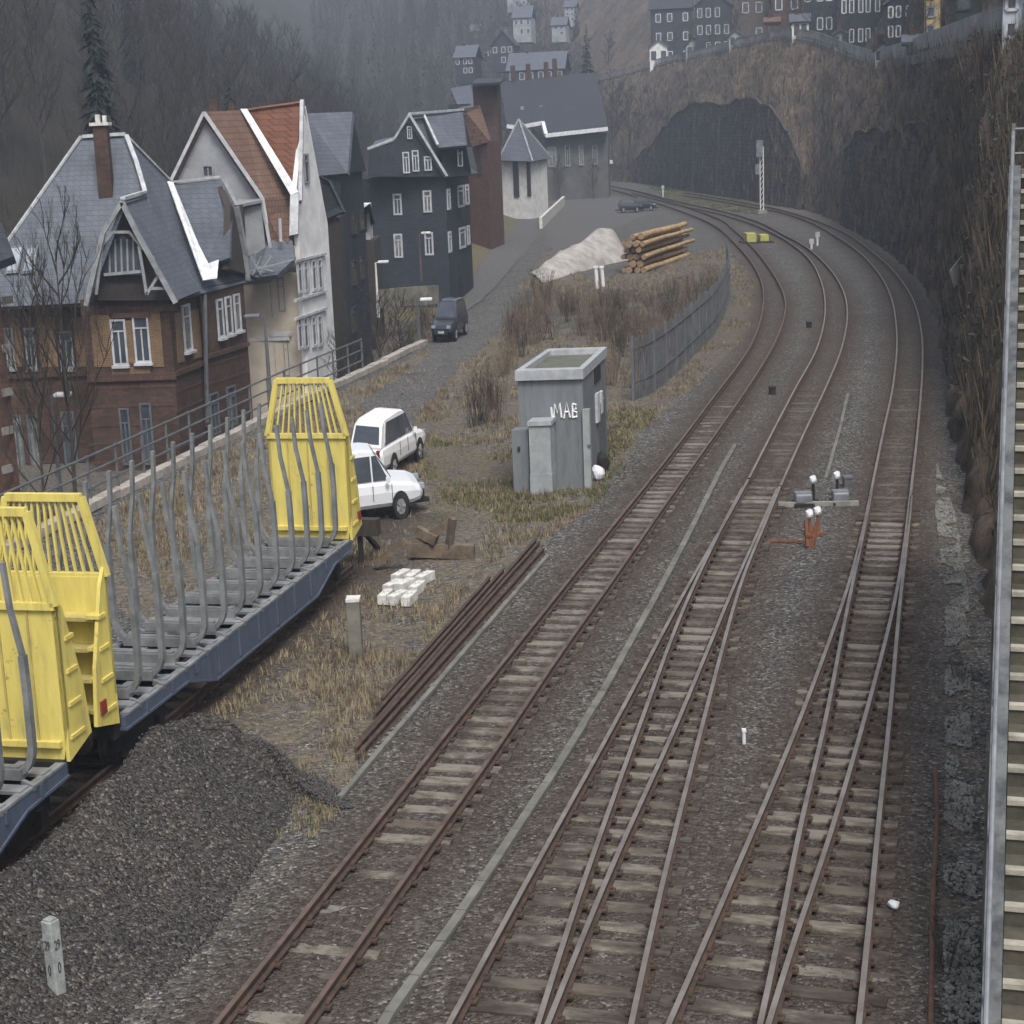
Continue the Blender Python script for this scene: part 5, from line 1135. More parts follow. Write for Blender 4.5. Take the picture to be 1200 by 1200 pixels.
# graffiti strokes
def strokes(fc, lines, w, off=.02):
    m = MB()
    for ln in lines:
        pts = [fc.hit(x, y) + fc.n * off for x, y in ln]
        m.tube(pts, w, 5)
    return m
g = [[(649, 490), (650, 473), (653, 484), (656, 472), (658, 489)], [(661, 490), (664, 471), (668, 489)], [(662, 483), (667, 482)], [(671, 489), (671, 473)], [(671, 473), (675, 474), (675, 479), (671, 481), (676, 483), (676, 488), (671, 489)], [(646, 477), (647, 489)]]
strokes(hF, g, .03).build('graffiti', M['paint_white'], hut)
cb1 = thing('switch_cabinet', P(612, 574), 'grey metal cabinet with a dark lock at the left foot of the hut', 'cabinet')
def pbox(parent, px0, px1, ytop, Y, d, mname, nm, zb_=-.05):
    a = W(px0, 570, Y); b = W(px1, 570, Y); z = W((px0 + px1) / 2 - 3, ytop, Y).z; m = MB()
    m.prism([(a.x, a.y), (b.x, b.y), (b.x + d * .23, b.y + d), (a.x + d * .23, a.y + d)], zb_, z); return m.build(nm, M[mname], parent)
pbox(cb1, 602, 621, 504, FL.y - .55, .5, 'hut', 'body')
m = MB(); c = W(608, 526, FL.y - .57); m.box(c, (.07, .04, .12)); m.build('lock', M['black'], cb1)
cb2 = thing('switch_cabinet', P(633, 574), 'paler concrete cabinet standing in front of the hut wall', 'cabinet')
pbox(cb2, 622, 647, 496, FL.y - .75, .6, 'hut_light', 'body'); o = pbox(cb2, 620.5, 648.5, 494, FL.y - .8, .7, 'hut_rim', 'lid', zb_=W(633, 499, FL.y - .8).z)
pbox(cb2, 621.5, 647.5, 556, FL.y - .79, .1, 'hut_light', 'plinth')
lp = thing('cable_duct', P(692, 568), 'pale vertical cable duct at the right corner of the hut', 'cable duct')
pbox(lp, 685, 693, 480, FL.y - .3, .2, 'hut_light', 'cover'); 
m = MB(); c = W(691, 522, FL.y - .33); m.box(c, (.1, .04, .06)); m.build('clamp', M['galv_dark'], lp)
def lump(c, r, seed, flat=.7, n=2):
    bm = bmesh.new(); bmesh.ops.create_icosphere(bm, subdivisions=n, radius=1)
    vs_ = []
    for v in bm.verts:
        p = v.co.copy(); k = 1 + .35 * noise.noise(p * 1.3 + Vector((seed * 3.1, seed, 0))); p = Vector((p.x * r[0], p.y * r[1], p.z * r[2])) * k; vs_.append(Vector(c) + p)
    fs_ = [tuple(v.index for v in f.verts) for f in bm.faces]; bm.free(); return vs_, fs_
def lumps(name, specs, mname, label, cat, group=None):
    for i, (c, r) in enumerate(specs):
        m = MB(); v, f = lump(c, r, i + len(name)); m.add(v, f); o = m.build(name, M[mname]); tag(o, label if isinstance(label, str) else label[i], cat, group)
lumps('rubbish_bag', [(P(700, 562) + Vector((0, 0, .2)), (.22, .25, .28)), (P(708, 553) + Vector((0, 0, .25)), (.2, .25, .3))], 'white_bright', ['white rubbish bag at the right foot of the hut'], 'bag') if False else None
m = MB(); v, f = lump(P(701, 562) + Vector((0, 0, .18)), (.2, .22, .24), 3); m.add(v, f); tag(m.build('rubbish_bag', M['white_bright']), 'white rubbish bag at the right foot of the grey hut', 'bag')
m = MB(); v, f = lump(P(705, 552) + Vector((0, 0, .25)), (.26, .25, .32), 5); m.add(v, f); tag(m.build('rubbish_bag', M['black']), 'black rubbish bag behind the white one at the grey hut', 'bag')
# ------------------------------------------------------------------ gravel heap
hp = []
m = MB(); NU, NV = 90, 46
ridge = [P(-420, 1420, 1.0), P(-150, 1160, 1.0), P(-60, 1075, 1.0), P(0, 1032, 1.0), P(60, 985, 1.05), P(120, 925, 1.1), P(178, 862, 1.12), P(212, 840, .98), P(258, 843, .85), P(305, 872, .55), P(350, 915, .25), P(375, 940, .03)]
rc = resample(catmull(ridge, 8), .1); NU = len(rc)
for i, p in enumerate(rc):
    u = i / (NU - 1); hgt = p.z
    for j in range(NV):
        s = -1 + 3.2 * j / (NV - 1)     # -1..0 back side towards wagon, 0..2.2 front side
        k = hgt * max(0, 1 - abs(s) ** 1.25) if s < 0 else hgt * max(0, 1 - s / 2.2) ** 1.25
        n_ = Vector((WD.y, -WD.x, 0)); off = s * (1.05 if s < 0 else 1.25) * min(1, .25 + hgt * .8)
        q = Vector((p.x, p.y, 0)) + (n_ * .8 + Vector((0, -.35, 0))) * off
        nz = noise.noise(q * 1.1) * .16 + noise.noise(q * 3.7) * .07 + noise.noise(q * 11) * .035
        edge = min(1, k * 4)
        m.v.append(Vector((q.x, q.y, k + nz * edge - (0.12 if k <= 0.02 else 0))))
for i in range(NU - 1):
    for j in range(NV - 1):
        a = i * NV + j; m.f.append((a, a + 1, a + NV + 1, a + NV)); m.mi.append(0)
tag(m.build('gravel_heap', M['heap'], smooth=True), 'long dark heap of gravel in the left foreground beside the wagons', 'gravel heap')
# hectometre stone
ks = thing('kilometre_stone', P(70, 1187), 'weathered concrete marker post with the black figures 29 over 0 in the gravel', 'marker post')
q = P(70, 1187); top = W(57, 1078, q.y).z; ang = R(-32)
m = MB(); m.box((q.x, q.y, top / 2 - .1), (.155, .155, top + .2), ang); m.box((q.x, q.y, top + .012), (.12, .12, .03), ang); o = m.build('post', M['marker'], ks)
bv = o.modifiers.new('b', 'BEVEL'); bv.width = .015; bv.segments = 2
def text(parent, s, loc, size, rot, mname, th=.006, sx=1):
    c = bpy.data.curves.new('t', 'FONT'); c.body = s; c.size = size; c.extrude = th; c.align_x = 'CENTER'; c.align_y = 'CENTER'
    o = bpy.data.objects.new('t', c); col.objects.link(o); bpy.context.view_layer.update()
    me = bpy.data.meshes.new_from_object(o.evaluated_get(bpy.context.evaluated_depsgraph_get())); bpy.data.objects.remove(o)
    me.materials.clear(); me.materials.append(M[mname])
    n = bpy.data.objects.new('lettering', me); col.objects.link(n); n.parent = parent
    n.location = Vector(loc) - parent.location; n.rotation_euler = rot; n.scale = (sx, 1, 1); return n
nf = Vector((math.sin(ang), -math.cos(ang), 0))
for s, dz, sz, sx in (('29', .33 * top, .17, .5), ('0', .0, .2, .5)):
    text(ks, s, Vector((q.x, q.y, top / 2 + dz * .75 + (.0 if s == '29' else -.02))) + nf * .079, sz, (math.pi / 2, 0, ang), 'paint_black', sx=sx)
for s, dz, sz, sx in (('29', .33 * top, .17, .5), ('0', .0, .2, .5)):
    nf2 = Vector((math.cos(ang), math.sin(ang), 0)); text(ks, s, Vector((q.x, q.y, top / 2 + dz * .75)) + nf2 * .079, sz, (math.pi / 2, 0, ang + math.pi / 2), 'paint_black', sx=sx)
# ------------------------------------------------------------------ spare rails
def spare(px, label):
    a, b = P(*px[0], .0), P(*px[1], .0); m = MB(); pts = [a.lerp(b, k / 20) + Vector((0.0, 0, .13)) + Vector((noise.noise(Vector((k * .3, px[0][0], 0))) * .02, 0, 0)) for k in range(21)]
    m.sweep(pts, PROF, [0] * 6 + [0] + [0] * 5); tag(m.build('spare_rail', [M['rail_side']]), label, 'rail', 'spare rusty rails lying beside the left siding')
spare([(419, 893), (637, 648)], 'longest lying spare rail, nearest to the left siding')
spare([(417, 884), (632, 640)], 'lying spare rail, second from the left siding')
spare([(423, 872), (628, 637)], 'lying spare rail in the middle of the rusty bundle')
spare([(440, 843), (590, 672)], 'lying spare rail at the grassy side of the rusty bundle')
spare([(448, 826), (574, 682)], 'short lying spare rail, farthest from the left siding')
# ------------------------------------------------------------------ concrete blocks, timbers, post
for i in range(9):
    u, v = i % 3, i // 3
    px, py = 452 + u * 14 + v * 9, 700 - v * 12 + u * 1
    q = P(px, py, .1); m = MB(); m.box((0, 0, .0), (.2, .55, .2)); m2 = MB()
    a = -.35 + random.uniform(-.15, .15)
    m2.box((q.x, q.y, .12 + (.0 if i != 4 else .05)), (.2, .62, .2), a)
    m2.tube([Vector((q.x, q.y, .2)), Vector((q.x, q.y, .26))], .05, 8)
    o = m2.build('concrete_block', M['concrete_white']); tag(o, 'pale concrete block in the small pile beside the wagon end', 'concrete block', 'pile of pale concrete blocks')
q = P(418, 770); cpst = thing('concrete_post', q, 'square grey concrete post with a white top beside the pale block pile', 'post')
zz = W(414, 704, q.y).z; m = MB(); m.box((q.x, q.y, zz / 2), (.25, .3, zz + .1)); m.build('shaft', M['concrete_dark'], cpst); m = MB(); m.box((q.x, q.y, zz + .04), (.27, .32, .06)); m.build('cap', M['concrete_white'], cpst)
for (a, b, w, lab) in (((480, 650), (556, 653), .34, 'long grey wooden beam lying in front of the white cars'), ((484, 646), (530, 618), .2, 'slanted weathered plank leaning on the wooden beam'), ((526, 650), (531, 614), .17, 'upright splintered plank at the wooden beam'), ((441, 668), (476, 640), .18, 'old timber half sunk in the earth beside the wagon wheels'), ((488, 628), (512, 640), .24, 'short stump of timber on the wooden beam')):
    pa_, pb_ = W(a[0], a[1], P(a[0], max(a[1], 655)).y), W(b[0], b[1], P(a[0], max(a[1], 655)).y - .2)
    m = MB(); m.bar(pa_ + Vector((0, 0, .14)), pb_ + Vector((0, 0, .14)), w * .8, w); tag(m.build('timber_beam', M['wood_old']), lab, 'timber')
# ------------------------------------------------------------------ point machines and lanterns
def pm(px0, px1, yb, label):
    a = P(px0, yb); b = P(px1, yb); t = thing('point_machine', a.lerp(b, .5), label, 'point machine', 'point machines between the two turnouts')
    c = a.lerp(b, .5); w = (b - a).length
    m = MB(); m.box((c.x, c.y, .20), (w, .42, .26)); o = m.build('housing', M['galv'], t); bv = o.modifiers.new('b', 'BEVEL'); bv.width = .05; bv.segments = 3
    m = MB(); m.box((c.x, c.y, .345), (w * .98, .3, .04)); m.build('lid', M['galv'], t)
    m = MB(); m.box((c.x, c.y, .05), (w * 1.15, .6, .08)); m.build('bedplate', M['black'], t)
    return c
c1 = pm(931, 951, 592, 'left blue grey point machine between the turnouts'); c2 = pm(975, 994, 590, 'right blue grey point machine, split lid, between the turnouts')
m = MB(); a, b = P(912, 594), P(1006, 592); m.bar(a + Vector((0, 0, .06)), b + Vector((0, 0, .06)), .12, .12); tag(m.build('point_rod', M['concrete']), 'pale cross beam carrying the two point machines', 'beam')
def lantern(px, py, h, label, body='black', head='white_bright', r=.1):
    q = P(px, py); t = thing('point_lantern', q, label, 'lantern', 'small white topped lanterns between the turnouts')
    m = MB(); m.tube([q, q + Vector((0, 0, h - .12))], [.05, .04], 8); m.box((q.x, q.y, .05), (.25, .3, .08)); m.build('stem', M[body], t)
    m = MB(); v, f = lump(q + Vector((0, 0, h)), (r, r, r * 1.2), 1, n=2); m.add(v, f); m.build('head', M[head], t)
lantern(953, 589, .62, 'lantern with a white head beside the left point machine'); lantern(981, 582, .58, 'lantern with a white head behind the right point machine')
lantern(949, 628, .55, 'left white head of the rust red twin lanterns in front of the machines', 'rust'); lantern(958.5, 627, .6, 'right white head of the rust red twin lanterns in front of the machines', 'rust')
rod = thing('rust_lever', P(950, 640), 'orange rusty lever frame standing in the ballast before the point machines', 'lever frame')
m = MB()
for a, b in (((946, 640), (944, 610)), ((953, 642), (957, 612)), ((944, 628), (958, 626)), ((948, 645), (952, 618))):
    qa = P(950, 642); m.bar(W(a[0], a[1], qa.y), W(b[0], b[1], qa.y + .1), .07, .07)
m.build('frame', M['rust'], rod)
m = MB(); m.bar(P(900, 634, .05), P(943, 634, .05), .05, .05); m.build('rod', M['rust'], rod)
for (px, py, mm, lab) in ((905, 462, 'black', 'small dark track box beside the middle curve'), (948, 384, 'black', 'tiny dark box between the two curved tracks'), (993, 570, 'galv_dark', 'low dark marker peg between the outer rails')):
    q = P(px, py); m = MB(); m.box((q.x, q.y, .12), (.22, .3, .26)); m.box((q.x, q.y, .27), (.26, .34, .05)); tag(m.build('track_box', M[mm]), lab, 'track box')
q = P(872, 872); m = MB(); m.tube([q, q + Vector((0, 0, .22))], .03, 8); m.box((q.x, q.y, .24), (.07, .07, .05)); tag(m.build('marker_peg', M['white_bright']), 'short white peg in the ballast between the turnouts', 'peg')
q = P(1047, 1060, .06); m = MB(); v, f = lump(q, (.07, .1, .06), 2); m.add(v, f); tag(m.build('litter', M['white_bright']), 'crumpled white paper on a sleeper end of the right turnout', 'litter')
# yellow objects near signal
ym = thing('point_machine', P(886, 282), 'yellow covered point machine at the foot of the signal mast', 'point machine')
m = MB(); c = P(886, 284); m.box((c.x - .5, c.y, .45), (.8, 1.8, .7)); m.box((c.x + .7, c.y + .6, .35), (.7, 1.6, .5)); m.build('housing', M['sky_yellow'], ym); m = MB(); m.box((c.x, c.y, .05), (2.6, 2.6, .1)); m.build('bedplate', M['black'], ym)
# signal mast
q = P(893, 250); sg = thing('signal_mast', q, 'tall pale lattice signal mast at the bend of the tracks before the dark wall', 'signal')
top = W(888, 172, q.y).z; m = MB()
for dx in (-.18, .18): m.bar(q + Vector((dx, 0, 0)), Vector((q.x + dx, q.y, top)), .09, .09)
k = 0
while k < top - .6: m.bar(q + Vector((-.18, 0, k)), q + Vector((.18, 0, k + .6)), .05, .05); k += .6
m.build('mast', M['white_wall'], sg)
m = MB(); m.box((q.x - .25, q.y - .2, top - .2), (.7, .25, 1.8)); m.box((q.x - .5, q.y - .2, top - 2.4), (.45, .25, 1.1)); m.build('signal_head', M['galv'], sg)
m = MB(); m.box((q.x + .15, q.y + .15, top - .6), (.75, .1, 2.6)); m.build('back_board', M['black'], sg)
m = MB(); m.box((q.x, q.y, .15), (1, 1, .4)); m.build('footing', M['concrete'], sg)
# low signals in the curve
for px, py, h, lab in ((958, 288, .9, 'short pale trackside signal post inside the outer curve'), (951, 292, .6, 'low pale post left of the short signal in the outer curve'), (777, 232, 1.5, 'slim pale post on the far grass strip left of the mast'), (842, 228, 2.0, 'slim pale post on the far grass strip right of the arch wall')):
    q = P(px, py); t = thing('trackside_post', q, lab, 'post'); m = MB(); m.tube([q, q + Vector((0, 0, h))], .08, 6); m.build('shaft', M['white_wall'], t); m = MB(); m.box((q.x, q.y, h), (.35, .15, .4)); m.build('plate', M['white'], t)
# ------------------------------------------------------------------ timber stack and sand heap
la, lb_ = Vector((P(738, 316, 0).x, 119, 0)), Vector((P(788, 288, 0).x, 136, 0)); ld_ = (lb_ - la).normalized(); ln_ = Vector((ld_.y, -ld_.x, 0))
cnt = 0
for lay in range(6):
    for c in range(4 - (lay % 2)):
        off = (c - 1.5 + (lay % 2) * .5) * .5; r = random.uniform(.17, .25); s0 = random.uniform(-.3, .5); s1 = random.uniform(-3.5, 1.0)
        if lay == 5 and c in (0, 3): continue
        z = .2 + lay * .46
        a = la + ln_ * off + ld_ * s0 + Vector((0, 0, z)); b = lb_ + ln_ * off * .9 + ld_ * s1 + Vector((0, 0, z - .25 + lay * .02 + random.uniform(-.05, .05)))
        m = MB(); pts = [a.lerp(b, k / 5) + Vector((random.uniform(-.04, .04), 0, random.uniform(-.03, .03))) for k in range(6)]
        m.tube(pts, [r * (1 - .05 * k) for k in range(6)], 10, caps=False)
        pos = ['bottom', 'second', 'third', 'fourth', 'fifth', 'top'][lay]
        o = m.build('log', M['timber'] if (lay * 5 + c) % 5 else M['bark_brown'], smooth=True); tag(o, 'felled log in the %s layer of the timber stack' % pos, 'log', 'logs of the timber stack, %s layer' % pos)
        e = MB(); 
        e.tube([pts[0] - ld_ * .02, pts[0] + ld_ * .02], r * .99, 10); e.build('cut_end', M['timber_end'], o)
        e = MB(); e.tube([pts[-1] - ld_ * .02, pts[-1] + ld_ * .02], r * .75, 10); e.build('cut_end', M['timber_end'], o)
def heap(name, ridge_, wfront, mname, label, cat, hexp=1.2, rough_=.15):
    m = MB(); rc = resample(catmull(ridge_, 6), .5); NV = 26
    for p in rc:
        for j in range(NV):
            s = -1 + 2 * j / (NV - 1); k = p.z * max(0, 1 - abs(s) ** hexp); q = Vector((p.x + s * wfront * .08, p.y - s * wfront, 0)); nz = noise.noise(q * .5) * rough_ * 2 + noise.noise(q * 1.7) * rough_
            m.v.append(Vector((q.x, q.y, k + nz * min(1, k) - (.06 if k < .02 else 0))))
    for i in range(len(rc) - 1):
        for j in range(NV - 1): a = i * NV + j; m.f.append((a, a + 1, a + NV + 1, a + NV)); m.mi.append(0)
    return tag(m.build(name, M[mname], smooth=True), label, cat)
heap('sand_heap', [Vector((*P(628, 326).xy, .2)), Vector((*P(650, 318).xy, 1.1)), Vector((*P(680, 310).xy, 1.7)), Vector((*P(703, 304).xy, 2.2)), Vector((*P(718, 301).xy, 2.3)), Vector((*P(728, 299).xy, 1.0))], 5, 'sand', 'pale sand heap sloping down left of the timber stack', 'sand heap')
heap('rubble_heap', [P(640, 372, .1), P(690, 362, .5), P(740, 358, .7), P(790, 345, .7), P(830, 335, .5), P(850, 340, .1)], 6, 'rubble_dark', 'dark overgrown rubble heap in front of the timber stack', 'rubble heap', rough_=.3)
# white concrete wall piece left of the sand heap
m = MB(); a, b = P(634, 268), P(661, 240); m.bar(a + Vector((0, 0, .5)), b + Vector((0, 0, .5)), .3, 1.3); tag(m.build('concrete_wall', M['concrete_white']), 'short pale concrete wall left of the grey yard road', 'wall')
for px, py in ((700, 338), (707, 336)):
    q = P(px, py); m = MB(); m.tube([q, W(px - 2, 313, q.y)], .12, 7); m.box(W(px - 2, 313, q.y), (.3, .3, .12)); tag(m.build('marker_post', M['white_wall']), '%s of the two slim white posts before the sand heap' % ('left' if px < 705 else 'right'), 'post')
# ------------------------------------------------------------------ fences
def pale_fence(name, label, px, h, mname, step=.22, w=.15, gaps=0.0, rails_=(0.3, .85)):
    pts = resample(catmull([P(*p) for p in px], 6), step); t = thing(name, pts[0], label, 'fence')
    m = MB(); r_ = MB(); po = []
    for i, (a, b) in enumerate(zip(pts, pts[1:])):
        if random.random() < gaps: continue
        d = (b - a).normalized(); hh = h * random.uniform(.97, 1.03); m.bar(a, a + Vector((0, 0, hh)), w, .04, up=Vector((-d.y, d.x, 0)))
    m.build('pales', M[mname], t)
    for a, b in zip(pts[::4], pts[4::4]):
        for k in rails_: r_.bar(a + Vector((0, 0, h * k)), b + Vector((0, 0, h * k)), .06, .08)
    r_.build('rails', M['galv_dark'], t)
    for a in pts[::12]:
        p_ = MB(); p_.bar(a, a + Vector((0, 0, h * 1.05)), .1, .1); p_.build('post', M['galv_dark'], t)
pale_fence('sheet_fence', 'blue grey fence of upright pales on the brushy strip left of the curve', [(742, 470), (762, 462), (790, 440), (815, 415), (838, 390), (850, 365), (855, 345), (852, 325)], 2.3, 'fence_blue', .2, .06, .08)
# railing on the street wall + curb
wl = [P(0, 652), P(110, 596), P(190, 555), P(265, 517), P(350, 474), P(440, 432), P(500, 402)]
cw_ = resample(wl, 1.0)
t = thing('retaining_wall', cw_[0], 'street retaining wall with a pale stone coping behind the wagons', 'wall')
m = MB(); b_ = MB()
for a, b in zip(cw_, cw_[1:]):
    j = random.uniform(-.03, .03); m.bar(a + Vector((0, 0, .12 + j)), a.lerp(b, .96) + Vector((0, 0, .12 + j)), .38, .24); b_.bar(a + Vector((-.1, 0, -2.2)), b + Vector((-.1, 0, -2.2)), .3, 4.4)
m.build('coping', M['coping_pale'], t); b_.build('masonry', M['stone_wall'], t)
rl = resample(wl[:6], .1); t = thing('railing', wl[1], 'three rail metal street railing above the pale coping behind the wagons', 'railing')
L_ = resample(wl[:6], 1.9)
for h_ in (.55, 1.0, 1.45):
    m = MB()
    for a, b in zip(L_, L_[1:]): m.tube([a + Vector((-.15, 0, h_)), b + Vector((-.15, 0, h_))], .035, 6)
    m.build('rail', M['galv_dark'], t)
for a in L_: m = MB(); m.bar(a + Vector((-.15, 0, 0)), a + Vector((-.15, 0, 1.5)), .07, .07); m.build('post', M['galv_dark'], t)
# fence and parapet along the upper street
t = thing('street_fence', BANKTOP[40], 'long grey guard fence along the top of the cutting', 'fence'); m = MB(); f_ = MB()
bt_ = resample(BANKTOP, 1.2)
for i, (a, b) in enumerate(zip(bt_, bt_[1:])):
    m.bar(a + Vector((0, 0, -.1)), b + Vector((0, 0, -.1)), .5, .7)
    for k in range(4): q = a.lerp(b, k / 4); f_.bar(q + Vector((0, 0, .2)), q + Vector((0, 0, 1.5)), .16, .05)
    f_.bar(a + Vector((0, 0, 1.45)), b + Vector((0, 0, 1.45)), .08, .1); f_.bar(a + Vector((0, 0, .6)), b + Vector((0, 0, .6)), .08, .1)
m.build('parapet', M['concrete_dark'], t); f_.build('pales', M['fence_grey'], t)
# ------------------------------------------------------------------ street lamps
def lamp(px, pyb, pyt, Y, label, arm=1, mname='galv_dark', head='white_bright'):
    b = W(px + (pyb - pyt) * .055, pyb, Y); top = W(px, pyt, Y); b.x = top.x; b.y = top.y
    t = thing('street_lamp', b, label, 'street lamp', 'street lamps of the lower street'); m = MB(); m.tube([b, Vector((b.x, b.y, top.z))], [.09, .05], 8); m.bar(top, top + Vector((arm * .35, 0, .05)), .05, .05); m.build('pole', M[mname], t)
    m = MB(); m.box(top + Vector((arm * .45, -.1, .05)), (.6, .5, .14)); o = m.build('lamp_head', M[head], t); bv = o.modifiers.new('b', 'BEVEL'); bv.width = .04; bv.segments = 2
lamp(60, 600, 464, 62, 'street lamp with a white head in front of the large brick house', 1)
lamp(310, 470, 371, 66, 'street lamp with a dark head in front of the cream house', -1, 'galv_dark', 'galv_dark')
lamp(440, 372, 308, 98, 'pale street lamp between the dark house and the windowed slate house', 1, 'white_wall')
lamp(491, 330, 274, 112, 'brown street lamp before the facade of the windowed slate house', 1, 'timber_brown', 'concrete_white')
lamp(489, 400, 352, 86, 'short street lamp left of the dark blue car', 1, 'galv_dark')
# ------------------------------------------------------------------ stairs on the right
sa, sb = W(1174, 1200, 15.5), W(1197, 205, 29.0)
st_ = thing('concrete_staircase', (sa.x, sa.y, 0), 'long straight concrete staircase climbing along the right edge', 'staircase')
sd_ = sb - sa; hd2 = Vector((sd_.x, sd_.y, 0)); run = hd2.length; hd2.normalize(); hn = Vector((hd2.y, -hd2.x, 0)); rise = sd_.z
slope = rise / run; NS = 34; k0 = -4; wS = 2.6
for k in range(k0, NS + 1):
    u = k / NS; p = sa + sd_ * u; u2 = run / NS; base = p + Vector((0, 0, 0))
    m = MB(); rz = rise / NS
    a = Vector((p.x, p.y, 0)); q = [a, a + hn * wS, a + hn * wS + hd2 * (u2 + .02), a + hd2 * (u2 + .02)]
    m.prism([(v.x, v.y) for v in q], p.z - .5, p.z)
    s_ = m.build('step', M['stair'], st_)
    m = MB(); q = [a - hd2 * .025, a + hn * wS - hd2 * .025, a + hn * wS + hd2 * .10, a + hd2 * .10]; m.prism([(v.x, v.y) for v in q], p.z - .05, p.z + .008); m.build('nosing', M['nosing'], s_)
m = MB(); A_ = sa - sd_ * .15; B_ = sb; 
m.hexa([A_ + Vector((0, 0, -1.0)) - hn * .20, A_ + Vector((0, 0, -1.0)) - hn * .01, B_ + Vector((0, 0, -1.0)) - hn * .01, B_ + Vector((0, 0, -1.0)) - hn * .20, A_ + Vector((0, 0, .16)) - hn * .20, A_ + Vector((0, 0, .16)) - hn * .01, B_ + Vector((0, 0, .16)) - hn * .01, B_ + Vector((0, 0, .16)) - hn * .20])
m.build('stringer', M['stringer'], st_)
for u in (0, .25, .5, .75, .98):
    m = MB(); p = (sa + sd_ * (u)) ; p2 = p - Vector((0, 0, p.z)); m.prism([(v.x, v.y) for v in (p - hn * .25, p + hn * .0, p + hn * .0 + hd2 * .6, p - hn * .25 + hd2 * .6)], -.5, p.z - .4); m.build('pier', M['concrete_dark'], st_)
ra = MB(); o_ = -hn * .15
ra.tube([sa - sd_ * .15 + o_ + Vector((0, 0, .72)), sb + o_ + Vector((0, 0, .72))], .028, 8); hr = ra.build('handrail', M['galv'], st_)
for k in range(-1, 9):
    p = sa + sd_ * (k / 8) + o_; m = MB(); m.bar(p + Vector((0, 0, .1)), p + Vector((0, 0, .72)), .045, .045); m.build('handrail_post', M['galv'], hr)
tr = thing('railing', sb, 'thin galvanised railing across the head of the concrete staircase', 'railing'); m = MB()
for h_ in (.35, .75): m.tube([sb + Vector((0, 0, h_)) + o_, sb + hn * 3 + Vector((0, 0, h_))], .03, 6)
m.build('rail', M['galv_dark'], tr)
m = MB(); m.bar(sb + o_, sb + o_ + Vector((0, 0, .85)), .06, .06); m.bar(sb + hn * 2.6, sb + hn * 2.6 + Vector((0, 0, .85)), .06, .06); m.build('post', M['galv_dark'], tr)
# landing and slope body at head of the stairs
m = MB(); q = [sb, sb + hn * 3, sb + hn * 3 + hd2 * 4, sb + hd2 * 4]; m.prism([(v.x, v.y) for v in q], sb.z - .6, sb.z - .02); m.build('landing', M['stair'], st_)
# rusty pipe and rubble strip beside the right turnout
m = MB(); pts = [P(1096, 900, .05), P(1098, 960, .06), P(1093, 1050, .05), P(1092, 1130, .04), P(1090, 1230, .04)]; m.tube(catmull(pts, 5), .035, 7); tag(m.build('pipe', M['rust_dark']), 'thin rusty pipe lying along the foot of the staircase', 'pipe')
m = MB(); q = [P(1113, 322, 0)]; a = W(1113, 318, 66); b = W(1142, 282, 72); m.slab([a, b, W(1144, 300, 72), W(1118, 338, 66)], .2, direction=Vector((.1, .4, 0))); tag(m.build('concrete_slab', M['concrete']), 'pale slanted concrete slab on the slope left of the staircase head', 'slab')
# ------------------------------------------------------------------ vegetation
def bare_tree_meshes(h, seed, spread=.32, n1=15, thick=.012):
    rnd = random.Random(seed); tr = MB(); cr = MB()
    pts = []; p = Vector((0, 0, -.5)); lean = Vector((rnd.uniform(-.05, .05), rnd.uniform(-.05, .05), 1))
    for k in range(9): pts.append(p.copy()); p += (lean + Vector((rnd.uniform(-.05, .05), rnd.uniform(-.05, .05), 0))) * (h * .9 / 8)
    r0 = h * .013; tr.tube(pts, [r0 * (1 - .85 * k / 8) for k in range(9)], 6)
    def grow(p, d, ln, r, dep):
        k = 3 if dep < 2 else 2; q = [p.copy()]
        for i in range(k): d = (d + Vector((rnd.uniform(-.25, .25), rnd.uniform(-.25, .25), rnd.uniform(-.02, .22)))).normalized(); q.append(q[-1] + d * ln / k)
        if dep <= 1: cr.tube(q, [r * (1 - .7 * i / k) for i in range(k + 1)], 3, caps=False)
        else:
            w = Vector((rnd.uniform(-1, 1), rnd.uniform(-1, 1), 0)).normalized() * max(r, thick)
            cr.add([q[0] - w, q[0] + w, q[-1]], [(0, 1, 2)])
        if dep < 3:
            for i in range(5 if dep < 2 else 4):
                t = rnd.uniform(.25, 1); j = min(int(t * k), k - 1); s = q[j].lerp(q[j + 1], t * k - j)
                nd = (d * .7 + Vector((rnd.uniform(-1, 1), rnd.uniform(-1, 1), rnd.uniform(-.1, .8))) * .8).normalized()
                grow(s, nd, ln * rnd.uniform(.35, .55), r * .5, dep + 1)
    for i in range(n1):
        t = .28 + .68 * i / (n1 - 1); j = t * 8; s = pts[int(j)].lerp(pts[min(int(j) + 1, 8)], j - int(j)); a = i * 2.4 + rnd.uniform(-.4, .4)
        d = Vector((math.cos(a), math.sin(a), rnd.uniform(.6, 1.3))).normalized(); grow(s, d, h * spread * (1.05 - t * .6) * rnd.uniform(.8, 1.2), r0 * .35, 0)
    return tr, cr
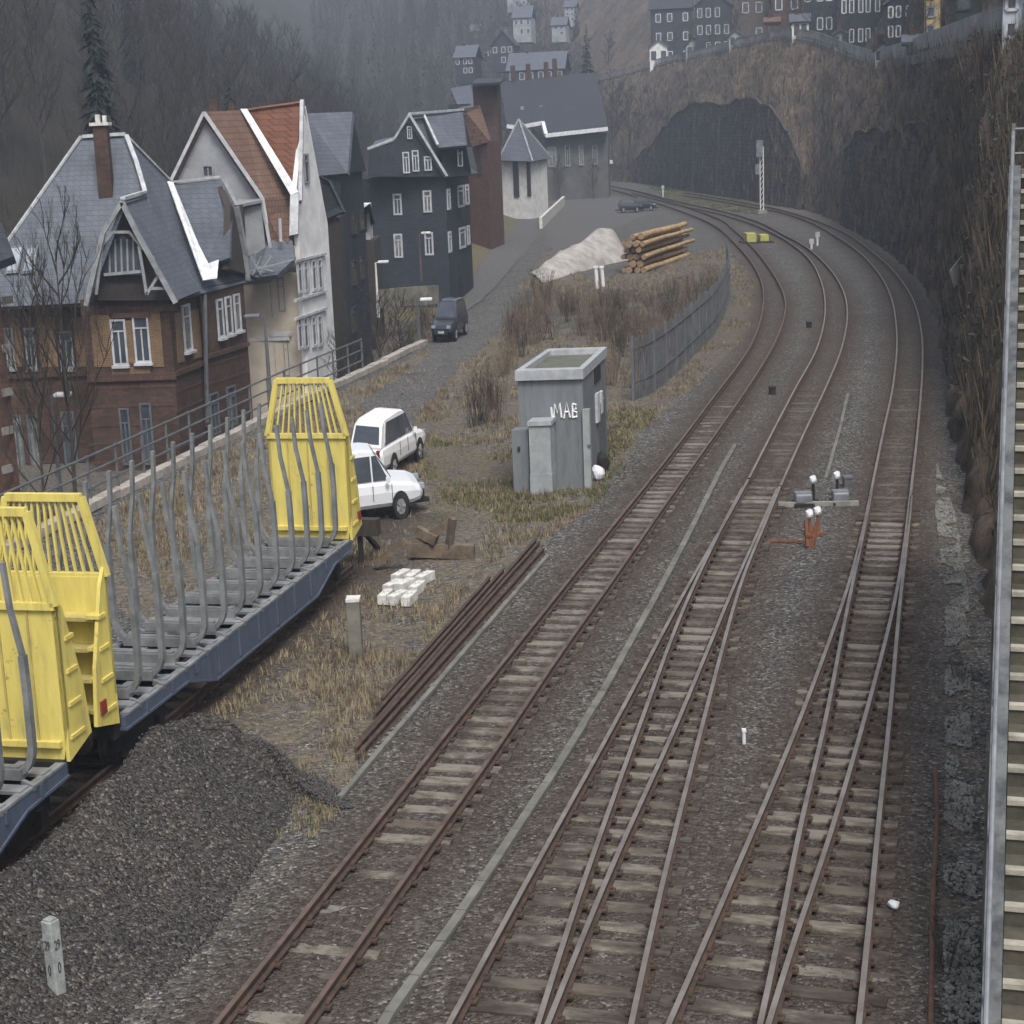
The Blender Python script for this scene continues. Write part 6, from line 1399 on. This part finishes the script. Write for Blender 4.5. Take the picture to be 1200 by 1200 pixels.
def conifer_meshes(h, seed):
    rnd = random.Random(seed); tr = MB(); cr = MB(); tr.tube([Vector((0, 0, -.5)), Vector((0, 0, h))], [h * .012, .02], 6)
    z = h * .08
    while z < h:
        u = 1 - z / h; rad = h * .13 * u ** .8 + .1; n = int(9 + 16 * u)
        for k in range(n):
            a = rnd.uniform(0, 6.283); rr = rad * rnd.uniform(.6, 1.15); d = Vector((math.cos(a), math.sin(a), 0)); s = Vector((-d.y, d.x, 0)) * rr * .22; zz = z + rnd.uniform(-.2, .2)
            b = Vector((0, 0, zz)) + d * .05; e = Vector((0, 0, zz - rr * rnd.uniform(.25, .55))) + d * rr; mid_ = b.lerp(e, .55) + Vector((0, 0, rr * .08))
            cr.add([b, mid_ - s, e, mid_ + s], [(0, 1, 2, 3)])
            for _ in range(3):
                v = rnd.uniform(.4, 1); c = b.lerp(e, v); w = s * rnd.uniform(.5, 1.2); cr.add([c - w * .3, c + w * .3, c + Vector((rnd.uniform(-.1, .1), rnd.uniform(-.1, .1), -rr * rnd.uniform(.15, .35)))], [(0, 1, 2)])
        z += h * .022
    return tr, cr
def shrub_meshes(h, seed, n=16, r=.5):
    rnd = random.Random(seed); st_m = MB()
    for i in range(n):
        a = rnd.uniform(0, 6.28); p = Vector((math.cos(a), math.sin(a), 0)) * rnd.uniform(0, r); d = Vector((math.cos(a) * .25, math.sin(a) * .25, 1)); hh = h * rnd.uniform(.5, 1)
        q = [p]; 
        for k in range(4): d = d + Vector((rnd.uniform(-.15, .15), rnd.uniform(-.15, .15), 0)); q.append(q[-1] + d.normalized() * hh / 4)
        w0 = .014
        st_m.tube(q, [w0, w0 * .8, w0 * .6, w0 * .5, w0 * .2], 3, caps=False)
        for _ in range(9):
            t = rnd.uniform(.3, .98) * 4; j = min(int(t), 3); s = q[j].lerp(q[j + 1], t - j); e = s + Vector((rnd.uniform(-.4, .4), rnd.uniform(-.4, .4), rnd.uniform(.15, .6))) * hh * .38; w = Vector((rnd.uniform(-1, 1), rnd.uniform(-1, 1), 0)).normalized() * .009
            st_m.add([s - w, s + w, e], [(0, 1, 2)])
    return st_m
def meshes_of(mb, name, m):
    me = bpy.data.meshes.new(name); me.from_pydata(mb.v, [], mb.f); me.materials.append(M[m]); return me
PR = {}
for i in range(4):
    tr, cr = bare_tree_meshes(13, 10 + i, .30 + .04 * (i % 2), 16 + i); PR['bare%d' % i] = [('trunk', meshes_of(tr, 'trunk', 'bark')), ('crown', meshes_of(cr, 'crown', 'twig'))]
for i in range(2):
    tr, cr = conifer_meshes(17, 30 + i); PR['con%d' % i] = [('trunk', meshes_of(tr, 'trunk', 'bark')), ('crown', meshes_of(cr, 'crown', 'needle'))]
tr, cr = bare_tree_meshes(10, 55, .42, 20, .008); PR['big'] = [('trunk', meshes_of(tr, 'trunk', 'bark')), ('crown', meshes_of(cr, 'crown', 'twig'))]
for i in range(3): PR['shrub%d' % i] = meshes_of(shrub_meshes(2.2, 70 + i, 20), 'shrub', ['twig_red', 'straw_dim', 'twig'][i])
def put(kind, loc, s, name, label, cat, group=None, rz=None, sx=1):
    rz = random.uniform(0, 6.28) if rz is None else rz
    if kind.startswith('shrub'):
        o = bpy.data.objects.new(name, PR[kind]); col.objects.link(o); o.location = loc; o.rotation_euler = (0, 0, rz); o.scale = (s * sx, s * sx, s); tag(o, label, cat, group); return o
    t = thing(name, loc, label, cat, group); t.rotation_euler = (0, 0, rz); t.scale = (s * sx, s * sx, s)
    for nm, me in PR[kind]: o = bpy.data.objects.new(nm, me); col.objects.link(o); o.parent = t
    return t
def proj(p):
    v = p - CAM; d = v.dot(_f)
    return (600 + F * v.dot(_r) / d, 600 - F * v.dot(_u) / d) if d > 1 else (-999, -999)
rnd = random.Random(5)
# left forest: individually standing trees, denser near the foot
cnt = 0; spots = []
tries = 0
while cnt < 235 and tries < 20000:
    tries += 1
    y = 84 + 290 * rnd.random() ** 1.25; fx = interp(FOOT, y); x = fx - 1 - rnd.random() ** 1.3 * 62
    z = height(x, y)
    px, py = proj(Vector((x, y, z + 6)))
    if px < -60 or px > 535 or py > 330 or z > 70: continue
    p2 = proj(Vector((x, y, z + 13)))
    if p2[1] < -420: continue
    if any((x - a) ** 2 + (y - b) ** 2 < 2.3 ** 2 * (y / 110) for a, b in spots): continue
    spots.append((x, y)); cnt += 1
    con = rnd.random() < .035
    if con: put('con%d' % rnd.randint(0, 1), (x, y, z - .3), rnd.uniform(.7, 1.1), 'conifer_tree', 'dark conifer standing among the bare trees of the left hillside', 'tree', 'conifers among the trees of the left hillside', sx=.8)
    else: put('bare%d' % rnd.randint(0, 3), (x, y, z - .3), rnd.uniform(.8, 1.25), 'bare_tree', 'leafless grey brown tree of the wooded left hillside', 'tree', 'leafless trees of the left hillside', sx=.85)
for px, py, Y, s, lab in ((118, 150, 108, 1.15, 'tallest dark conifer behind the chimney of the large brick house'), (272, 120, 150, .6, 'dark conifer behind the brown tiled gable')):
    q = W(px, py, Y); z = height(q.x, q.y); put('con0', (q.x, q.y, z), s * max(1, (W(px, py - 150, Y).z - z) / 17), 'conifer_tree', lab, 'tree', sx=.75)
# far slope trees
cnt = 0
while cnt < 60:
    y = rnd.uniform(335, 640); px = rnd.uniform(470, 790); q = W(px, 100, y); z = height(q.x, y); pq = proj(Vector((q.x, y, z + 4)))
    if pq[1] > 110: continue
    cnt += 1; con = rnd.random() < .28
    put('con%d' % rnd.randint(0, 1) if con else 'bare%d' % rnd.randint(0, 3), (q.x, y, z - .3), rnd.uniform(.75, 1.2) * (1.0 if not con else .9), 'conifer_tree' if con else 'bare_tree', 'dark conifer fading into the mist of the far slope' if con else 'leafless tree fading into the mist of the far slope', 'tree', 'conifers of the misty far slope' if con else 'leafless trees of the misty far slope')
# trees on and above the right bank
for i in range(58):
    k = rnd.randint(2, 120); k = min(k, len(ct) - 1); b, w, t_ = cb[k], cw[k], ct[k]; out = (t_ - b); out.z = 0; out.normalize()
    if i < 26: u = rnd.uniform(.05, .6); p = w.lerp(t_, u); p.z -= .3; s = rnd.uniform(.18, .34); lab, g = 'small leafless tree rooted on the brown cutting slope', 'small trees on the cutting slope'
    else: p = t_ + out * rnd.uniform(14, 30) + Vector((0, 0, 1)); s = rnd.uniform(.6, .95); lab, g = 'leafless tree behind the houses of the upper street', 'trees behind the upper street'
    put('bare%d' % rnd.randint(0, 3), p, s, 'bare_tree', lab, 'tree', g)
m = MB(); mc = MB()
for i in range(2000):
    y = rnd.uniform(335, 700); px = rnd.uniform(370, 830); q = W(px, 100, y); x = q.x; z = height(x, y); hh = rnd.uniform(7, 13)
    if rnd.random() < .18:
        for k in range(26):
            u = rnd.random() ** .7; a = rnd.uniform(0, 6.28); rr = (1 - u) * hh * .17 + .1; c = Vector((x, y, z + hh * u)); e = c + Vector((math.cos(a) * rr, math.sin(a) * rr, -rr * .8)); s_ = Vector((-math.sin(a), math.cos(a), 0)) * rr * .3
            mc.add([c, e - s_, e + s_], [(0, 1, 2)])
        continue
    b = Vector((x, y, z - .3)); m.add([b + Vector((-.12, 0, 0)), b + Vector((.12, 0, 0)), b + Vector((rnd.uniform(-.4, .4), 0, hh))], [(0, 1, 2)])
    for k in range(20):
        u = rnd.uniform(.3, .95); c = b + Vector((0, 0, hh * u)); a = rnd.uniform(0, 6.28); ln = hh * .26 * (1.1 - u * .6); e = c + Vector((math.cos(a) * ln * .6, math.sin(a) * ln, ln * rnd.uniform(.3, 1.2)))
        m.add([c - Vector((0, 0, .1)), c + Vector((0, 0, .1)), e], [(0, 1, 2)]); m.add([c.lerp(e, .4), c.lerp(e, .4) + Vector((.09, 0, 0)), e + Vector((rnd.uniform(-1, 1), 0, rnd.uniform(0, 1)))], [(0, 1, 2)])
tag(m.build('far_wood', M['twig'], recalc=False), 'leafless wood covering the misty far slope', 'wood', kind='stuff'); tag(mc.build('far_conifers', M['needle'], recalc=False), 'conifer wood fading into the mist of the far slope', 'wood', kind='stuff')
for i in range(14):
    k = 12 + i * 6; b, t_ = cb[k], ct[k]; out = (t_ - b); out.z = 0; out.normalize(); p = t_ + out * rnd.uniform(1.5, 4) + Vector((0, 0, .1))
    put('bare%d' % rnd.randint(0, 3), p, rnd.uniform(.35, .6), 'bare_tree', 'leafless garden tree in front of the houses of the upper street', 'tree', 'garden trees of the upper street')
q = W(690, 150, 300); put('con1', (q.x, q.y, height(q.x, q.y)), 1.6, 'conifer_tree', 'tall dark conifer above the right end of the long station roof', 'tree')
for px, Y, s in ((700, 310, 1.3), (718, 305, 1.2), (738, 315, 1.2), (755, 318, 1.1), (725, 335, 1.3), (768, 322, 1.0)):
    q = W(px, 180, Y); put('bare%d' % (px % 4), (q.x, q.y, 3), s, 'bare_tree', 'tall leafless tree between the station roof and the cutting', 'tree', 'tall leafless trees right of the station')
for px, Y, s in ((655, 246, .5), (668, 250, .55), (682, 252, .5), (695, 246, .45)):
    q = W(px, 205, Y); put('bare%d' % (px % 4), (q.x, q.y, 0), s, 'bare_tree', 'young bare tree in front of the station wall', 'tree', 'young trees before the station')
# saplings in front of the brick house
for (px, py, Y, top, lab) in ((88, 590, 60, 225, 'fine twigged leafless tree in front of the large brick house'), (50, 600, 58, 300, 'second fine twigged tree beside the street lamp with the white head')):
    q = W(px, py, Y); z = W(px, top, Y).z; put('big', (q.x, q.y, -4), (z + 4) / 10, 'bare_tree', lab, 'tree', sx=.6)
for (px, py, Y, top, lab) in ((450, 400, 92, 325, 'dark leafless bush below the pale street lamp'), (405, 440, 86, 380, 'leafless bush at the foot of the tall dark house'), (470, 395, 96, 345, 'leafless bush beside the garden wall')):
    q = W(px, py, Y); z0 = height(q.x, q.y); z = W(px, top, Y).z; put('big', (q.x, q.y, z0), (z - z0) / 10, 'bare_tree', lab, 'tree', sx=1.1)
# shrubs / brush on the strip between track and siding
brush = poly([(545, 500), (565, 455), (590, 410), (612, 365), (628, 345), (700, 365), (735, 362), (800, 350), (850, 335), (850, 355), (835, 395), (790, 430), (745, 430), (745, 460), (712, 470), (712, 410), (640, 400), (600, 430), (600, 505), (560, 510)])
bx = [p[0] for p in brush]; by = [p[1] for p in brush]; cnt = 0
while cnt < 200:
    x = rnd.uniform(min(bx), max(bx)); y = rnd.uniform(min(by), max(by))
    if not inside((x, y), brush): continue
    if inside((x, y), GREY[0]): continue
    cnt += 1; put('shrub%d' % rnd.randint(0, 2), (x, y, 0), rnd.uniform(.45, 1.0), 'shrub', 'leafless reddish brown shrub in the thicket around the grey hut', 'shrub', 'shrubs of the thicket behind the hut', sx=.9)
sp2 = poly([(395, 455), (430, 425), (500, 375), (550, 345), (540, 335), (480, 360), (430, 380), (395, 420)])
for k in range(40):
    px = rnd.uniform(395, 540); py = 445 - (px - 395) * .72 + rnd.uniform(-26, 10); q = P(px, py, -1.5); put('shrub%d' % rnd.randint(0, 2), (q.x, q.y, height(q.x, q.y) - .1), rnd.uniform(.7, 1.3), 'shrub', 'leafless shrub on the bank between the street and the slate houses', 'shrub', 'shrubs on the bank by the slate houses')
for (px, py, s, lab) in ((1108, 1140, .36, 'dark tuft like shrub at the foot of the staircase, bottom right'), (1125, 800, .3, 'small shrub in the pale rubble left of the staircase')):
    q = P(px, py); put('shrub2', q, s, 'shrub', lab, 'shrub')
# ---- grass, weeds, stones as uncountable cover
NOGO = poly([(400, 915), (655, 640), (628, 628), (565, 672), (405, 880)]); NOGO2 = poly([(300, 780), (200, 830), (-100, 1000), (-100, 760), (120, 640)]); LANE = poly([(425, 640), (430, 580), (500, 560), (530, 600), (520, 640), (470, 665)]); THIN = poly([(130, 1300), (-200, 1300), (200, 850), (340, 850), (410, 900), (410, 940)])
def blades(name, label, polys, n, mname, hmin, hmax, w, lean=.5, dens=None, zoff=None):
    m = MB(); pl = polys
    for pg in pl:
        xs = [p[0] for p in pg]; ys = [p[1] for p in pg]; c = 0; tr_ = 0
        while c < n and tr_ < n * 40:
            tr_ += 1; y = min(ys) + (max(ys) - min(ys)) * rnd.random() ** 1.8; x = rnd.uniform(min(xs), max(xs))
            if not inside((x, y), pg): continue
            if noise.noise(Vector((x * .8, y * .8, 3))) < rnd.uniform(-.45, .25): continue
            if rail_dist(x, y) < .55 or inside((x, y), NOGO) or inside((x, y), NOGO2): continue
            if inside((x, y), THIN) and name not in ('dry_tufts', 'weed_tufts') and rnd.random() < .88: continue
            if (inside((x, y), GREY[0]) or inside((x, y), LANE)) and rnd.random() < .93: continue
            if noise.noise(Vector((x * .35, y * .25, 9))) < rnd.uniform(-.25, .1): continue
            c += 1; z = height(x, y) - .01; k = 1 + y / 60
            for b in range(5):
                a = rnd.uniform(0, 6.28); hh = rnd.uniform(hmin, hmax); d = Vector((math.cos(a), math.sin(a), 0)); s = Vector((-d.y, d.x, 0)) * w * k * .5; o = Vector((x + rnd.uniform(-.06, .06), y + rnd.uniform(-.06, .06), z))
                m.add([o - s, o + s, o + d * hh * lean * rnd.uniform(.3, 1.3) + Vector((0, 0, hh))], [(0, 1, 2)])
    o = m.build(name, M[mname], recalc=False); tag(o, label, 'grass', kind='stuff')
blades('dry_grass', 'dry straw coloured grass between the wagons, the thicket and the siding', STRAW[:2], 7500, 'straw', .05, .20, .015)
blades('dead_weeds', 'dead brown weeds on the earth strips', [STRAW[0], STRAW[1]], 2200, 'twig_red', .08, .32, .010, .35)
blades('green_grass', 'short olive grass near the hut and along the siding', OLIVE[:2], 3000, 'olive', .05, .16, .016)
blades('weed_tufts', 'low weeds along the foot of the gravel heap', [STRIP], 120, 'olive', .04, .13, .014)
blades('dry_tufts', 'sparse dry tufts between the gravel heap and the siding', [STRIP], 320, 'straw', .04, .14, .011)
def stones(name, label, n, mname, fn, smin, smax):
    m = MB(); c = 0
    base = [Vector(v) for v in ((1, 0, 0), (-1, 0, 0), (0, 1, 0), (0, -1, 0), (0, 0, 1), (0, 0, -1))]; F8 = [(0, 2, 4), (2, 1, 4), (1, 3, 4), (3, 0, 4), (2, 0, 5), (1, 2, 5), (3, 1, 5), (0, 3, 5)]
    while c < n:
        r = fn()
        if r is None: continue
        x, y, z = r; c += 1; s = rnd.uniform(smin, smax); q = Matrix.Rotation(rnd.uniform(0, 6), 3, Vector((rnd.random(), rnd.random(), rnd.random() + .1)).normalized())
        m.add([Vector((x, y, z)) + q @ Vector((v.x * s * rnd.uniform(.6, 1.2), v.y * s * rnd.uniform(.6, 1.2), v.z * s * rnd.uniform(.5, 1))) for v in base], F8)
    o = m.build(name, M[mname], recalc=False); tag(o, label, 'stones', kind='stuff')
def f_ballast():
    y = 16 + 34 * rnd.random() ** 1.6; x = rnd.uniform(-.32, .30) * y
    if any(inside((x, y), g) for g in STRAW[:1]): return None
    if rail_dist(x, y) < .09: return None
    return x, y, height(x, y) + .0
stones('ballast', 'loose dark ballast stones over the whole yard', 34000, 'stone_dark', f_ballast, .012, .026)
def f_pale():
    y = 16 + 30 * rnd.random() ** 1.3; x = rnd.uniform(-.32, .29) * y
    if rail_dist(x, y) < .09: return None
    return x, y, height(x, y) + .01
stones('pale_ballast', 'scattered paler stones between the tracks', 1100, 'rock_light', f_pale, .010, .026)
rub = [poly([(1098, 545), (1118, 600), (1135, 700), (1140, 950), (1150, 1200), (1105, 1200), (1108, 900), (1108, 700), (1096, 600)])]
rbx = [p[0] for p in rub[0]]; rby = [p[1] for p in rub[0]]
def f_rub():
    x = rnd.uniform(min(rbx), max(rbx)); y = rnd.uniform(min(rby), max(rby))
    if not inside((x, y), rub[0]) or noise.noise(Vector((x * 1.2, y * .7, 0))) < -.1: return None
    return x, y, height(x, y) + .03
stones('pale_rubble', 'strip of pale grey rubble left of the staircase', 5200, 'rock_light', f_rub, .018, .05)
def f_heap():
    k = rnd.randint(0, len(hv) - 1); v = hv[k]
    if v.z < .0: return None
    return v.x + rnd.uniform(-.05, .05), v.y + rnd.uniform(-.05, .05), v.z + .0
ho_ = [o for o in bpy.data.objects if o.name == 'gravel_heap'][0]; hv = [ho_.location + v.co for v in ho_.data.vertices]
stones('heap_stones', 'loose stones on the dark gravel heap', 12000, 'stone_dark', f_heap, .012, .034)
# ivy and dead stems on the bank
m = MB(); m2 = MB(); m3 = MB()
for i in range(15000):
    k = int(rnd.random() ** .8 * (len(prof) - 2)); row = prof[k]; r2_ = prof[k + 1]; j = rnd.uniform(1, 20); a = row[int(j)].lerp(row[int(j) + 1], j % 1); b = r2_[int(j)].lerp(r2_[int(j) + 1], j % 1); p = a.lerp(b, rnd.random())
    hh = rnd.uniform(.3, 1.5); w = Vector((rnd.uniform(-1, 1), rnd.uniform(-1, 1), 0)).normalized() * (.012 + p.y * .00022)
    d = Vector((rnd.uniform(-.3, .3), rnd.uniform(-.3, .3), 1)) * hh
    tgt = m if rnd.random() < .55 else m2
    tgt.add([p - w - Vector((0, 0, .2)), p + w - Vector((0, 0, .2)), p + d], [(0, 1, 2)])
    for _ in range(2):
        w3 = Vector((rnd.uniform(-1, 1), rnd.uniform(-1, 1), rnd.uniform(-1, 1))) * rnd.uniform(.05, .16); w4 = Vector((rnd.uniform(-1, 1), rnd.uniform(-1, 1), rnd.uniform(-1, 1))) * rnd.uniform(.05, .16)
        o = p + Vector((rnd.uniform(-.3, .3), rnd.uniform(-.3, .3), rnd.uniform(0, .4)))
        if noise.noise(p * .15) > 0: m3.add([o - w3, o + w4, o + w3], [(0, 1, 2)])
for i in range(7000):
    k = rnd.randint(88, len(prof) - 8); row = prof[k]; r2_ = prof[k + 1]; j = rnd.uniform(1, 20); a = row[int(j)].lerp(row[int(j) + 1], j % 1); b = r2_[int(j)].lerp(r2_[int(j) + 1], j % 1); p = a.lerp(b, rnd.random())
    hh = rnd.uniform(.2, 1.3); w = Vector((rnd.uniform(-1, 1), rnd.uniform(-1, 1), 0)).normalized() * rnd.uniform(.01, .03); (m if rnd.random() < .5 else m2).add([p - w, p + w, p + Vector((rnd.uniform(-.35, .35), rnd.uniform(-.4, 0), hh))], [(0, 1, 2)])
for fr, dv in WALLF:
    dv = Vector((dv.x, dv.y, 0)).normalized()
    for i in range(1500):
        k = rnd.randint(0, len(fr) - 2); u = rnd.random() ** 1.2; p = fr[k][0].lerp(fr[k][1], u).lerp(fr[k + 1][0].lerp(fr[k + 1][1], u), rnd.random()) - dv * rnd.uniform(.1, .9)
        hh = rnd.uniform(.4, 2.2); w = Vector((rnd.uniform(-1, 1), rnd.uniform(-.3, .3), 0)).normalized() * rnd.uniform(.02, .07); (m if rnd.random() < .6 else m2).add([p - w, p + w, p + Vector((rnd.uniform(-.5, .5), 0, hh * (1 if rnd.random() < .5 else -1)))], [(0, 1, 2)])
        for _ in range(2):
            w3 = Vector((rnd.uniform(-1, 1), rnd.uniform(-1, 1), rnd.uniform(-1, 1))) * rnd.uniform(.1, .3); w4 = Vector((rnd.uniform(-1, 1), rnd.uniform(-1, 1), rnd.uniform(-1, 1))) * rnd.uniform(.1, .3)
            if noise.noise(p * .22) > -.1: m3.add([p - w3, p + w4, p + w3], [(0, 1, 2)])
tag(m.build('slope_stems', M['twig'], recalc=False), 'dead stems covering the cutting slope', 'undergrowth', kind='stuff'); tag(m2.build('slope_weeds', M['straw_dim'], recalc=False), 'dry pale weeds on the cutting slope', 'undergrowth', kind='stuff'); tag(m3.build('ivy', M['ivy'], recalc=False), 'dark ivy patches on the cutting slope', 'ivy', kind='stuff')
# undergrowth of the left forest
m = MB()
for i in range(22000):
    y = 84 + 270 * rnd.random() ** 1.3; fx = interp(FOOT, y); x = fx + 2 - rnd.random() * 60; z = height(x, y); hh = rnd.uniform(.5, 3.2); w = Vector((rnd.uniform(-1, 1), rnd.uniform(-1, 1), 0)).normalized() * .035
    m.add([Vector((x, y, z - .2)) - w, Vector((x, y, z - .2)) + w, Vector((x + rnd.uniform(-.5, .5), y, z + hh))], [(0, 1, 2)])
tag(m.build('forest_undergrowth', M['twig'], recalc=False), 'grey brown undergrowth of the wooded left hillside', 'undergrowth', kind='stuff')
# ------------------------------------------------------------------ air, sky, light
HAZE = 0.00074; EXPO = 1.18
def haze():
    m = bpy.data.materials.new('haze'); m.use_nodes = True; t = m.node_tree
    for n in list(t.nodes): t.nodes.remove(n)
    o = t.nodes.new('ShaderNodeOutputMaterial'); v = t.nodes.new('ShaderNodeVolumePrincipled')
    v.inputs['Color'].default_value = (0.74, 0.84, 1.0, 1); v.inputs['Density'].default_value = HAZE; v.inputs['Anisotropy'].default_value = 0.2
    t.links.new(v.outputs[0], o.inputs['Volume'])
    b = MB(); b.prism([(-1500, -30), (1500, -30), (1500, 1060), (-1500, 1060)], -8, 135)
    h = b.build('haze', m); tag(h, 'thin cold mist filling the valley', 'haze', kind='stuff')
haze()
w = bpy.data.worlds.new('World'); sc.world = w; w.use_nodes = True; t = w.node_tree
bg = t.nodes['Background']; sk = t.nodes.new('ShaderNodeTexSky'); sk.sky_type = 'NISHITA'; sk.sun_disc = False
EL, AZ = R(56), R(165)   # azimuth clockwise from +Y
sk.sun_elevation = EL; sk.sun_rotation = AZ; sk.dust_density = 4.0; sk.ozone_density = 1.2; sk.air_density = 1.0
hs = t.nodes.new('ShaderNodeHueSaturation'); hs.inputs['Saturation'].default_value = 0.5; t.links.new(sk.outputs[0], hs.inputs['Color']); t.links.new(hs.outputs[0], bg.inputs['Color']); bg.inputs['Strength'].default_value = 0.095
ld = bpy.data.lights.new('sun', 'SUN'); ld.energy = 1.4; ld.angle = R(18); ld.color = (1, 0.97, 0.92)
lo = bpy.data.objects.new('sun', ld); col.objects.link(lo)
sd = Vector((math.sin(AZ) * math.cos(EL), math.cos(AZ) * math.cos(EL), math.sin(EL)))
lo.rotation_euler = (-sd).to_track_quat('-Z', 'Y').to_euler()
vs_ = sc.view_settings; vs_.view_transform = 'Standard'; vs_.look = 'None'; vs_.gamma = 1; vs_.use_curve_mapping = False; vs_.exposure = EXPO
try:
    sc.cycles.volume_bounces = 0; sc.cycles.max_bounces = 5; sc.cycles.volume_max_steps = 64
except Exception: pass
